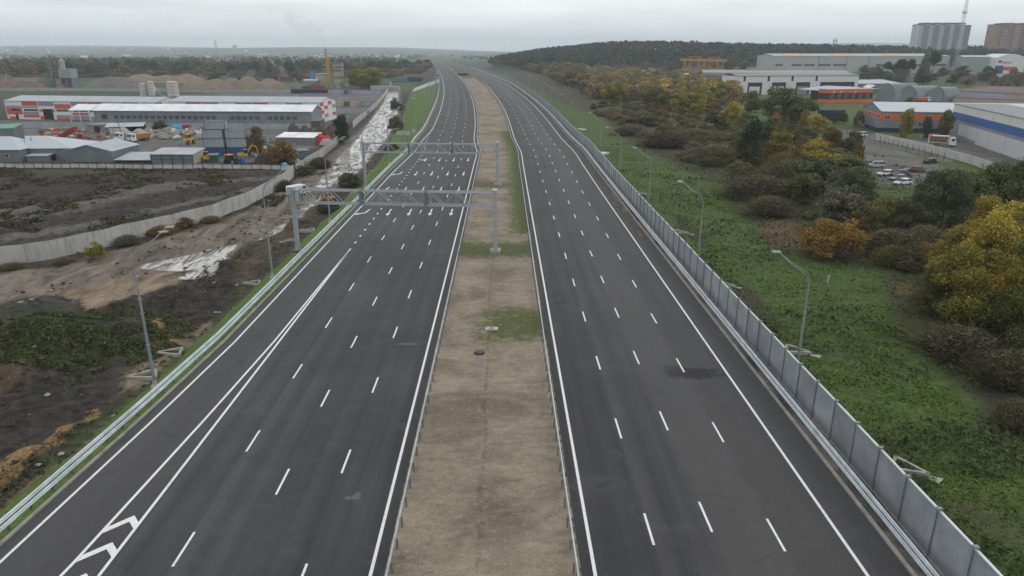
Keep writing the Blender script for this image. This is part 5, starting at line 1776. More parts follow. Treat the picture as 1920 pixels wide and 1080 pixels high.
# loose clods, stones and litter on the bare earth
n = 6000
x = r.uniform(-75, -33, n); y = 1 / r.uniform(1 / 130, 1 / 36, n)
keep = fbm(x / 5, y / 5, 71, 3) > 0.47
x, y = x[keep], y[keep]; z = zg(x, y)
mbs = [MB(), MB()]
for i in range(len(x)):
    s = float(0.06 + 0.34 * r.random() ** 4)
    m = mbs[0 if r.random() < 0.9 else 1]
    a, b, c = s * (0.7 + .6 * r.random()), s * (0.7 + .6 * r.random()), s * 0.6
    px_, py_, pz_ = x[i], y[i], z[i] + c * .3
    t = r.random() * 6.28
    ct, st_ = math.cos(t), math.sin(t)
    R_ = lambda u, v, w: (px_ + ct * u - st_ * v, py_ + st_ * u + ct * v, pz_ + w)
    m.add([R_(a, 0, 0), R_(0, b, 0), R_(-a, 0, 0), R_(0, -b, 0), R_(a * .2, b * .1, c), R_(-a * .1, -b * .2, -c)],
          [(0, 1, 4), (1, 2, 4), (2, 3, 4), (3, 0, 4), (1, 0, 5), (2, 1, 5), (3, 2, 5), (0, 3, 5)])
tag(mbs[0].build("clods", M("clod", (0.045, 0.037, 0.03), 0.95, var=0.4)), "loose clods of dark earth beside the left verge", "clods", kind='stuff')
tag(mbs[1].build("rubble", M("rubble_pale", (0.28, 0.27, 0.25), 0.9, var=0.4)), "pale stones and litter scattered over the dark earth at the left", "rubble", kind='stuff')
# ------------------------------------------------------------------ buildings and yards
def site(name, label, cat, A, B, group=None, sink=0.0):
    a, b = at_g(*A), at_g(*B)
    d = b - a; d.z = 0
    root = thing(name, label, cat, (a.x, a.y, a.z - sink), math.atan2(d.y, d.x), group)
    root['_L'] = d.length
    del root['_L']
    return root, d.length, a, b

def hgt(p, row):
    return height_at(p.y, row) - p.z

def bx(name, mat, parent, *d):
    return MB().box(*d).build(name, mat, parent)

def gable_x(root, x0, x1, y0, y1, h, rise, mat, over=0.4, th=0.18, name="roof"):
    """ridge along x"""
    ym = (y0 + y1) / 2; s = rise / (ym - y0)
    e = over
    P = [(y0 - e, h - e * s), (ym, h + rise), (y1 + e, h - e * s), (y1 + e, h - e * s + th), (ym, h + rise + th), (y0 - e, h - e * s + th)]
    return MB().prism(P, x0 - e, x1 + e, axis='x').build(name, mat, root)

def gable_end_x(root, x0, x1, y0, y1, h, rise, mat):
    """walls with gable ends at x0 and x1"""
    ym = (y0 + y1) / 2
    return MB().prism([(y0, -1), (y0, h), (ym, h + rise - 0.02), (y1, h), (y1, -1)], x0, x1, axis='x').build("wall", mat, root)

def gable_y(root, x0, x1, y0, y1, h, rise, wmat, rmat, over=0.4, th=0.18):
    xm = (x0 + x1) / 2; s = rise / (xm - x0); e = over
    MB().prism([(x0, -1), (x0, h), (xm, h + rise - 0.02), (x1, h), (x1, -1)][::-1], y0, y1).build("wall", wmat, root)
    MB().prism([(x0 - e, h - e * s), (xm, h + rise), (x1 + e, h - e * s), (x1 + e, h - e * s + th), (xm, h + rise + th), (x0 - e, h - e * s + th)][::-1], y0 - e, y1 + e).build("roof", rmat, root)

ROOFG = corrugated("roof_grey", (0.36, 0.40, 0.43), 0.4, 0, 0.5, 0.0)
ROOFW = corrugated("roof_white", (0.74, 0.76, 0.78), 0.5, 0, 0.6, dirt=0.1, seam=0.12)
WALLG = corrugated("wall_grey", (0.20, 0.215, 0.235), 0.3, 0, 0.6, dirt=0.15)
WALLG2 = corrugated("wall_blue_grey", (0.15, 0.165, 0.18), 0.3, 0, 0.6, dirt=0.25)
WALLY = corrugated("wall_blue_grey_side", (0.17, 0.185, 0.20), 0.4, 1, 0.6, dirt=0.25)
WHITE = M("white_panel", (0.62, 0.63, 0.65), 0.6, var=0.06, dirt=0.08)
GREYP = M("grey_panel", (0.24, 0.25, 0.265), 0.6, var=0.08, dirt=0.1)
RED = M("red_panel", (0.52, 0.085, 0.04), 0.55, var=0.12, dirt=0.08)
ORANGE = M("orange_panel", (0.62, 0.13, 0.03), 0.55, var=0.1, dirt=0.08)
PURPLE = M("purple_panel", (0.055, 0.018, 0.035), 0.6)
BLACKP = M("black_panel", (0.03, 0.03, 0.035), 0.6)
BLUE = M("blue_panel", (0.03, 0.10, 0.30), 0.5, var=0.1)
DBLUE = M("dark_blue_sheet", (0.018, 0.035, 0.07), 0.55, var=0.2)
GLASS = M("window_glass", (0.05, 0.065, 0.08), 0.12, var=0.4, scale=0.5, spec=0.6)
FRAMEW = M("window_frame_white", (0.66, 0.66, 0.66), 0.5)
DARKIN = M("dark_interior", (0.018, 0.018, 0.02), 0.9)
FENCE = corrugated("fence_sheet", (0.33, 0.35, 0.37), 0.25, 0, 0.6, dirt=0.35)
FENCEC = M("fence_concrete", (0.42, 0.415, 0.395), 0.9, var=0.15, scale=0.4, dirt=0.45, bump=0.2)
FENCEW = M("fence_pale", (0.50, 0.48, 0.45), 0.9, var=0.12, scale=0.3, dirt=0.4)
WOODP = M("old_wood", (0.12, 0.09, 0.065), 0.9, var=0.35, scale=2)
MAROON = corrugated("roof_maroon", (0.11, 0.05, 0.058), 0.5, 0, 0.7, dirt=0.3)
CREAM = M("cream_panel", (0.36, 0.33, 0.27), 0.8, var=0.15, dirt=0.3)
YELLOW = M("yellow_paint", (0.42, 0.24, 0.04), 0.6, var=0.2, dirt=0.2)

def window(root, x0, x1, z0, z1, panes=1, y=0.0, frame=FRAMEW, name="window", fr=0.08, glass=None):
    f = MB().box(x0, x1, y - 0.05, y + 0.03, z0, z1).build(name, frame, root)
    m = MB(); w = (x1 - x0 - fr) / panes
    for i in range(panes):
        m.box(x0 + fr + i * w, x0 + (i + 1) * w, y - 0.075, y - 0.045, z0 + fr, z1 - fr)
    m.build("pane", glass or GLASS, f)
    return f

# --- two striped red, grey and white factory halls
def striped(A, B, top, depth, nbay, label, seed, right_only=False):
    root, L, a, b = site("factory_hall", label, "factory hall", A, B, "striped factory halls")
    h = hgt(a, top)
    rise = 1.7
    gable_end_x(root, 0, L, 0, depth, h, rise, WHITE)
    gable_x(root, 0, L, 0, depth, h, rise, ROOFG, 0.35)
    W = L / nbay
    r = random.Random(seed)
    pats = [[(0.00, .14, RED, .1, .55), (0.26, .62, RED, 0, 1), (0.62, .74, GREYP, 0, 1)],
            [(0.10, .26, RED, 0, 1), (0.26, .42, GREYP, 0, 1), (0.62, .72, GREYP, 0, 1), (0.74, .98, RED, 0, 1)],
            [(0.0, .2, RED, 0, .3), (0.42, .56, RED, 0, 1), (0.74, .98, GREYP, 0, 1)],
            [(0.0, .12, RED, 0, 1), (0.12, .26, GREYP, 0, 1), (0.60, .86, RED, 0, 1)],
            [(0.0, .24, GREYP, 0, 1), (0.26, .40, RED, 0, 1), (0.76, .98, GREYP, 0, 1)],
            [(0.0, .2, GREYP, 0, 1), (0.74, .98, RED, 0, 1)],
            [(0.1, .3, GREYP, 0, 1), (0.5, .6, RED, 0, 1)],
            [(0.74, .98, GREYP, 0, 1)]]
    for i in range(nbay):
        for (z0, z1, m_, u0, u1) in pats[i % len(pats)]:
            bx("colour_panel", m_, root, i * W + 0.12 + u0 * (W - 0.24), i * W + 0.12 + u1 * (W - 0.24), -0.06, 0.02, z0 * h + 0.05, z1 * h - 0.05)
        bx("pilaster", WHITE, root, i * W - 0.14, i * W + 0.14, -0.18, 0.01, -0.5, h)
        if i in (1, 3, 4, 5):
            window(root, i * W + .6, (i + 1) * W - .4, h * .44, h * .58, 6)
        if i == 0 and not right_only:
            window(root, i * W + 2.6, i * W + 7, h * .44, h * .60, 3)
            bx("door", BLACKP, root, i * W + 4.2, i * W + 5.6, -0.09, 0.02, 0, 2.4)
        if i == 2 and not right_only:
            bx("gate", DARKIN, root, i * W + 2.0, (i + 1) * W - 1.4, -0.09, 0.02, 0, h * .58)
    # right end wall pattern
    for j in range(4):
        for kk in range(5):
            if kk in (1, 3, 4) and (j + kk) % 2 == 0 or kk == 2 and j == 0:
                bx("colour_panel", RED if (j + 2 * kk) % 3 else GREYP, root, L - 0.02, L + 0.06, j * depth / 4 + .3, (j + 1) * depth / 4 - .3, kk * h / 5 + .1, (kk + 1) * h / 5 - .1)
    return root
striped((16, 223), (296, 227), 189, 20, 9, "long striped red, grey and white factory hall with a dark gateway at the far left", 3)
striped((322, 227), (602, 230), 190.5, 20, 9, "striped red, grey and white factory hall behind the white roof, ending in a chequered gable", 4, True)

# --- long grey warehouse with white roof
root, L, a, b = site("warehouse", "long grey warehouse with a bright white roof and a band of dark windows", "warehouse", (180, 236), (586, 239))
h = hgt(a, 207); dep = 13
gable_end_x(root, 0, L, 0, dep, h, 2.1, WALLG)
gable_x(root, 0, L, 0, dep, h, 2.1, ROOFW, 0.5)
nW = 30
for i in range(nW):
    x = 8.5 + i * (L - 14) / nW
    if i in (17, 18, 24): continue
    window(root, x, x + (L - 14) / nW * 0.78, h * .45, h * .73, 4, frame=M("frame_grey", (0.22, 0.23, 0.25), 0.6), fr=0.12)
window(root, 3.2, 5.6, h * .45, h * .75, 1, frame=BLACKP)
bx("gutter", WALLG2, root, 0, L, -0.55, -0.42, h - 0.28, h - 0.12)
# open canopy at its left end
ra = at_g(134, 236)
cr = thing("canopy", "white canopy roof on thin posts joined to the left end of the white-roofed warehouse", "canopy", (ra.x, ra.y, ra.z), root.rotation_euler.z)
Lc = (a - ra).length
MB().prism([(-0.4, h), (dep / 2, h + 2.0), (dep + .4, h), (dep + .4, h + .15), (dep / 2, h + 2.15), (-0.4, h + .15)], 0, Lc - 0.6, axis='x').build("roof", ROOFW, cr)
for x in (0.4, Lc * .45, Lc - 1.2):
    for y in (0, dep):
        bx("post", WHITE, cr, x - .12, x + .12, y - .12, y + .12, -1, h)

# --- fences
def fence(name, label, pts, h, mat, post=3.0, postmat=None, rails=False, pmh=None, thick=0.08, cat="fence"):
    P = [at_g(*p) for p in pts]
    root = thing(name, label, cat, P[0])
    o = P[0]
    Q = []
    for i in range(len(P) - 1):
        d = (P[i + 1] - P[i]); n = max(1, int(round(d.length / post)))
        for k_ in range(n):
            q = P[i].lerp(P[i + 1], k_ / n); Q.append(Vector((q.x, q.y, float(zg(q.x, q.y)))))
    Q.append(P[-1])
    mb, pb = MB(), MB()
    for i in range(len(Q) - 1):
        a_, b_ = Q[i] - o, Q[i + 1] - o
        t = (b_ - a_); t.z = 0; t.normalize(); nrm = Vector((-t.y, t.x, 0)) * thick / 2
        a2, b2 = a_ + t * 0.02, b_ - t * 0.02
        j = 0.05 * math.sin(i * 12.9)
        up = Vector((0, 0, h + j))
        mb.hexa([a2 - nrm - Vector((0, 0, .3)), b2 - nrm - Vector((0, 0, .3)), b2 + nrm - Vector((0, 0, .3)), a2 + nrm - Vector((0, 0, .3)),
                 a2 - nrm + up, b2 - nrm + up, b2 + nrm + up, a2 + nrm + up])
        if postmat:
            pb.box(a_.x - .07, a_.x + .07, a_.y - .12, a_.y + .07, a_.z - .3, a_.z + (pmh or h) + .08)
            if rails:
                for z in (0.12, (pmh or h) - 0.02):
                    pb.bar(a_ + Vector((0, -.1, z)), b_ + Vector((0, -.1, z)), 0.09)
    mb.build("panel", mat, root)
    if postmat: pb.build("posts_and_rails", postmat, root)
    return root
fence("fence", "long curved grey concrete fence between the dark field and the muddy road",
      [(-90, 512), (0, 498), (100, 485), (200, 463), (300, 437), (400, 412), (470, 384), (510, 362), (535, 346), (552, 330)], 2.8, FENCEC, 3.0)
fence("fence", "grey panel fence along the muddy road from the white fence corner to the dark tree", [(555, 327), (600, 298), (641, 264)], 2.6, FENCEC, 3.0, WOODP)
fence("fence", "grey panel fence along the muddy road beyond the dark tree", [(662, 240), (692, 213), (706, 200), (719, 184), (728, 171), (734, 158)], 2.6, FENCEC, 4.0)
fence("fence", "low pale fence with dark posts and rails in front of the grey sheds", [(-60, 315), (100, 316), (250, 317), (400, 317), (545, 319)], 1.35, FENCEW, 2.6, M("fence_post_dark", (0.045, 0.045, 0.05), 0.8), True)
fence("fence", "pale grey fence below the white-roofed warehouse", [(30, 240), (180, 241), (400, 242), (583, 243)], 2.3, FENCE, 3.0)
fence("fence", "hazy grey fence behind the striped halls and the silos", [(-40, 171), (120, 171), (262, 172), (400, 174), (545, 174)], 2.6, FENCE, 6.0)
fence("fence", "dark blue fence section beside the asphalt plant", [(546, 175), (615, 176)], 3.0, DBLUE, 4.0)
fence("fence", "grey fence right of the dark blue section", [(616, 176), (645, 176), (715, 178)], 2.4, FENCE, 4.0)
fence("fence", "pale fence below the beige site cabins", [(622, 214), (693, 216)], 2.2, FENCE, 3.0)
fence("fence", "weathered pale concrete wall beside the blue-banded warehouse", [(1640, 262), (1700, 275), (1760, 290), (1822, 308), (1860, 322)], 2.3, FENCEW, 3.0, thick=0.2)
# wire fence posts along the lot road
P = [at_g(*p) for p in [(1520, 252), (1560, 250), (1602, 256), (1650, 267), (1700, 281), (1745, 294), (1782, 304)]]
wf = thing("wire_fence", "thin dark posts of a wire fence between the road and the gravel lot", "fence", P[0])
for i in range(len(P) - 1):
    n = max(2, int((P[i + 1] - P[i]).length / 3.2))
    for j in range(n):
        q = P[i].lerp(P[i + 1], j / n) - P[0]
        MB().box(q.x - .06, q.x + .06, q.y - .06, q.y + .06, q.z - .3, q.z + 2.1).build("post", M("post_dark", (0.05, 0.045, 0.04), 0.8), wf)
m = MB()
for i in range(len(P) - 1):
    for z in (0.5, 1.1, 1.8):
        m.bar(P[i] - P[0] + Vector((0, 0, z)), P[i + 1] - P[0] + Vector((0, 0, z)), 0.02)
m.build("wire", DSTEEL, wf)

# --- front row of sheds at the left
root, L, a, b = site("hip_roof_house", "low grey house with a pale hipped metal roof at the far left", "house", (-52, 304), (41, 304))
h = 3.4; D = 13
MB().box(0, L, 0, D, -1, h).build("wall", WALLG2, root)
e = .5
MB().add([(-e, -e, h), (L + e, -e, h), (L + e, D + e, h), (-e, D + e, h), (L * .30, D * .5, h + 3.0), (L * .99 - 5.5, D * .5, h + 3.0)],
         [(0, 1, 5, 4), (1, 2, 5), (2, 3, 4, 5), (3, 0, 4), (3, 2, 1, 0)]).build("roof", M("roof_standing_seam", (0.42, 0.46, 0.49), 0.45, var=0.08), root)
for x in (L - 9.5, L - 4.2):
    window(root, x, x + 1.1, 1.3, 2.3, 1)
MB().tube([(L - .6, D * .55, h), (L - .6, D * .55, h + 2.6)], 0.13, 8).build("chimney_pipe", DSTEEL, root)
MB().box(L, L + 12, 4, D + 6, -1, h - .2).build("annex_wall", WALLY, root)
MB().add([(L - .4, 3.5, h - .15), (L + 12.5, 3.5, h - .15), (L + 12.5, D + 6.5, h - .15), (L - .4, D + 6.5, h - .15), (L - 3, D * .5 + 2, h + 2.9), (L + 2, D * .5 + 4, h + 2.7)],
         [(0, 1, 5, 4), (1, 2, 5), (2, 3, 4, 5), (3, 0, 4)]).build("annex_roof", M("roof_standing_seam", (0.42, 0.46, 0.49)), root)

def lowshed(name, label, A, B, h0, h1, D, wm, rm, over=0.3, cat="shed"):
    root, L, a, b = site(name, label, cat, A, B)
    MB().prism([(0, -1), (0, h0), (D, h1), (D, -1)], 0, L, axis='x').build("wall", wm, root)
    s = (h1 - h0) / D
    MB().prism([(-over, h0 - over * s), (D + over, h1 + over * s), (D + over, h1 + over * s + .14), (-over, h0 - over * s + .14)], -over, L + over, axis='x').build("roof", rm, root)
    return root, L
root, L = lowshed("lean_to_shed", "flat pale-roofed shed between the hipped house and the gabled grey shed", (52, 304), (90, 304), 1.7, 2.4, 12, WALLG2, ROOFG)
bx("opening", DARKIN, root, L - .3, L + .35, 2, 9, 0.2, 1.5)
root, L, a, b = site("gabled_shed", "gabled dark grey metal shed with a pale ribbed roof behind the pale fence", "shed", (124, 304), (212, 304))
gable_y(root, 0, L, 0, 15, 3.0, 1.7, WALLG2, ROOFG, 0.25)
lowshed("low_shed", "very low shed with a pale ribbed roof between two taller grey sheds", (216, 305), (284, 305), 0.7, 1.6, 9, DARKIN, ROOFG)
root, L, a, b = site("mesh_front_shed", "shed with a ribbed pale roof and a mesh front of four bays", "shed", (285, 309), (364, 309))
h = 2.9
MB().prism([(6.8, -1), (6.8, 3.6), (7.0, 3.6), (7.0, -1)], 0, L, axis='x').build("back_wall", WALLG2, root)
MB().prism([(0, -1), (0, h), (7, 3.6), (7, -1)], L - .15, L, axis='x').build("wall", CREAM, root)
MB().prism([(-.4, h - .05), (7.3, 3.65), (7.3, 3.8), (-.4, h + .1)], -.3, L + .3, axis='x').build("roof", ROOFG, root)
bx("mesh_screen", M("mesh_grey", (0.16, 0.17, 0.18), 0.8), root, 0.1, L - .2, 0.05, 0.09, 0.2, h - .15)
for i in range(5):
    x = i * (L - .1) / 4
    bx("post", M("post_dark", (0.05, 0.045, 0.04)), root, x - .08, x + .08, -.1, .1, -1, h)
bx("rail", M("post_dark", (0.05, 0.045, 0.04)), root, 0, L, -.06, .06, h * .5 - .05, h * .5 + .05)
lowshed("green_roof_shed", "shed with a grey and green roof at the left behind the hipped house", (-40, 262), (28, 260), 3.6, 4.2, 10, WALLG2, M("roof_green", (0.13, 0.27, 0.19), 0.6, var=0.1))
root, L = lowshed("block_shed", "small grey block shed with a dark doorway under the warehouse canopy", (163, 248), (196, 249), 2.8, 2.9, 7, M("block_wall", (0.25, 0.24, 0.225), 0.9, var=0.2, dirt=0.3), M("roof_felt", (0.2, 0.2, 0.2), 0.9))
bx("doorway", DARKIN, root, L * .45, L * .8, -.05, .02, 0, 2.3)
root, L, a, b = site("open_shed", "dark open-fronted shed with a whitish sheet roof below the warehouse", "shed", (200, 252), (270, 250))
MB().prism([(-.5, 2.6), (6, 3.5), (6, 3.62), (-.5, 2.72)], -.3, L + .2, axis='x').build("roof", ROOFG, root)
bx("back_wall", DARKIN, root, 0, L, 5.7, 5.9, -.5, 3.3); bx("side_wall", DARKIN, root, L - .2, L, 0, 5.7, -.5, 2.6)
for x in (0.2, L / 2): bx("post", WOODP, root, x - .1, x + .1, 0, .2, -.5, 2.7)
bx("leaning_board", FENCEW, root, 1.2, 4.5, -.3, -.2, 0, 2.3)
root, L = lowshed("workshop_shed", "grey workshop shed with a white ribbed roof right of the brown tree", (520, 271), (588, 272), 2.4, 3.2, 7, M("shed_side", (0.20, 0.205, 0.22), 0.8, dirt=0.3), ROOFW)
root, L = lowshed("block_shed", "brown block shed at the right end of the white-roofed warehouse", (584, 240), (600, 240), 2.8, 3.0, 8, M("block_brown", (0.12, 0.10, 0.085), 0.9, var=0.3), M("roof_felt", (0.2, 0.2, 0.2)))
root, L = lowshed("blue_cabin", "small pale blue cabin behind the grey panel fence", (561, 298), (578, 297), 2.2, 2.5, 3.2, M("cabin_blue", (0.12, 0.20, 0.30), 0.7, var=0.2, dirt=0.3), M("roof_felt", (0.2, 0.2, 0.2)), cat="cabin")
window(root, L * .45, L * .75, 1.0, 1.8)

# --- containers and stacks
def container(px, py, label, matc, L=6.06, z=0.0, group=None, W=2.44, H=2.59, rz=0.0, dx=0.0, dy=0.0):
    p = at_g(px, py)
    root = thing("shipping_container" if matc is not None else "x", label, "container", (p.x + dx, p.y + dy, p.z + z), rz, group)
    MB().box(0.06, L - .06, 0.06, W - .06, 0.1, H - .08).build("body", matc, root)
    fm = M("container_frame", (0.10, 0.11, 0.12), 0.6)
    m = MB()
    for x in (0, L - .14):
        for y in (0, W - .14):
            m.box(x, x + .14, y, y + .14, 0, H)
    for y in (0, W - .12):
        m.box(0, L, y, y + .12, 0, .14).box(0, L, y, y + .12, H - .12, H)
    for x in (0, L - .12):
        m.box(x, x + .12, 0, W, 0, .14).box(x, x + .12, 0, W, H - .12, H)
    m.build("frame", fm, root)
    MB().box(L - .03, L + .01, .2, W - .2, .2, H - .2).box(L, L + .04, W * .5 - .03, W * .5 + .03, .2, H - .2).build("door", matc, root)
    return root
CG = M("container_grey", (0.28, 0.31, 0.34), 0.6, var=0.15, dirt=0.3)
CB = M("container_blue", (0.03, 0.075, 0.19), 0.6, var=0.2, dirt=0.2)
CLB = M("container_pale_blue", (0.22, 0.33, 0.38), 0.6, var=0.1, dirt=0.2)
g = "stack of grey containers"
container(385, 293, "blue container at the bottom of the left container column", CB, group=g)
container(385, 293, "lower grey container in the left column, right on the blue one", CG, z=2.6, group=g)
container(385, 293, "upper grey container in the left column beneath the top one", CG, z=5.2, group=g, dx=-.1)
container(385, 293, "topmost grey container with an orange-edged roof on the left column", CG, z=7.8, group=g, dx=0.9)
container(427, 293, "dark blue container at the bottom of the right container column", CB, group=g)
container(427, 293, "middle grey container in the right column", CG, z=2.6, group=g)
container(427, 293, "top grey container of the right column with a rusty edge", CG, z=5.2, group=g, dx=-.1)
container(467, 272, "pale blue container standing behind the brown tree", CLB, group=None, H=3.0)
container(466, 272, "small grey cabin on top of the pale blue container", CG, z=3.0, L=3.6, H=2.3)
container(1326, 246, "pale grey container lying alone in the scrub of the right field", M("container_pale", (0.25, 0.28, 0.28), 0.7, dirt=0.3), L=6.06)
container(1535, 226, "long black-blue container wall behind the rounded willows", DBLUE, L=11.5, H=4.6)
container(630, 200, "left beige site cabin on the grey lot beyond the chequered gable", M("cabin_beige", (0.42, 0.34, 0.27), 0.7), L=3.4, W=5, H=2.8)
container(656, 201, "right beige site cabin on the grey lot beyond the chequered gable", M("cabin_beige", (0.42, 0.34, 0.27)), L=3.4, W=5, H=2.8)
container(676, 200, "wide grey cabin right of the two beige site cabins", CG, L=6.6, H=2.9)
container(644, 199, "brown cabin between the two beige site cabins", M("cabin_brown", (0.2, 0.15, 0.12), 0.7), L=3.4, W=3, H=2.6)
container(656, 225, "small grey hut with a window by the fence beyond the dark tree", CG, L=2.6, H=2.5)
container(645, 177, "small blue and white booth in front of the grey fence", BLUE, L=2.6, H=2.8)
container(694, 170, "flat grey depot building behind the grey lot by the muddy road", FENCE, L=22, W=10, H=3.2)

# --- heaps
def heap_obj(name, label, cat, A, B, top, depth, mat, seed, peaks=1, lump=0.12, rough=0.25):
    a, b = at_g(*A), at_g(*B)
    L = (b - a).length
    h = max(0.6, height_at(a.y + depth * .5, top) - a.z)
    root_loc = (a.x, a.y, a.z - 0.3)
    n, m = 44, 22
    r = random.Random(seed)
    pk = [(L * (i + 0.5) / peaks + r.uniform(-.1, .1) * L / peaks, depth * .5, h * (1 if i == 0 else r.uniform(.75, 1))) for i in range(peaks)]
    V = []
    for j in range(m):
        for i in range(n):
            x, y = L * i / (n - 1), depth * j / (m - 1)
            z = 0
            for (cx, cy, ch) in pk:
                d = math.hypot((x - cx) / (L / peaks * .72), (y - cy) / (depth * .52))
                z = max(z, ch * min(0.93 + 0.07 * (1 - d), 1.25 * (1 - d)))
            e_ = min(i, n - 1 - i, j, m - 1 - j) / 3.0
            z = (z + rough * (float(vnoise(x * lump * 6, y * lump * 6, seed)) - .4)) * min(1, e_)
            V.append((x, y, max(z, 0) + (0.25 if e_ > 0.9 else -0.2)))
    F = [(j * n + i, j * n + i + 1, (j + 1) * n + i + 1, (j + 1) * n + i) for j in range(m - 1) for i in range(n - 1)]
    mb = MB(); mb.add(V, F)
    o = mb.build(name, mat, None, smooth=True)
    o.location = root_loc
    o.rotation_euler = (0, 0, math.atan2(b.y - a.y, b.x - a.x))
    return tag(o, label, cat)
GRAV = M("gravel_grey", (0.15, 0.135, 0.13), 0.95, var=0.25, scale=0.1, bump=0.3)
SANDM = M("sand_tan", (0.20, 0.15, 0.11), 0.95, var=0.2, scale=0.1, bump=0.3)
SOILM = M("dark_spoil", (0.05, 0.045, 0.04), 0.95, var=0.35, scale=0.5, bump=0.5)
SANDP = M("sand_pale", (0.33, 0.31, 0.25), 0.95, var=0.15, scale=0.3, bump=0.3)
heap_obj("gravel_heap", "broad grey gravel heap behind the hazy fence at the left", "heap", (147, 168), (266, 168), 144, 34, GRAV, 1, 1, .05, .8)
heap_obj("sand_heap", "long flat-topped tan sand heap behind the grey gravel heap", "heap", (205, 155), (345, 156), 139, 60, SANDM, 2, 3, .03, 2)
heap_obj("sand_heap", "reddish tan sand heap right of the silos", "heap", (330, 166), (430, 167), 145, 40, SANDM, 3, 3, .04, 1.5)
heap_obj("sand_heap", "pointed double-peaked tan sand heap left of the goods wagons", "heap", (425, 166), (505, 167), 144, 36, SANDM, 4, 2, .05, 1)
heap_obj("gravel_heap", "small dark grey gravel heap in front of the asphalt plant", "heap", (530, 168), (562, 168), 156, 18, GRAV, 5)
heap_obj("rubbish_heap", "low reddish rubble heap at the left beside the batching plant", "heap", (-30, 168), (80, 168), 148, 30, M("rubble_red", (0.16, 0.11, 0.085), 0.95, var=0.4, scale=0.2), 6, 3, .06, 2)
heap_obj("sand_heap", "pale sand heap behind the two white trucks", "heap", (205, 262), (268, 262), 239, 9, SANDP, 7, 2)
heap_obj("spoil_heap", "dark scrap heap by the pale fence below the brown tree", "heap", (470, 307), (530, 307), 290, 7, SOILM, 8, 2, .4, 1.2)
heap_obj("scrap_heap", "brown heap of scrap timber behind the workshop shed", "heap", (530, 256), (628, 257), 234, 10, M("scrap_brown", (0.085, 0.065, 0.05), 0.95, var=0.5, scale=0.7), 9, 4, .5, 2.0)
heap_obj("spoil_heap", "dark spoil heap with brushwood beside the far gantry's left post", "heap", (640, 350), (678, 345), 326, 8, SOILM, 10, 1, .4, .8)

# --- sacks and blocks in the yard: countable pale bundles
r = random.Random(4)
def bundle(px, py, s, mat, label, group):
    p = at_g(px, py)
    m = MB()
    a, b, c = s * r.uniform(.8, 1.3), s * r.uniform(.7, 1), s * r.uniform(.55, .9)
    n = 8
    for k_, (f, z) in enumerate(((.85, 0), (1.05, .3), (1.0, .7), (.6, 1.0))):
        for i in range(n):
            t = 6.283 * i / n
            m.v.append((a * f * math.copysign(abs(math.cos(t)) ** .6, math.cos(t)) * (1 + .1 * r.uniform(-1, 1)), b * f * math.copysign(abs(math.sin(t)) ** .6, math.sin(t)), z * c * 1.6))
    for k_ in range(3):
        for i in range(n):
            m.f.append((k_ * n + i, k_ * n + (i + 1) % n, (k_ + 1) * n + (i + 1) % n, (k_ + 1) * n + i)); m.m.append(0)
    m.f.append(tuple(3 * n + i for i in range(n))); m.m.append(0)
    o = m.build("stone_bundle", mat); o.location = p; o.rotation_euler = (0, 0, r.random() * 3)
    tag(o, label, "bundle", group)
SACKS = [M("sack_white", (0.50, 0.49, 0.47), 0.85, var=.15), M("stone_grey", (0.22, 0.215, 0.2), 0.9, var=.3), M("stone_beige", (0.27, 0.24, 0.2), 0.9, var=.3)]
for i in range(170):
    px = r.uniform(272, 384); py = r.uniform(240, 262) + (0 if px > 300 else -3)
    if 335 < px < 368 and py > 254: continue
    if 315 < px < 352 and py < 246: continue
    bundle(px, py, r.uniform(.6, 1.5), SACKS[0 if r.random() < .2 else (1 if r.random() < .6 else 2)], "one of the pale and grey bundles heaped in the yard below the long warehouse", "bundles in the yard")
for i in range(90):
    px = r.uniform(478, 560); py = r.uniform(258, 306)
    bundle(px, py, r.uniform(.3, .8), SACKS[1 if r.random() < .7 else 0], "one of the bits of scrap lying around the brown tree by the sheds", "scrap around the brown tree")
for i in range(80):
    px = r.uniform(75, 205); py = r.uniform(243, 262)
    bundle(px, py, r.uniform(.4, .9), r.choice(SACKS + [WOODP, WOODP, RED]), "one of the bits of lumber and rubble around the red tipper truck", "rubble around the red tipper truck")
def tarp(px0, px1, py, top, mat, label, seed):
    a, b = at_g(px0, py), at_g(px1, py)
    L = (b - a).length; h = height_at(a.y + 1.5, top) - a.z
    m = MB(); n, k_ = 16, 9
    for j in range(k_):
        for i in range(n):
            u, v = i / (n - 1), j / (k_ - 1)
            z = h * (math.sin(math.pi * u) ** .35) * (math.sin(math.pi * v) ** .4) * (0.75 + .5 * float(vnoise(u * 5, v * 4, seed)))
            m.v.append((L * u, 3.5 * v, z))
    for j in range(k_ - 1):
        for i in range(n - 1):
            m.f.append((j * n + i, j * n + i + 1, (j + 1) * n + i + 1, (j + 1) * n + i)); m.m.append(0)
    o = m.build("tarpaulin", mat); o.location = a; o.rotation_euler = (0, 0, math.atan2(b.y - a.y, b.x - a.x))
    tag(o, label, "tarpaulin")
tarp(317, 342, 243, 233, M("tarp_blue", (0.05, 0.30, 0.62), 0.5, var=.15), "bright blue tarpaulin over bundles by the long warehouse", 1)
tarp(586, 622, 270, 253, M("tarp_red", (0.55, 0.03, 0.045), 0.5, var=.2), "bright red tarpaulin beside the grey panel fence", 2)
tarp(598, 620, 272, 260, M("board_grey", (0.36, 0.37, 0.35), 0.8), "grey sheet lying on the red tarpaulin", 3)
o = MB().box(0, 2.6, 0, 2, 0, 2.2).box(-.05, 2.65, -.05, 2.05, 2.2, 2.3).build("red_bin", M("bin_red", (0.30, 0.02, 0.03), 0.6)); p = at_g(342, 246); o.location = p; tag(o, "red bin right of the blue tarpaulin", "bin")
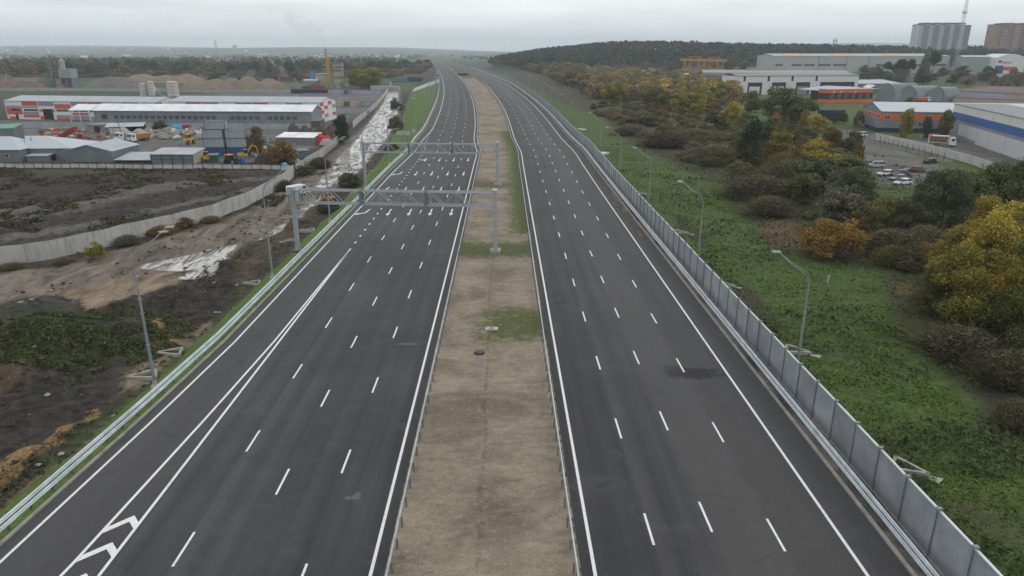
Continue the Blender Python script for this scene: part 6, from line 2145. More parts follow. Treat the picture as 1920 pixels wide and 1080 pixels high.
o = MB().box(0, 2.3, 0, 1.4, 0, 1.4).box(.4, .8, .4, .8, 1.4, 1.55).box(1.5, 1.9, .4, .8, 1.4, 1.55).build("blue_tank", M("tank_blue", (0.02, 0.13, 0.36), 0.5)); o.location = at_g(441, 307); tag(o, "blue plastic tank just behind the pale fence", "tank")
o = MB().tube([(0, 0, 0), (0, 0, .7), (0, 0, 1.1), (0, 0, 1.35)], [.95, .9, .6, .1], 14).build("blue_tank", M("tank_sky", (0.10, 0.35, 0.52), 0.5)); o.location = at_g(534, 314); tag(o, "domed sky-blue tank peeking over the pale fence", "tank")
for (pa, lab) in (((1088, 243), "upper pale sheet of plastic lying behind the barrier"), ((1132, 288), "lower pale sheet of plastic lying behind the barrier")):
    p = at_g(*pa); m = MB()
    for i in range(6):
        x, y = r.uniform(-1.6, 1.6), r.uniform(-3, 3)
        m.add([(x - 1, y - .8, .15), (x + .8, y - .6, .2), (x + 1, y + .7, .15), (x - .7, y + .9, .25)], [(0, 1, 2, 3)])
    o = m.build("plastic_sheet", WHITE); o.location = p; tag(o, lab, "plastic sheet")
for (q, lab, hh) in (((1258, 224), "taller pale dead trunk in the scrub", 3.8), ((1266, 226), "shorter pale dead trunk in the scrub", 2.2)):
    p = at_g(*q); o = MB().tube([(0, 0, -.2), (.1, 0, hh * .5), (.3, 0, hh * 1.4)], [.16, .12, .04], 7).build("dead_trunk", BIRCHBARK); o.location = p; tag(o, lab, "dead tree")
p = at_g(233, 264); o = MB().tube([(0, 0, -.3), (-1.3, 0, 7.2)], .12, 8).build("utility_pole", WOODP); o.location = p; tag(o, "leaning dark wooden pole in front of the white trucks", "pole")

# --- silos, batching plant, asphalt plant
def silo(px, pyb, top, w, label):
    p = at_g(px, pyb); h = height_at(p.y, top) - p.z; rr = w / 2 / px_per_m(p.y, p.z)
    root = thing("silo", label, "silo", p)
    m = MB().cyl(0, 0, h * .3, h * .96, rr, n=20).tube([(0, 0, h * .96), (0, 0, h)], [rr, rr * .5], 20).tube([(0, 0, h * .14), (0, 0, h * .3)], [rr * .2, rr], 20)
    m.build("tank", M("silo_white", (0.52, 0.50, 0.47), 0.7, var=.12, dirt=.5), root)
    for f in (.45, .6, .75, .9): MB().cyl(0, 0, h * f, h * f + .15, rr * 1.03, n=20).build("band", M("band_rust", (0.2, 0.13, 0.09), 0.8), root)
    for a_ in range(4):
        x, y = rr * .8 * math.cos(a_ * 1.57 + .78), rr * .8 * math.sin(a_ * 1.57 + .78)
        MB().bar((x, y, -.5), (x, y, h * .35), .22).build("leg", DSTEEL, root)
    m = MB()
    for a_ in range(10): m.bar((rr * math.cos(a_ * .63), rr * math.sin(a_ * .63), h * .96), (rr * math.cos(a_ * .63), rr * math.sin(a_ * .63), h + .9), .06)
    m.build("railing", DSTEEL, root)
    return root
silo(272, 190, 156, 13, "left white cement silo behind the striped hall")
silo(287, 190, 152, 12, "middle white cement silo with a conveyor at its foot")
silo(327.5, 192, 152, 20, "right and widest white cement silo behind the striped halls")
p = at_g(293, 189)
r_ = thing("conveyor", "sloping grey conveyor between the white silos", "conveyor", p)
MB().bar((0, 0, 6), (9, 0, .3), 1.2, .5).build("belt_frame", GREYP, r_)
MB().box(-4, 0, -1, 1.5, 5, 8.5).build("hopper", WHITE, r_)

# batching plant at far left
p = at_g(96, 166)
bp = thing("batching_plant", "greenish concrete batching plant with two towers and a box cabin on stilts", "batching plant", p)
mpx = px_per_m(p.y, p.z)
H1 = height_at(p.y, 104) - p.z
U = 1 / mpx
GRN = M("plant_green", (0.16, 0.19, 0.165), 0.8, var=.3, dirt=.4)
m = MB().bar((5 * U, 0, 0), (10 * U, 0, H1), 6 * U * .8, 2); m.build("elevator_tower", GRN, bp)
m = MB()
for i in range(7): m.box((1 + i * .6) * U, (15 + i * .6) * U, -1.5, 2.5, H1 * (i + 1) / 8, H1 * (i + 1) / 8 + .35)
m.build("platform", DSTEEL, bp)
H2 = height_at(p.y, 110) - p.z
MB().cyl(26 * U, 2, H2 * .35, H2 * .93, 5 * U, n=16).tube([(26 * U, 2, H2 * .93), (26 * U, 2, H2)], [5 * U, 2 * U], 16).build("silo_tank", CREAM, bp)
H3 = height_at(p.y, 129) - p.z; H4 = height_at(p.y, 146) - p.z
MB().box(22 * U, 45 * U, -2, 7, H4, H3).build("mixer_cabin", M("cabin_grey", (0.27, 0.28, 0.29), 0.7, dirt=.2), bp)
for x in (23, 33, 43): MB().box(x * U, x * U + .6, -1.5, 6, -.5, H4).build("leg", DSTEEL, bp)
MB().box(-20 * U, 4 * U, -2, 5, -.5, 6.5).box(-12 * U, 0, -3, -1, -.5, 8).build("bunker", GRN, bp)
MB().bar((-30 * U, 0, 8), (4 * U, 0, 5), 1.5, .8).bar((-24 * U, 1, 7), (-6 * U, 1, 11), 1.0, .6).build("conveyor", GRN, bp)
MB().box(24 * U, 31 * U, -4, -1, 0, 3).build("red_bin", RED, bp)
p = at_g(8, 160)
r_ = thing("scrap_crane", "pale frames and grey sheds of the scrap yard at the far left", "scrap yard", p)
MB().bar((0, 0, 0), (4, 0, 10), .6).bar((4, 0, 9.5), (14, 0, 4), .5).build("boom", CREAM, r_)
MB().box(8, 30, 2, 10, 0, 6).build("shed", GREYP, r_)

# asphalt plant with yellow stack
p = at_g(612, 166)
ap = thing("asphalt_plant", "beige asphalt plant with a tall yellow chimney", "asphalt plant", p)
mpx = px_per_m(p.y, p.z); U = 1 / mpx
zt = lambda row: height_at(p.y, row) - p.z
MB().cyl(4 * U, 0, zt(116), zt(93), 1.9 * U, 1.7 * U, 14).build("chimney_top", YELLOW, ap)
MB().cyl(7 * U, 0, 0, zt(112), 3.6 * U, 3.2 * U, 16).cyl(7 * U, 0, zt(112), zt(109), 4.4 * U, n=16).bar((3.5 * U, 0, zt(125)), (7 * U, 0, zt(116)), 2.4).build("chimney", YELLOW, ap)
MB().cyl(4 * U, 0, zt(92.8), zt(92), 2.2 * U, n=14).build("chimney_rim", M("soot", (0.06, 0.05, 0.045), 0.9), ap)
for i, (ra_, rb_) in enumerate(((157, 145), (144, 133), (131, 127), (125, 118))):
    MB().box((14 + i * .3) * U, (29 + i * .4) * U, 0, 9, zt(ra_), zt(rb_)).build("tower_stage", CREAM, ap)
m = MB()
for row in (158, 145, 132, 126, 118): m.box(12.5 * U, 31 * U, -1, 10, zt(row) - .2, zt(row) + .3)
for x in (13, 30.5):
    for y in (-.6, 9.6): m.bar((x * U, y, 0), (x * U, y, zt(117)), .3)
for i in range(4): m.bar((30.5 * U, -.6, zt(158 - 10 * i)), (33.5 * U, -.6, zt(152 - 10 * i)), .5)
m.build("steel_frame", DSTEEL, ap)
MB().box(-21 * U, 5 * U, 3, 12, 0, zt(139)).build("filter_house", CREAM, ap)
MB().box(-21.5 * U, 5.5 * U, 2.5, 12.5, zt(139), zt(138)).build("filter_roof", ROOFG, ap)
MB().box(-41 * U, -14 * U, -2, 6, zt(151), zt(149)).build("low_roof", ROOFW, ap)
MB().box(-40 * U, -15 * U, -1.5, 5, 0, zt(151)).build("low_wall", GREYP, ap)
MB().cyl(-26 * U, 5, zt(150), zt(134), 3.4 * U, n=16).build("blue_tank", M("tank_blue2", (0.06, 0.22, 0.42), 0.5), ap)
MB().bar((-34 * U, -3, zt(160)), (-12 * U, -3, zt(151)), 1.4, .7).build("yellow_conveyor", YELLOW, ap)
MB().box(-24 * U, -2 * U, -8, -4, 0, zt(160)).build("red_shed", M("shed_red", (0.22, 0.06, 0.05), 0.8), ap)
MB().box(-55 * U, -24 * U, -8, -3, 0, zt(161)).build("green_shed", M("shed_green", (0.05, 0.09, 0.08), 0.8), ap)
MB().box(19 * U, 30 * U, -6, -1, 0, zt(155)).box(9 * U, 17 * U, -5, -1, 0, zt(159)).build("annex", GREYP, ap)
lowshed("maroon_roof_shed", "low shed with a maroon roof just behind the right striped hall", (560, 190), (612, 190), 2.8, 4.0, 12, GREYP, MAROON)

# goods wagons on the railway
def wagon(px, py, col, label, L=14.0, H=4.4):
    p = at_g(px, py)
    root = thing("goods_wagon", label, "goods wagon", p, 0.02, "goods wagons on the railway")
    MB().box(0, L, 0, 2.9, 1.2, H + .3).build("body", col, root)
    m = MB()
    for i in range(9): m.box(i * L / 8.4, i * L / 8.4 + .18, -.06, 2.96, 1.2, H + .3)
    m.build("ribs", col, root)
    for x in (1.6, 3.4, L - 3.4, L - 1.6):
        for y in (0.2, 2.6):
            MB().tube([(x, y, .5), (x, y + .15, .5)], .48, 10).build("wheel", DSTEEL, root)
    MB().box(-.6, L + .6, 1.2, 1.7, .8, 1.2).build("underframe", DSTEEL, root)
WC = {'green': M("wagon_green", (0.10, 0.20, 0.17), 0.7, dirt=.3), 'grey': M("wagon_grey", (0.13, 0.14, 0.15), 0.7, dirt=.3), 'red': M("wagon_red", (0.14, 0.07, 0.06), 0.7, dirt=.3),
      'blue': M("wagon_blue", (0.03, 0.06, 0.16), 0.7, dirt=.3), 'dark': M("wagon_dark", (0.045, 0.045, 0.05), 0.7)}
seq = [(325, 'green', 'first'), (347, 'dark', 'second'), (369, 'green', 'third'), (391, 'dark', 'fourth'), (445, 'dark', 'fifth'), (467, 'grey', 'sixth'), (495, 'dark', 'seventh'), (525, 'red', 'eighth'), (556, 'dark', 'ninth')]
for (x, c, o_) in seq:
    wagon(x, 153, WC[c], "%s goods wagon from the left on the railway before the tree belt, %s" % (o_, 'rust-red' if c == 'red' else 'dark' if c == 'dark' else c), 13.5 if x > 440 else 11)
wagon(733, 155, WC['green'], "pale green goods wagon left of the blue wagon by the slope", 15, 4.4)
wagon(764, 155, WC['blue'], "blue goods wagon entering under the motorway", 15, 4.8)
# ------------------------------------------------------------------ right-hand side buildings
# white hall with dark purple frames
root, L, a, b = site("white_hall", "white hall with dark purple door frames and a grey roof", "hall", (1381, 178), (1606, 176))
h = hgt(a, 143); D = 26
MB().box(0, L, 0, D, -1, h).build("wall", WHITE, root)
MB().prism([(-.3, h - .1), (D / 2, h + 1.3), (D + .3, h - .1), (D + .3, h + .3), (D / 2, h + 1.6), (-.3, h + .35)], -.3, L + .3, axis='x').build("roof", M("roof_grey_flat", (0.22, 0.24, 0.25), 0.7, dirt=.2), root)
sx = L / 225.0
for x in (1391, 1435, 1479, 1524):
    bx("purple_panel", PURPLE, root, (x - 1381) * sx, (x - 1377) * sx, -.06, .02, h * .72, h - .1)
for x0, x1 in ((1400, 1426), (1444, 1470), (1489, 1515), (1534, 1599)):
    f = bx("door_frame", PURPLE, root, (x0 - 1381) * sx, (x1 - 1381) * sx, -.06, .02, -.2, h * .66)
    MB().box((x0 + 3 - 1381) * sx, (x1 - 4 - 1381) * sx, -.1, -.04, -.2, h * .44).build("door", WHITE if x0 < 1480 else GREYP, f)
bx("corner_board", GREYP, root, -.12, .02, -.1, .1, 0, h)
# long low grey building behind it
root, L, a, b = site("long_low_building", "long low grey building running behind the white hall", "building", (1316, 156), (1590, 156))
h = hgt(a, 134)
gable_end_x(root, 0, L, 0, 22, h - 1, 2.2, M("old_grey_wall", (0.30, 0.30, 0.29), 0.9, var=.15, dirt=.3)); gable_x(root, 0, L, 0, 22, h - 1, 2.2, M("roof_old", (0.33, 0.32, 0.30), 0.8, var=.15, dirt=.4))
for i in range(14): window(root, 1 + i * 3.4, 3.6 + i * 3.4, h * .5, h * .72, 1)
bx("lean_to", GREYP, root, 0, L * .22, -8, 0, -1, h * .42); bx("lean_to_roof", ROOFG, root, -.3, L * .22, -8.4, 0.02, h * .42, h * .46)
bx("pillar", WHITE, root, L * .215, L * .225, -8.3, -7.7, -1, h * .8)
root, L, a, b = site("arched_store", "small arched store with a pale wall left of the yellow cranes' legs", "building", (1277, 152), (1300, 152))
MB().prism([(6 * math.cos(t), 7.5 * math.sin(t)) for t in np.linspace(0, math.pi, 12)][::-1], 0, 16).build("shell", GREYP, root); bx("side_wall", WHITE, root, 3, 12, -1, 0, -1, 5)
root, L, a, b = site("low_store", "low pale sheds among the trees left of the yellow cranes", "building", (1200, 140), (1236, 140))
bx("wall", GREYP, root, 0, L, 0, 10, -1, 4.5); bx("roof", ROOFW, root, -.4, L + .4, -.4, 10.4, 4.5, 4.9)
root, L, a, b = site("green_store", "long flat dark green roofed store in front of the forest by the grey hall", "building", (1378, 140), (1445, 140))
bx("wall", M("dark_green_wall", (0.04, 0.06, 0.05), 0.8), root, 0, L, 0, 14, -1, hgt(a, 130)); bx("roof", M("roof_pale_green", (0.28, 0.33, 0.30), 0.7), root, L * .3, L * .85, 0, 14, hgt(a, 130), hgt(a, 127.5))

# great grey hall
HALL = M("hall_grey", (0.40, 0.41, 0.40), 0.8, var=.08, scale=.05, dirt=.15)
root, L, a, b = site("grey_hall", "huge pale grey hall with a low rounded roof before the forest", "hall", (1449, 137), (1776, 137))
h = hgt(a, 106); D = 60
MB().prism([(0, -3), (0, h), (D * .5, h + 2.5), (D, h), (D, -3)], 0, L, axis='x').build("wall", HALL, root)
MB().prism([(-.5, h), (D * .5, h + 2.6), (D + .5, h), (D + .5, h + .5), (D * .5, h + 3.1), (-.5, h + .5)], -.5, L + .5, axis='x').build("roof", M("hall_roof", (0.36, 0.37, 0.38), 0.7, dirt=.2), root)
for (x0, x1) in ((1452, 1466), (1482, 1502), (1505, 1526), (1533, 1556), (1560, 1586), (1640, 1665), (1712, 1730), (1752, 1772)):
    f0, f1 = (x0 - 1449) / 327 * L, (x1 - 1449) / 327 * L
    window(root, f0, f1, h * .42, h * .56, max(4, int((x1 - x0) / 3)), frame=GREYP, fr=.35)
for x in (1532, 1584, 1625, 1700): bx("downpipe", DSTEEL, root, (x - 1449) / 327 * L, (x - 1449) / 327 * L + .5, -.4, 0, -2, h)
for x0, x1 in ((1475, 1510), (1565, 1600), (1665, 1690)):
    MB().prism([(3, h + .75), (D * .45, h + 2.95), (D * .45, h + 3.15), (3, h + .95)], (x0 - 1449) / 327 * L, (x1 - 1449) / 327 * L, axis='x').build("roof_patch", M("tan_sheet", (0.50, 0.34, 0.20), 0.8), root)
# red and white chimney behind
p = at_g(1558, 125); p.y += 250; p.x *= (p.y / (p.y - 250)); p.z = float(zg(p.x, p.y))
r_ = thing("striped_mast", "short red and white banded chimney pair rising behind the grey hall", "chimney", p)
H0 = height_at(p.y, 72) - p.z
for j, dx in enumerate((-2.2, 2.2)):
    for i in range(6):
        z0, z1 = H0 * (.4 + .1 * i), H0 * (.5 + .1 * i)
        MB().cyl(dx + i * .3, 0, z0, z1, 1.2, n=10).build("band", WHITE if i % 2 else M("mast_dark", (0.12, 0.05, 0.05), 0.8), r_)
    MB().cyl(dx, 0, -2, H0 * .4, 1.3, n=10).build("shaft", GREYP, r_)

# gantry cranes
def yard_crane(px0, px1, top, base, girder, label, sh=0.0):
    a = at_g(px0, base); b = at_g(px1, base)
    root = thing("yard_crane", label, "gantry crane", a, math.atan2(b.y - a.y, b.x - a.x), "yellow cranes at the forest edge")
    L = (b - a).length; zt_ = height_at(a.y, top) - a.z; zgd = height_at(a.y, girder) - a.z
    YC = M("crane_yellow", (0.40, 0.23, 0.05), 0.6)
    for x in (L * .22, L * .80):
        m = MB()
        for y in (-4, 4):
            m.bar((x - 3, y, 0), (x + 1, y, zgd), .9).bar((x + 5, y, 0), (x + 1.5, y, zgd), .7)
        m.bar((x - 3, -4, .6), (x - 3, 4, .6), .9)
        m.build("leg", YC, root)
    MB().box(-.05 * L, L * 1.08, -1.4, 1.4, zgd, zgd + 2.6).build("girder", YC, root)
    m = MB()
    for y in (-2, 2): m.bar((L * .3, y, zgd + 2.6), (L * .36, y, zt_), .5).bar((L * .36, y, zt_), (L * .72, y, zt_), .5).bar((L * .72, y, zt_), (L * .76, y, zgd + 2.6), .5)
    m.build("top_frame", YC, root)
    MB().box(L * .5, L * .5 + 3, -2, 2, zgd - 3.2, zgd - .2).build("trolley", M("trolley_red", (0.3, 0.06, 0.03), 0.6), root)
yard_crane(1277, 1322, 106, 137, 114, "left yellow gantry crane at the forest edge")
yard_crane(1314, 1356, 107, 137, 115, "right yellow gantry crane at the forest edge")

# grey awning roof and the orange and black office
root, L, a, b = site("awning", "large low grey awning roof left of the orange and black office", "canopy", (1500, 186), (1556, 190))
h = hgt(a, 168)
MB().prism([(-1, h), (26, h + 1.6), (26, h + 1.9), (-1, h + .3)], -2, L + 1, axis='x').build("roof", ROOFG, root)
bx("back_wall", M("dark_grey_wall", (0.07, 0.08, 0.09), 0.8), root, 0, L - .1, 9, 9.4, -1, h)
for x in (1, L * .33, L * .66, L - .8): bx("post", DSTEEL, root, x, x + .3, 0, .3, -1, h)
root, L, a, b = site("office_building", "two-band orange and black office building with six white windows", "office", (1551, 193), (1634, 192))
h = hgt(a, 169)
bx("wall", BLACKP, root, 0, L, 0, 9, -1, h)
bx("orange_band", ORANGE, root, -.12, L + .12, -.12, 9.1, h * .76, h + .25); bx("orange_band", ORANGE, root, -.12, L + .12, -.12, 9.1, -.3, h * .26)
bx("roof", ROOFG, root, -.3, L + 4, -.3, 9.3, h + .26, h + .5)
for i in range(6): window(root, L * (.06 + i * .16), L * (.06 + i * .16) + 1.9, h * .36, h * .64, 2)
for i in (0, 1, 3): bx("air_unit", FRAMEW, root, L * (.1 + i * .16), L * (.1 + i * .16) + .7, -.5, -.13, h * .78, h * .9)

# arched hangars
def hangar(px0, px1, base, top, Lh, label, rz=-0.12):
    a = at_g(px0, base); b = at_g(px1, base)
    w = (b - a).length; h = hgt(a, top)
    root = thing("arched_hangar", label, "hangar", a, math.atan2(b.y - a.y, b.x - a.x) + rz, "arched grey hangars")
    pr_ = [(w / 2 - w / 2 * math.cos(t), h * math.sin(t) ** .8) for t in np.linspace(0, math.pi, 18)]
    sk = 0.62   # the tunnels run back and to the right
    m = MB()
    n = len(pr_)
    for yy in (0.0, Lh):
        for (x, z) in pr_: m.v.append((x + yy * sk * 1.3, yy * .35, z - .3))
    m.f += [(i, i + 1, n + i + 1, n + i) for i in range(n - 1)]; m.m += [0] * (n - 1)
    m.build("shell", corrugated("hangar_sheet", (0.22, 0.245, 0.265), 0.6, 1, 0.5, dirt=.25), root, smooth=True)
    m = MB(); m.v += [(x, 0.15, z - .35) for (x, z) in pr_]; m.f.append(tuple(range(n))); m.m.append(0)
    m.build("end_wall", corrugated("hangar_end", (0.20, 0.22, 0.24), 0.6, 0, 0.6, dirt=.3), root)
    m = MB()
    for i in range(n - 1): m.bar((pr_[i][0], -.05, pr_[i][1] - .3), (pr_[i + 1][0], -.05, pr_[i + 1][1] - .3), .25)
    m.build("arch_rim", GREYP, root)
hangar(1641, 1674, 190, 155, 22, "left arched grey metal hangar")
hangar(1682, 1716, 190, 160, 22, "middle arched grey metal hangar behind the orange truck")
hangar(1738, 1768, 190, 162, 14, "right arched grey metal hangar beside the maroon roofs")
root, L, a, b = site("gabled_white_roof_shed", "small green-fronted shed with a white roof left of the hangars", "shed", (1631, 176), (1646, 176))
gable_y(root, 0, L, 0, 12, 4.2, 1.8, M("wall_green", (0.08, 0.17, 0.12), 0.8), ROOFW)
lowshed("long_blue_grey_shed", "long blue-grey roofed shed between the white hall and the hangars", (1608, 168), (1690, 168), 4.5, 6.5, 26, M("wall_maroon_grey", (0.20, 0.15, 0.155), 0.8, dirt=.3), ROOFG)
# maroon roofs
for (A, B, h0, h1, D, lab) in (((1784, 178), (1925, 186), 3.2, 5.2, 45, "broad maroon roof behind the striped warehouse"), ((1786, 191), (1925, 197), 2.6, 3.6, 12, "nearer strip of maroon roof behind the striped warehouse"),
                               ((1905, 186), (2010, 190), 3.4, 6.0, 30, "maroon roof at the right edge")):
    lowshed("maroon_roof_building", lab, A, B, h0, h1, D, CREAM, MAROON, cat="building")
lowshed("blue_roof_strip", "narrow blue and white roof strip between the maroon roofs", (1800, 187), (1882, 189), 2.4, 3.4, 3, GREYP, BLUE)

# grey warehouse with orange band (gable to the left)
c = at_g(1648, 247); gl_ = at_g(1585, 236); rr_ = at_g(1792, 250)
d = rr_ - c; ang = math.atan2(d.y, d.x)
root = thing("orange_band_warehouse", "grey warehouse with an orange band, white windows and a pale gabled roof", "warehouse", c, ang)
ux = Vector((math.cos(ang), math.sin(ang), 0)); uy = Vector((-ux.y, ux.x, 0))
L = 54.0
v_ = gl_ - c
W = 27.0; skew = 0.0
h = hgt(c, 209)
gable_end_x(root, 0, L, 0, W, h, 2.6, WALLG)
gable_x(root, 0, L, 0, W, h, 2.6, M("roof_light", (0.46, 0.49, 0.52), 0.5, var=.06, dirt=.1), .35)
bx("orange_band", ORANGE, root, 0, L, -.07, .01, h * .62, h * .88)
bx("orange_band", ORANGE, root, -.07, .01, 0.1, W - .1, h * .62, h * .88)
bx("dark_base", DBLUE, root, -1.2, L, -.4, -.05, -1, h * .20); bx("dark_base", DBLUE, root, -1.2, -.8, 0, W * .6, -1, h * .2)
for x in (1.2, 7.5, 16, 24, 33): window(root, x, x + 1.9, h * .62, h * .82, 2, y=-.05)
for x in (13.5, 22.5, 31.5, 40): window(root, x, x + 3.4, h * .30, h * .52, 3, y=-.0)
for i in range(8):
    y = 1.6 + i * 3.1
    f = MB().box(-.12, -.05, y, y + 1.2, h * .62, h * .84).build("window", FRAMEW, root)
    MB().box(-.15, -.115, y + .12, y + 1.08, h * .64, h * .82).build("pane", GLASS, f)

# big warehouse with the blue band
a = at_g(1779, 254); b = at_g(1921, 304)
d = b - a; d.z = 0
root = thing("blue_band_warehouse", "big grey warehouse with a white and blue banded wall at the right edge", "warehouse", a, math.atan2(d.y, d.x))
L = d.length * 1.35; h = hgt(a, 195)
WG2 = M("smooth_grey_wall", (0.245, 0.25, 0.265), 0.6, var=.06, dirt=.1)
MB().box(0, L, 0, 16, -1, h).build("wall", WG2, root)
bx("roof", M("roof_grey_flat", (0.22, 0.24, 0.25)), root, -.3, L + .3, -.3, 16.3, h + .005, h + .25)
bx("white_band", M("cream_white", (0.60, 0.60, 0.58), 0.6, var=.05), root, -.08, L, -.08, .01, h * .77, h - .02)
bx("blue_band", M("band_blue", (0.035, 0.115, 0.33), 0.55, var=.06), root, -.085, L, -.085, .01, h * .555, h * .77)
nb = 7
for i in range(1, nb + 1): bx("seam", GREYP, root, i * L / nb - .06, i * L / nb + .06, -.11, 0, h * .555, h)
for i, (x0, x1, z0, z1) in enumerate(((.10, .20, .12, .46), (.203, .30, .10, .46), (.303, .42, -.1, .46), (.423, .56, -.1, .46), (.563, .8, -.1, .46))):
    bx("loading_door", M("door_pale", (0.50, 0.51, 0.53), 0.6, var=.05), root, L * x0, L * x1, -.07, .01, h * z0, h * z1)

# apartment towers
def tower(A, Bpx, top, D, label, wall, side, seed, rzoff=0.0, dist=1320.0, brick=False):
    def far(px, row=100):
        u = (px - 960) / FPX
        y = dist
        zd = y * CP + HC * SP - 5 * SP
        return Vector((u * zd, y, float(zg(u * zd, y))))
    a, b = far(A), far(Bpx)
    root = thing("apartment_tower", label, "apartment tower", (a.x, a.y, a.z - 1), math.atan2((b - a).y, (b - a).x) + rzoff)
    L = (b - a).length; H_ = height_at(a.y, top) - a.z
    r = random.Random(seed)
    nseg = 10 if not brick else 8
    W = L / nseg
    tops = [0, 1, 0, 1, 0, 1, .6, 1, .9, -.6] if not brick else [0, .8, .8, 0, .8, .8, .8, 0]
    for i in range(nseg):
        off = (i % 2) * 2.2
        MB().box(i * W, (i + 1) * W - .02, -off, D, 0, H_ + tops[i] * 2.6).build("wall_bay", wall[i % len(wall)] if brick else (wall[0] if i % 2 == 0 else side), root)
        bx("parapet", M("parapet_dark", (0.09, 0.085, 0.085), 0.8), root, i * W - .1, (i + 1) * W + .08, -off - .2, D + .1, H_ + tops[i] * 2.6, H_ + tops[i] * 2.6 + 1.5)
    fl = int(H_ / 3.0)
    wm, bm, sm = MB(), MB(), MB()
    for i in range(nseg):
        off = (i % 2) * 2.2
        for f in range(fl):
            z = f * 3.0 + 1.0
            if i % 2 == 1:
                bm.box(i * W + .5, (i + 1) * W - .5, -off - .9, -off - .02, z - .4, z + .6)
                wm.box(i * W + .6, (i + 1) * W - .6, -off - .06, -off + .05, z + .65, z + 2.0)
            else:
                for q in (.2, .6):
                    wm.box(i * W + W * q, i * W + W * (q + .18), -off - .06, -off + .05, z + .3, z + 1.6)
    for f in range(fl):
        sm.box(-.05, L, -.03, .01, f * 3.0, f * 3.0 + .12)
    tag(wm.build("windows", GLASS, root), kind='stuff')
    tag(bm.build("balconies", M("balcony_pale", (0.36, 0.36, 0.36), 0.7) if not brick else M("balcony_cream", (0.42, 0.37, 0.28), 0.7), root), kind='stuff')
    tag(sm.build("floor_seams", GREYP, root), kind='stuff')
    # left end wall seams
    m = MB()
    for q in (.33, .66): m.box(-.12, 0, D * q, D * q + .4, 0, H_)
    m.build("end_seam", GREYP, root)
    return root, L, H_
TW = [M("tower_grey", (0.50, 0.51, 0.53), 0.8, var=.06, scale=.05)]; TS = M("tower_grey_dark", (0.27, 0.275, 0.30), 0.8, var=.06, scale=.05)
tower(1711, 1806, 46, 22, "tall grey panel apartment tower behind the long grey hall", TW, TS, 1)
BR = [M("tower_cream", (0.33, 0.21, 0.13), 0.8, var=.05), M("tower_brick", (0.24, 0.09, 0.065), 0.8, var=.08), M("tower_brick2", (0.30, 0.15, 0.11), 0.8, var=.08)]
tower(1852, 1945, 46, 22, "brown and cream brick apartment tower at the right edge", BR, BR[1], 2, brick=True)
# lattice mast in front of the grey tower
def lattice_mast(px, row_base, toprow, w, dist, label, mat):
    u = (px - 960) / FPX
    zd = dist * CP + HC * SP
    p = Vector((u * zd, dist, float(zg(u * zd, dist))))
    root = thing("lattice_mast", label, "mast", p)
    H_ = height_at(dist, toprow) - p.z
    m = MB(); n = 16
    for i in range(n):
        z0, z1 = H_ * i / n, H_ * (i + 1) / n
        s0, s1 = w * (1 - .35 * i / n), w * (1 - .35 * (i + 1) / n)
        c0 = [(-s0, -s0, z0), (s0, -s0, z0), (s0, s0, z0), (-s0, s0, z0)]; c1 = [(-s1, -s1, z1), (s1, -s1, z1), (s1, s1, z1), (-s1, s1, z1)]
        for q in range(4):
            m.bar(c0[q], c1[q], w * .13); m.bar(c0[q], c1[(q + 1) % 4], w * .08); m.bar(c1[q], c1[(q + 1) % 4], w * .08)
    m.build("lattice", mat, root)
    for f in (.78, .97):
        MB().tube([(0, 0, H_ * f), (0, 0, H_ * f + 1.2)], w * 1.5, 12).build("platform", DSTEEL, root)
        for q in range(5):
            t = q * 1.256
            MB().box(math.cos(t) * w * 1.6 - .3, math.cos(t) * w * 1.6 + .3, math.sin(t) * w * 1.6 - .3, math.sin(t) * w * 1.6 + .3, H_ * f + .5, H_ * f + 3.4).build("antenna", WHITE, root)
lattice_mast(1787, 118, -6, 1.6, 900, "tall pale lattice mast with antenna rings in front of the grey tower", M("mast_steel", (0.42, 0.42, 0.43), 0.6))
lattice_mast(407, 95, 76, 3.0, 3200, "faint lattice mast on the hazy horizon at the left", M("mast_far", (0.2, 0.2, 0.2), 0.6))

# depot sheds right of the tower, curved white building with a red mark
def farsite(px0, px1, row, z, name, label, cat):
    a, b = at(px0, row, z), at(px1, row, z)
    root = thing(name, label, cat, a, math.atan2(b.y - a.y, b.x - a.x))
    return root, (b - a).length, a
root, L, a, b = site("grey_green_shed", "pale grey-green depot shed below the gap between the two towers", "shed", (1800, 139), (1865, 140))
h = hgt(a, 107)
gable_end_x(root, 0, L, 0, 30, h, 1.6, M("depot_green", (0.30, 0.335, 0.325), 0.8, var=.08, dirt=.15)); gable_x(root, 0, L, 0, 30, h, 1.6, ROOFG)
for i in range(1, 5): bx("seam", GREYP, root, i * L / 5, i * L / 5 + .25, -.15, 0, 0, h)
root, L, a, b = site("curved_white_hall", "white hall with a curved top, small red mark and red stripe", "hall", (1863, 141), (1917, 141))
h = hgt(a, 108); hr = hgt(a, 101)
pr_ = [(L * t, h + (hr - h) * math.sin(math.pi * t)) for t in np.linspace(0, 1, 14)]
MB().prism([(0, -2)] + pr_ + [(L, -2)], 0, 30).build("wall", WHITE, root)
bx("blue_part", M("deep_blue", (0.04, 0.07, 0.13), 0.7), root, -.1, L * .28, -.2, 0, -1, hgt(a, 123))
bx("red_stripe", M("stripe_red", (0.55, 0.08, 0.05), 0.6), root, L * .28, L * .75, -.2, 0, hgt(a, 132), hgt(a, 125))
sg = MB().cyl(0, 0, -.1, .1, 1.6, n=12)
o = sg.build("emblem", M("mark_red", (0.45, 0.04, 0.07), 0.6), root); o.rotation_euler = (math.pi / 2, 0, 0); o.location = (L * .12, -.15, hgt(a, 115.5))
cu = bpy.data.curves.new("lettering", 'FONT'); cu.body = "Крион"; cu.size = 3.4; cu.extrude = .05
to = bpy.data.objects.new("lettering_src", cu); COL.objects.link(to)
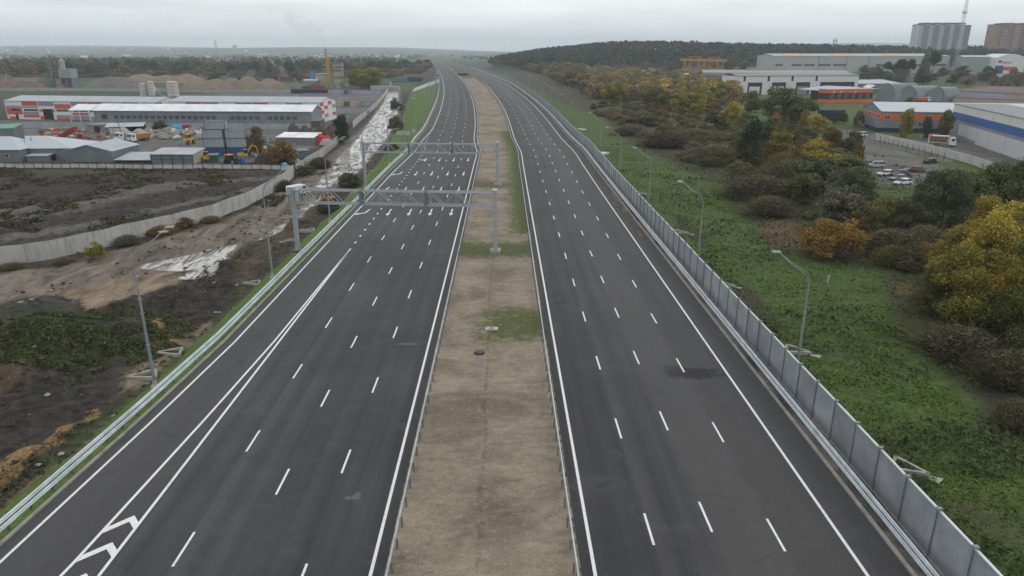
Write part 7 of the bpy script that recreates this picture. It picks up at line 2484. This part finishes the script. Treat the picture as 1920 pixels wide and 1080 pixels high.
dg = bpy.context.evaluated_depsgraph_get(); tm = bpy.data.meshes.new_from_object(to.evaluated_get(dg)); bpy.data.objects.remove(to)
tm.materials.clear(); tm.materials.append(M("mark_red", (0.45, 0.04, 0.07)))
to = bpy.data.objects.new("lettering", tm); COL.objects.link(to); to.parent = root; to.rotation_euler = (math.pi / 2, 0, 0); to.location = (L * .18, -.12, hgt(a, 119))
root, L, a, b = site("small_white_hut", "small white block below the curved white hall", "hut", (1868, 149), (1890, 149))
bx("wall", WHITE, root, 0, L, 0, 6, -1, hgt(a, 139)); bx("roof", GREYP, root, -.3, L + .3, -.3, 6.3, hgt(a, 139), hgt(a, 138))

# far pale sheds and houses out on the plain
r = random.Random(9)
FW = M("far_white", (0.66, 0.67, 0.68), 0.7); FR = M("far_grey", (0.3, 0.3, 0.32), 0.8)
def far_shed(px, dist, wpx, hpx, label, group=None, m_=FW):
    zd = dist * CP + HC * SP
    L = wpx * zd / FPX; h = hpx * zd / FPX
    x = (px - 960) / FPX * zd
    root = thing("far_shed", label, "building", (x, dist, float(zg(x, dist))), 0.0, group)
    bx("wall", FR if hpx > 2.5 else m_, root, 0, L, 0, max(12, L * .4), -3, h * .6)
    D_ = max(12, L * .4)
    MB().prism([(-.3, h * .6), (D_ / 2, h), (D_ + .3, h * .6)], 0, L, axis='x').build("roof", m_, root)
far_shed(150, 3000, 17, 5, "bright white roofed shed out on the hazy plain at the left")
far_shed(-8, 2900, 31, 3.5, "long pale greenish roofed shed at the far left edge of the plain")
far_shed(230, 3600, 13, 3.5, "small pale shed on the plain right of the bright white one")
far_shed(380, 3300, 13, 3, "white shed on the plain below the faint lattice mast")
for i in range(46):
    far_shed(r.uniform(480, 780), r.uniform(3300, 4800), r.uniform(1.5, 5), r.uniform(1.4, 2.5), "one of the tiny pale houses of the village on the hazy plain", "hazy village on the plain", r.choice([FW, FR, FW]))
for i in range(26):
    far_shed(r.uniform(0, 470), r.uniform(4300, 6500), r.uniform(3, 8), r.uniform(3, 8), "one of the blurred blocks of the town along the left horizon", "hazy town on the left horizon", r.choice([FR, FR, FW]))

# ------------------------------------------------------------------ vehicles
TYRE = M("tyre", (0.015, 0.015, 0.016), 0.9)
RIM = M("rim", (0.3, 0.3, 0.31), 0.4, 0.5)
def wheel(root, x, y, r_=0.33, w=0.22):
    t = MB().tube([(x, y - w / 2, r_), (x, y + w / 2, r_)], r_, 14).build("wheel", TYRE, root)
    MB().tube([(x, y - w / 2 - .01, r_), (x, y + w / 2 + .01, r_)], r_ * .55, 10).build("rim", RIM, t)

def car(name, label, cat, p, rz, col, suv=0.0, group=None, estate=False):
    root = thing(name, label, cat, p, rz, group)
    paint = M("car_paint_" + name + label[:12], col, 0.3, 0.2, var=.05, spec=.6)
    L, W, H_ = 4.5, 1.8, 1.47 + suv * .25
    hb = 0.86 + suv * .15
    st = [(-2.25, .35, .60, .80), (-2.1, .28, hb - .05, .86), (-1.3, .25, hb, .90), (0, .25, hb + .02, .90), (1.0, .25, hb - .02, .90), (1.9, .28, hb - .16, .86), (2.25, .38, .60, .74)]
    m = MB()
    for (x, z0, z1, w) in st:
        m.v += [(x, -w, z0), (x, -w * 1.0, (z0 + z1) / 2), (x, -w * .9, z1), (x, w * .9, z1), (x, w, (z0 + z1) / 2), (x, w, z0)]
    n = 6
    for i in range(len(st) - 1):
        for j in range(n):
            m.f.append((i * n + j, (i + 1) * n + j, (i + 1) * n + (j + 1) % n, i * n + (j + 1) % n)); m.m.append(0)
    m.f += [tuple(range(n)), tuple((len(st) - 1) * n + q for q in reversed(range(n)))]; m.m += [0, 0]
    m.build("body", paint, root, smooth=False)
    xb, xf = (-2.12, 1.15); tb, tf = ((-1.95, .35) if (suv or estate) else (-1.25, .35))
    g = MB().hexa([(xb, -.80, hb - .02), (xf, -.80, hb - .04), (xf, .80, hb - .04), (xb, .80, hb - .02), (tb, -.62, H_ - .05), (tf, -.62, H_ - .05), (tf, .62, H_ - .05), (tb, .62, H_ - .05)])
    g.build("windows", M("car_glass", (0.02, 0.025, 0.03), 0.08, spec=.7), root)
    MB().hexa([(tb - .03, -.64, H_ - .06), (tf + .05, -.64, H_ - .06), (tf + .05, .64, H_ - .06), (tb - .03, .64, H_ - .06), (tb + .1, -.55, H_), (tf - .1, -.55, H_), (tf - .1, .55, H_), (tb + .1, .55, H_)]).build("roof", paint, root)
    for s in (-1, 1):
        MB().bar((-.35, s * .80, hb - .02), (-.35, s * .635, H_ - .06), .09).build("pillar", paint, root)
        MB().box(2.13, 2.24, s * .62 - .17, s * .62 + .17, .62, .76).build("headlight", M("lamp_glass", (0.6, 0.62, 0.65), 0.2), root)
        MB().box(-2.27, -2.16, s * .66 - .13, s * .66 + .13, .62, .84).build("tail_light", M("tail_red", (0.3, 0.01, 0.01), 0.3), root)
        wheel(root, -1.35, s * .84); wheel(root, 1.38, s * .84)
    return root

def put(px, py):
    return at_g(px, py)
WHT = (0.62, 0.63, 0.65); SLV = (0.32, 0.34, 0.36); BLK = (0.025, 0.027, 0.03); DRD = (0.14, 0.02, 0.025); GRY = (0.16, 0.18, 0.21)
car("parked_car", "white off-road car on the grey road below the orange-striped warehouse", "car", put(1613, 256), 3.2, WHT, 1)
car("parked_car", "dark car by the concrete wall at the far corner of the gravel lot", "car", put(1744, 306), .5, BLK, 0)
car("parked_car", "dark red car right of the row of parked cars on the gravel lot", "car", put(1714, 322), 2.6, DRD, 0)
car("parked_car", "pale silver estate car at the back left of the parked row", "car", put(1641, 314), 3.0, SLV, 1, estate=True)
car("parked_car", "white car half hidden at the left end of the parked row", "car", put(1660, 329), 3.4, WHT, 0)
car("parked_car", "black estate car in the middle of the parked row", "car", put(1686, 331), 3.3, BLK, 1, estate=True)
car("parked_car", "grey-blue saloon in front of the black estate car", "car", put(1684, 338), 3.4, GRY, 0)
car("parked_car", "white saloon nearest the camera in the parked row", "car", put(1692, 346), 3.45, WHT, 0)
car("parked_car", "grey car half hidden behind the silver estate car", "car", put(1622, 310), 3.0, GRY, 0)
car("moving_car", "small dark car driving on the outer lane of the left carriageway far away", "car", at_road(820.5, 144), -1.2, BLK, 1)
car("moving_car", "pale car far away at the bend of the right carriageway", "car", at_road(852, 120), 2.2, SLV, 1)
p = at_g(560, 366)
root = thing("white_van", "white van on the muddy road behind the near gantry's left post", "van", p, 0.9)
MB().prism([(-2.4, .4), (-2.4, 2.1), (-2.2, 2.25), (1.2, 2.25), (1.9, 1.5), (2.4, 1.25), (2.45, .4)][::-1], -.95, .95).build("body", M("van_white", WHT, .35, spec=.6), root)
MB().prism([(1.18, 2.1), (1.95, 1.42), (1.75, 1.4), (1.0, 2.12)], -.8, .8).build("windscreen", M("car_glass", (0.02, 0.025, 0.03)), root)
for s in (-1, 1):
    MB().box(.5, 1.35, s * .96 - .01, s * .96 + .01, 1.4, 1.95).build("side_window", M("car_glass", (0.02, 0.025, 0.03)), root)
    wheel(root, -1.5, s * .85); wheel(root, 1.5, s * .85)

# cab-over trucks
def truck(px, py, rz, label, cabc, bodyf, L=7.0, name="truck"):
    root = thing(name, label, "truck", put(px, py), rz)
    cm = M("cab_" + label[:14], cabc, .4, spec=.5)
    MB().prism([(-.0, .55), (-.0, 2.75), (.25, 2.95), (1.55, 2.9), (2.0, 1.7), (2.1, .55)][::-1], -1.2, 1.2).build("cab", cm, root)
    MB().prism([(1.60, 2.72), (2.03, 1.72), (2.07, 1.72), (1.66, 2.75)][::-1], -1.05, 1.05).build("windscreen", M("car_glass", (0.02, 0.025, 0.03)), root)
    MB().box(2.08, 2.16, -1.1, 1.1, .5, 1.0).build("bumper", DSTEEL, root)
    for s in (-1, 1):
        MB().box(.7, 1.5, s * 1.21 - .01, s * 1.21 + .01, 1.75, 2.5).build("side_window", M("car_glass", (0.02, 0.025, 0.03)), root)
        wheel(root, 1.1, s * 1.0, .5, .3); wheel(root, -L + 3.3, s * 1.0, .5, .4); wheel(root, -L + 2.0, s * 1.0, .5, .4)
    MB().box(-L + 1, -.1, -.45, .45, .6, .95).build("chassis", DSTEEL, root)
    bodyf(root, L)
    return root
def tipper(mat):
    def f(root, L):
        m = MB().hexa([(-L + .8, -1.15, 1.0), (-.3, -1.15, 1.0), (-.3, 1.15, 1.0), (-L + .8, 1.15, 1.0), (-L + .5, -1.28, 2.5), (-.2, -1.28, 2.7), (-.2, 1.28, 2.7), (-L + .5, 1.28, 2.5)])
        for i in range(5): m.box(-L + 1.2 + i * 1.1, -L + 1.3 + i * 1.1, -1.36, 1.36, 1.1, 2.5)
        m.build("tipper_body", mat, root)
    return f
truck(252, 266, -1.9, "white truck with an orange tipper body in the yard", WHT, tipper(M("tip_orange", (0.36, 0.20, 0.06), .6, var=.2)), 7.2)
truck(229, 264, -1.9, "white truck with a grey body left of the one with the orange tipper", WHT, tipper(M("tip_grey", (0.25, 0.26, 0.25), .7, var=.2)), 7.2)
def boxbody(root, L):
    MB().box(-L + .6, -.15, -1.22, 1.22, .95, 3.3).build("box_body", M("box_white", (0.6, 0.58, 0.55), .5), root)
    MB().box(-L + .9, -.4, 1.22, 1.25, 1.2, 3.05).box(-L + .9, -.4, -1.25, -1.22, 1.2, 3.05).build("side_picture", M("poster_mixed", (0.16, 0.10, 0.06), .6, var=.6, scale=1.4), root)
    MB().box(-L + .8, -L + 1.6, -1.26, 1.26, 2.7, 3.34).build("red_corner", RED, root)
truck(1778, 274, -.55, "box lorry with a colourful side parked by the blue-banded warehouse", WHT, boxbody, 6.6, "box_lorry")
truck(1737, 191, .1, "orange and white truck in front of the arched hangars", (0.6, 0.6, 0.6), tipper(ORANGE), 7, "truck")
# red tipper with raised body
def raised(root, L):
    mm = M("tip_red", (0.30, 0.02, 0.025), .5, var=.1)
    a = math.radians(24)
    def R_(x, y, z): return (-L + 1.0 + x * math.cos(a), y, 1.1 + x * math.sin(a) + z * math.cos(a))
    MB().hexa([R_(0, -1.2, 0), R_(6.4, -1.2, 0), R_(6.4, 1.2, 0), R_(0, 1.2, 0), R_(-.5, -1.3, 1.2), R_(6.4, -1.3, 1.6), R_(6.4, 1.3, 1.6), R_(-.5, 1.3, 1.2)]).build("tipper_body", mm, root)
    MB().bar((-2.2, 0, 1), (-1.0, 0, 3.2), .2).build("ram", DSTEEL, root)
truck(150, 266, 0.02, "red tipper truck with its body raised", (0.32, 0.02, 0.025), raised, 7.6, "tipper_truck")

# yellow machines
YM = M("machine_yellow", (0.55, 0.30, 0.02), .5, var=.1)
def loader(px, py, rz, label):
    root = thing("wheel_loader", label, "wheel loader", put(px, py), rz)
    MB().prism([(-2.6, .9), (-2.6, 1.9), (-1, 2.1), (.2, 2.1), (.6, 1.3), (1.4, 1.2), (1.4, .8)][::-1], -.9, .9).build("body", YM, root)
    MB().prism([(-1.0, 2.0), (-.9, 3.1), (.3, 3.1), (.45, 2.0)][::-1], -.7, .7).build("cab", M("car_glass", (0.02, 0.025, 0.03)), root)
    MB().box(-1.05, .5, -.8, .8, 3.1, 3.25).build("cab_roof", YM, root)
    MB().bar((.9, -.5, 1.5), (3.0, -.5, .6), .25).bar((.9, .5, 1.5), (3.0, .5, .6), .25).build("arm", YM, root)
    MB().prism([(2.8, .2), (2.9, 1.3), (3.3, 1.2), (3.9, .1), (2.9, .0)], -1.3, 1.3).build("bucket", DSTEEL, root)
    for s in (-1, 1): wheel(root, -1.6, s * 1.0, .7, .45); wheel(root, 1.1, s * 1.0, .7, .45)
loader(353, 270, -1.8, "yellow wheel loader in the yard left of the container stack")
def digger(px, py, rz, label, s=1.0, col=YM):
    root = thing("excavator", label, "excavator", put(px, py), rz)
    root.scale = (s, s, s)
    for t in (-1, 1):
        MB().prism([(-1.7, .15), (-1.5, .0), (1.5, 0), (1.8, .2), (1.8, .6), (1.5, .8), (-1.5, .8), (-1.8, .6)][::-1], t * 1.0 - .28, t * 1.0 + .28).build("track", DSTEEL, root)
    MB().cyl(0, 0, .6, 1.0, .7, n=14).box(-1.9, 1.2, -1.15, 1.15, 1.0, 1.9).build("body", col, root)
    MB().box(.1, 1.25, -1.15, -.1, 1.9, 3.0).build("cab", M("car_glass", (0.02, 0.025, 0.03)), root)
    MB().box(.05, 1.3, -1.2, -.05, 3.0, 3.15).build("cab_roof", col, root)
    MB().bar((1.0, .3, 1.6), (2.6, .3, 4.2), .38).bar((2.6, .3, 4.2), (4.1, .3, 3.7), .36).build("boom", col, root)
    MB().bar((4.1, .3, 3.8), (4.4, .3, 1.6), .28).build("stick", col, root)
    MB().prism([(4.0, 1.6), (4.7, 1.6), (4.9, .9), (4.2, .7), (3.9, 1.1)], -.1, .7).build("bucket", DSTEEL, root)
digger(458, 298, .4, "yellow excavator at the foot of the right container column", .9)
digger(386, 303, 2.2, "yellow excavator arm raised left of the blue container", .85)
digger(616, 378, 2.9, "small dark excavator with an orange cab roof working on the spoil bank", .55, M("machine_orange", (0.42, 0.17, 0.04), .5))
root = thing("tractor", "dark green tractor with an orange roof behind the pale fence", "tractor", put(434, 309), 1.2)
MB().box(-.3, 2.2, -.5, .5, .9, 1.7).build("bonnet", M("tractor_green", (0.02, 0.07, 0.03), .5), root)
MB().box(-1.3, .3, -.75, .75, .9, 2.7).build("cab", M("car_glass", (0.02, 0.025, 0.03)), root)
MB().box(-1.45, .5, -.9, .9, 2.7, 2.95).build("roof", M("roof_orange", (0.60, 0.20, 0.03), .5), root)
for s in (-1, 1): wheel(root, -.8, s * .95, .85, .4); wheel(root, 1.7, s * .8, .5, .3)
lowshed("green_machine_shed", "small dark green trailer behind the pale fence left of the tractor", (389, 304), (408, 304), 1.8, 1.9, 3, M("trailer_green", (0.02, 0.10, 0.05), .6), M("roof_felt", (0.2, 0.2, 0.2)), cat="trailer")

# faint smoke over the yellow chimney
p = at_g(612, 166)
k_ = bpy.data.materials.new("smoke"); k_.use_nodes = True
t = k_.node_tree; t.nodes.clear()
o_ = t.nodes.new("ShaderNodeOutputMaterial"); v_ = t.nodes.new("ShaderNodeVolumePrincipled")
v_.inputs['Color'].default_value = (0.35, 0.36, 0.38, 1)
tcn = t.nodes.new("ShaderNodeTexCoord"); nn = t.nodes.new("ShaderNodeTexNoise"); nn.inputs['Scale'].default_value = 0.07; nn.inputs['Detail'].default_value = 3
t.links.new(tcn.outputs['Object'], nn.inputs['Vector'])
mrn = t.nodes.new("ShaderNodeMapRange"); mrn.inputs[1].default_value = .45; mrn.inputs[2].default_value = .8; mrn.inputs[3].default_value = 0; mrn.inputs[4].default_value = .02
t.links.new(nn.outputs[0], mrn.inputs[0]); t.links.new(mrn.outputs[0], v_.inputs['Density']); t.links.new(v_.outputs[0], o_.inputs['Volume'])
Z0 = height_at(p.y, 91) - p.z; Un = 1 / px_per_m(p.y, p.z)
sm = MB().tube([(4 * Un, 0, Z0), (3 * Un, 3, Z0 + 3), (-4 * Un, 8, Z0 + 7), (-22 * Un, 14, Z0 + 12), (-50 * Un, 20, Z0 + 19), (-80 * Un, 26, Z0 + 26)], [1.2, 3, 5, 7, 8, 4], 12).build("smoke", k_)
sm.location = p; tag(sm, "faint grey smoke drifting left from the yellow chimney", "smoke", kind='stuff')
# ------------------------------------------------------------------ haze: one closed box of even, pale air
hz_mat = bpy.data.materials.new("haze_air"); hz_mat.use_nodes = True
ht = hz_mat.node_tree; ht.nodes.clear()
ho = ht.nodes.new("ShaderNodeOutputMaterial"); hv = ht.nodes.new("ShaderNodeVolumePrincipled")
hv.inputs['Density'].default_value = 0.00014
hv.inputs['Color'].default_value = (0.80, 0.90, 0.97, 1)
hv.inputs['Anisotropy'].default_value = 0.0
ht.links.new(hv.outputs[0], ho.inputs['Volume'])
hb = MB().box(-9600, 9600, -240, 11600, -12, 215).build("haze", hz_mat)
hb['kind'] = 'stuff'
print("objects", len(bpy.data.objects))
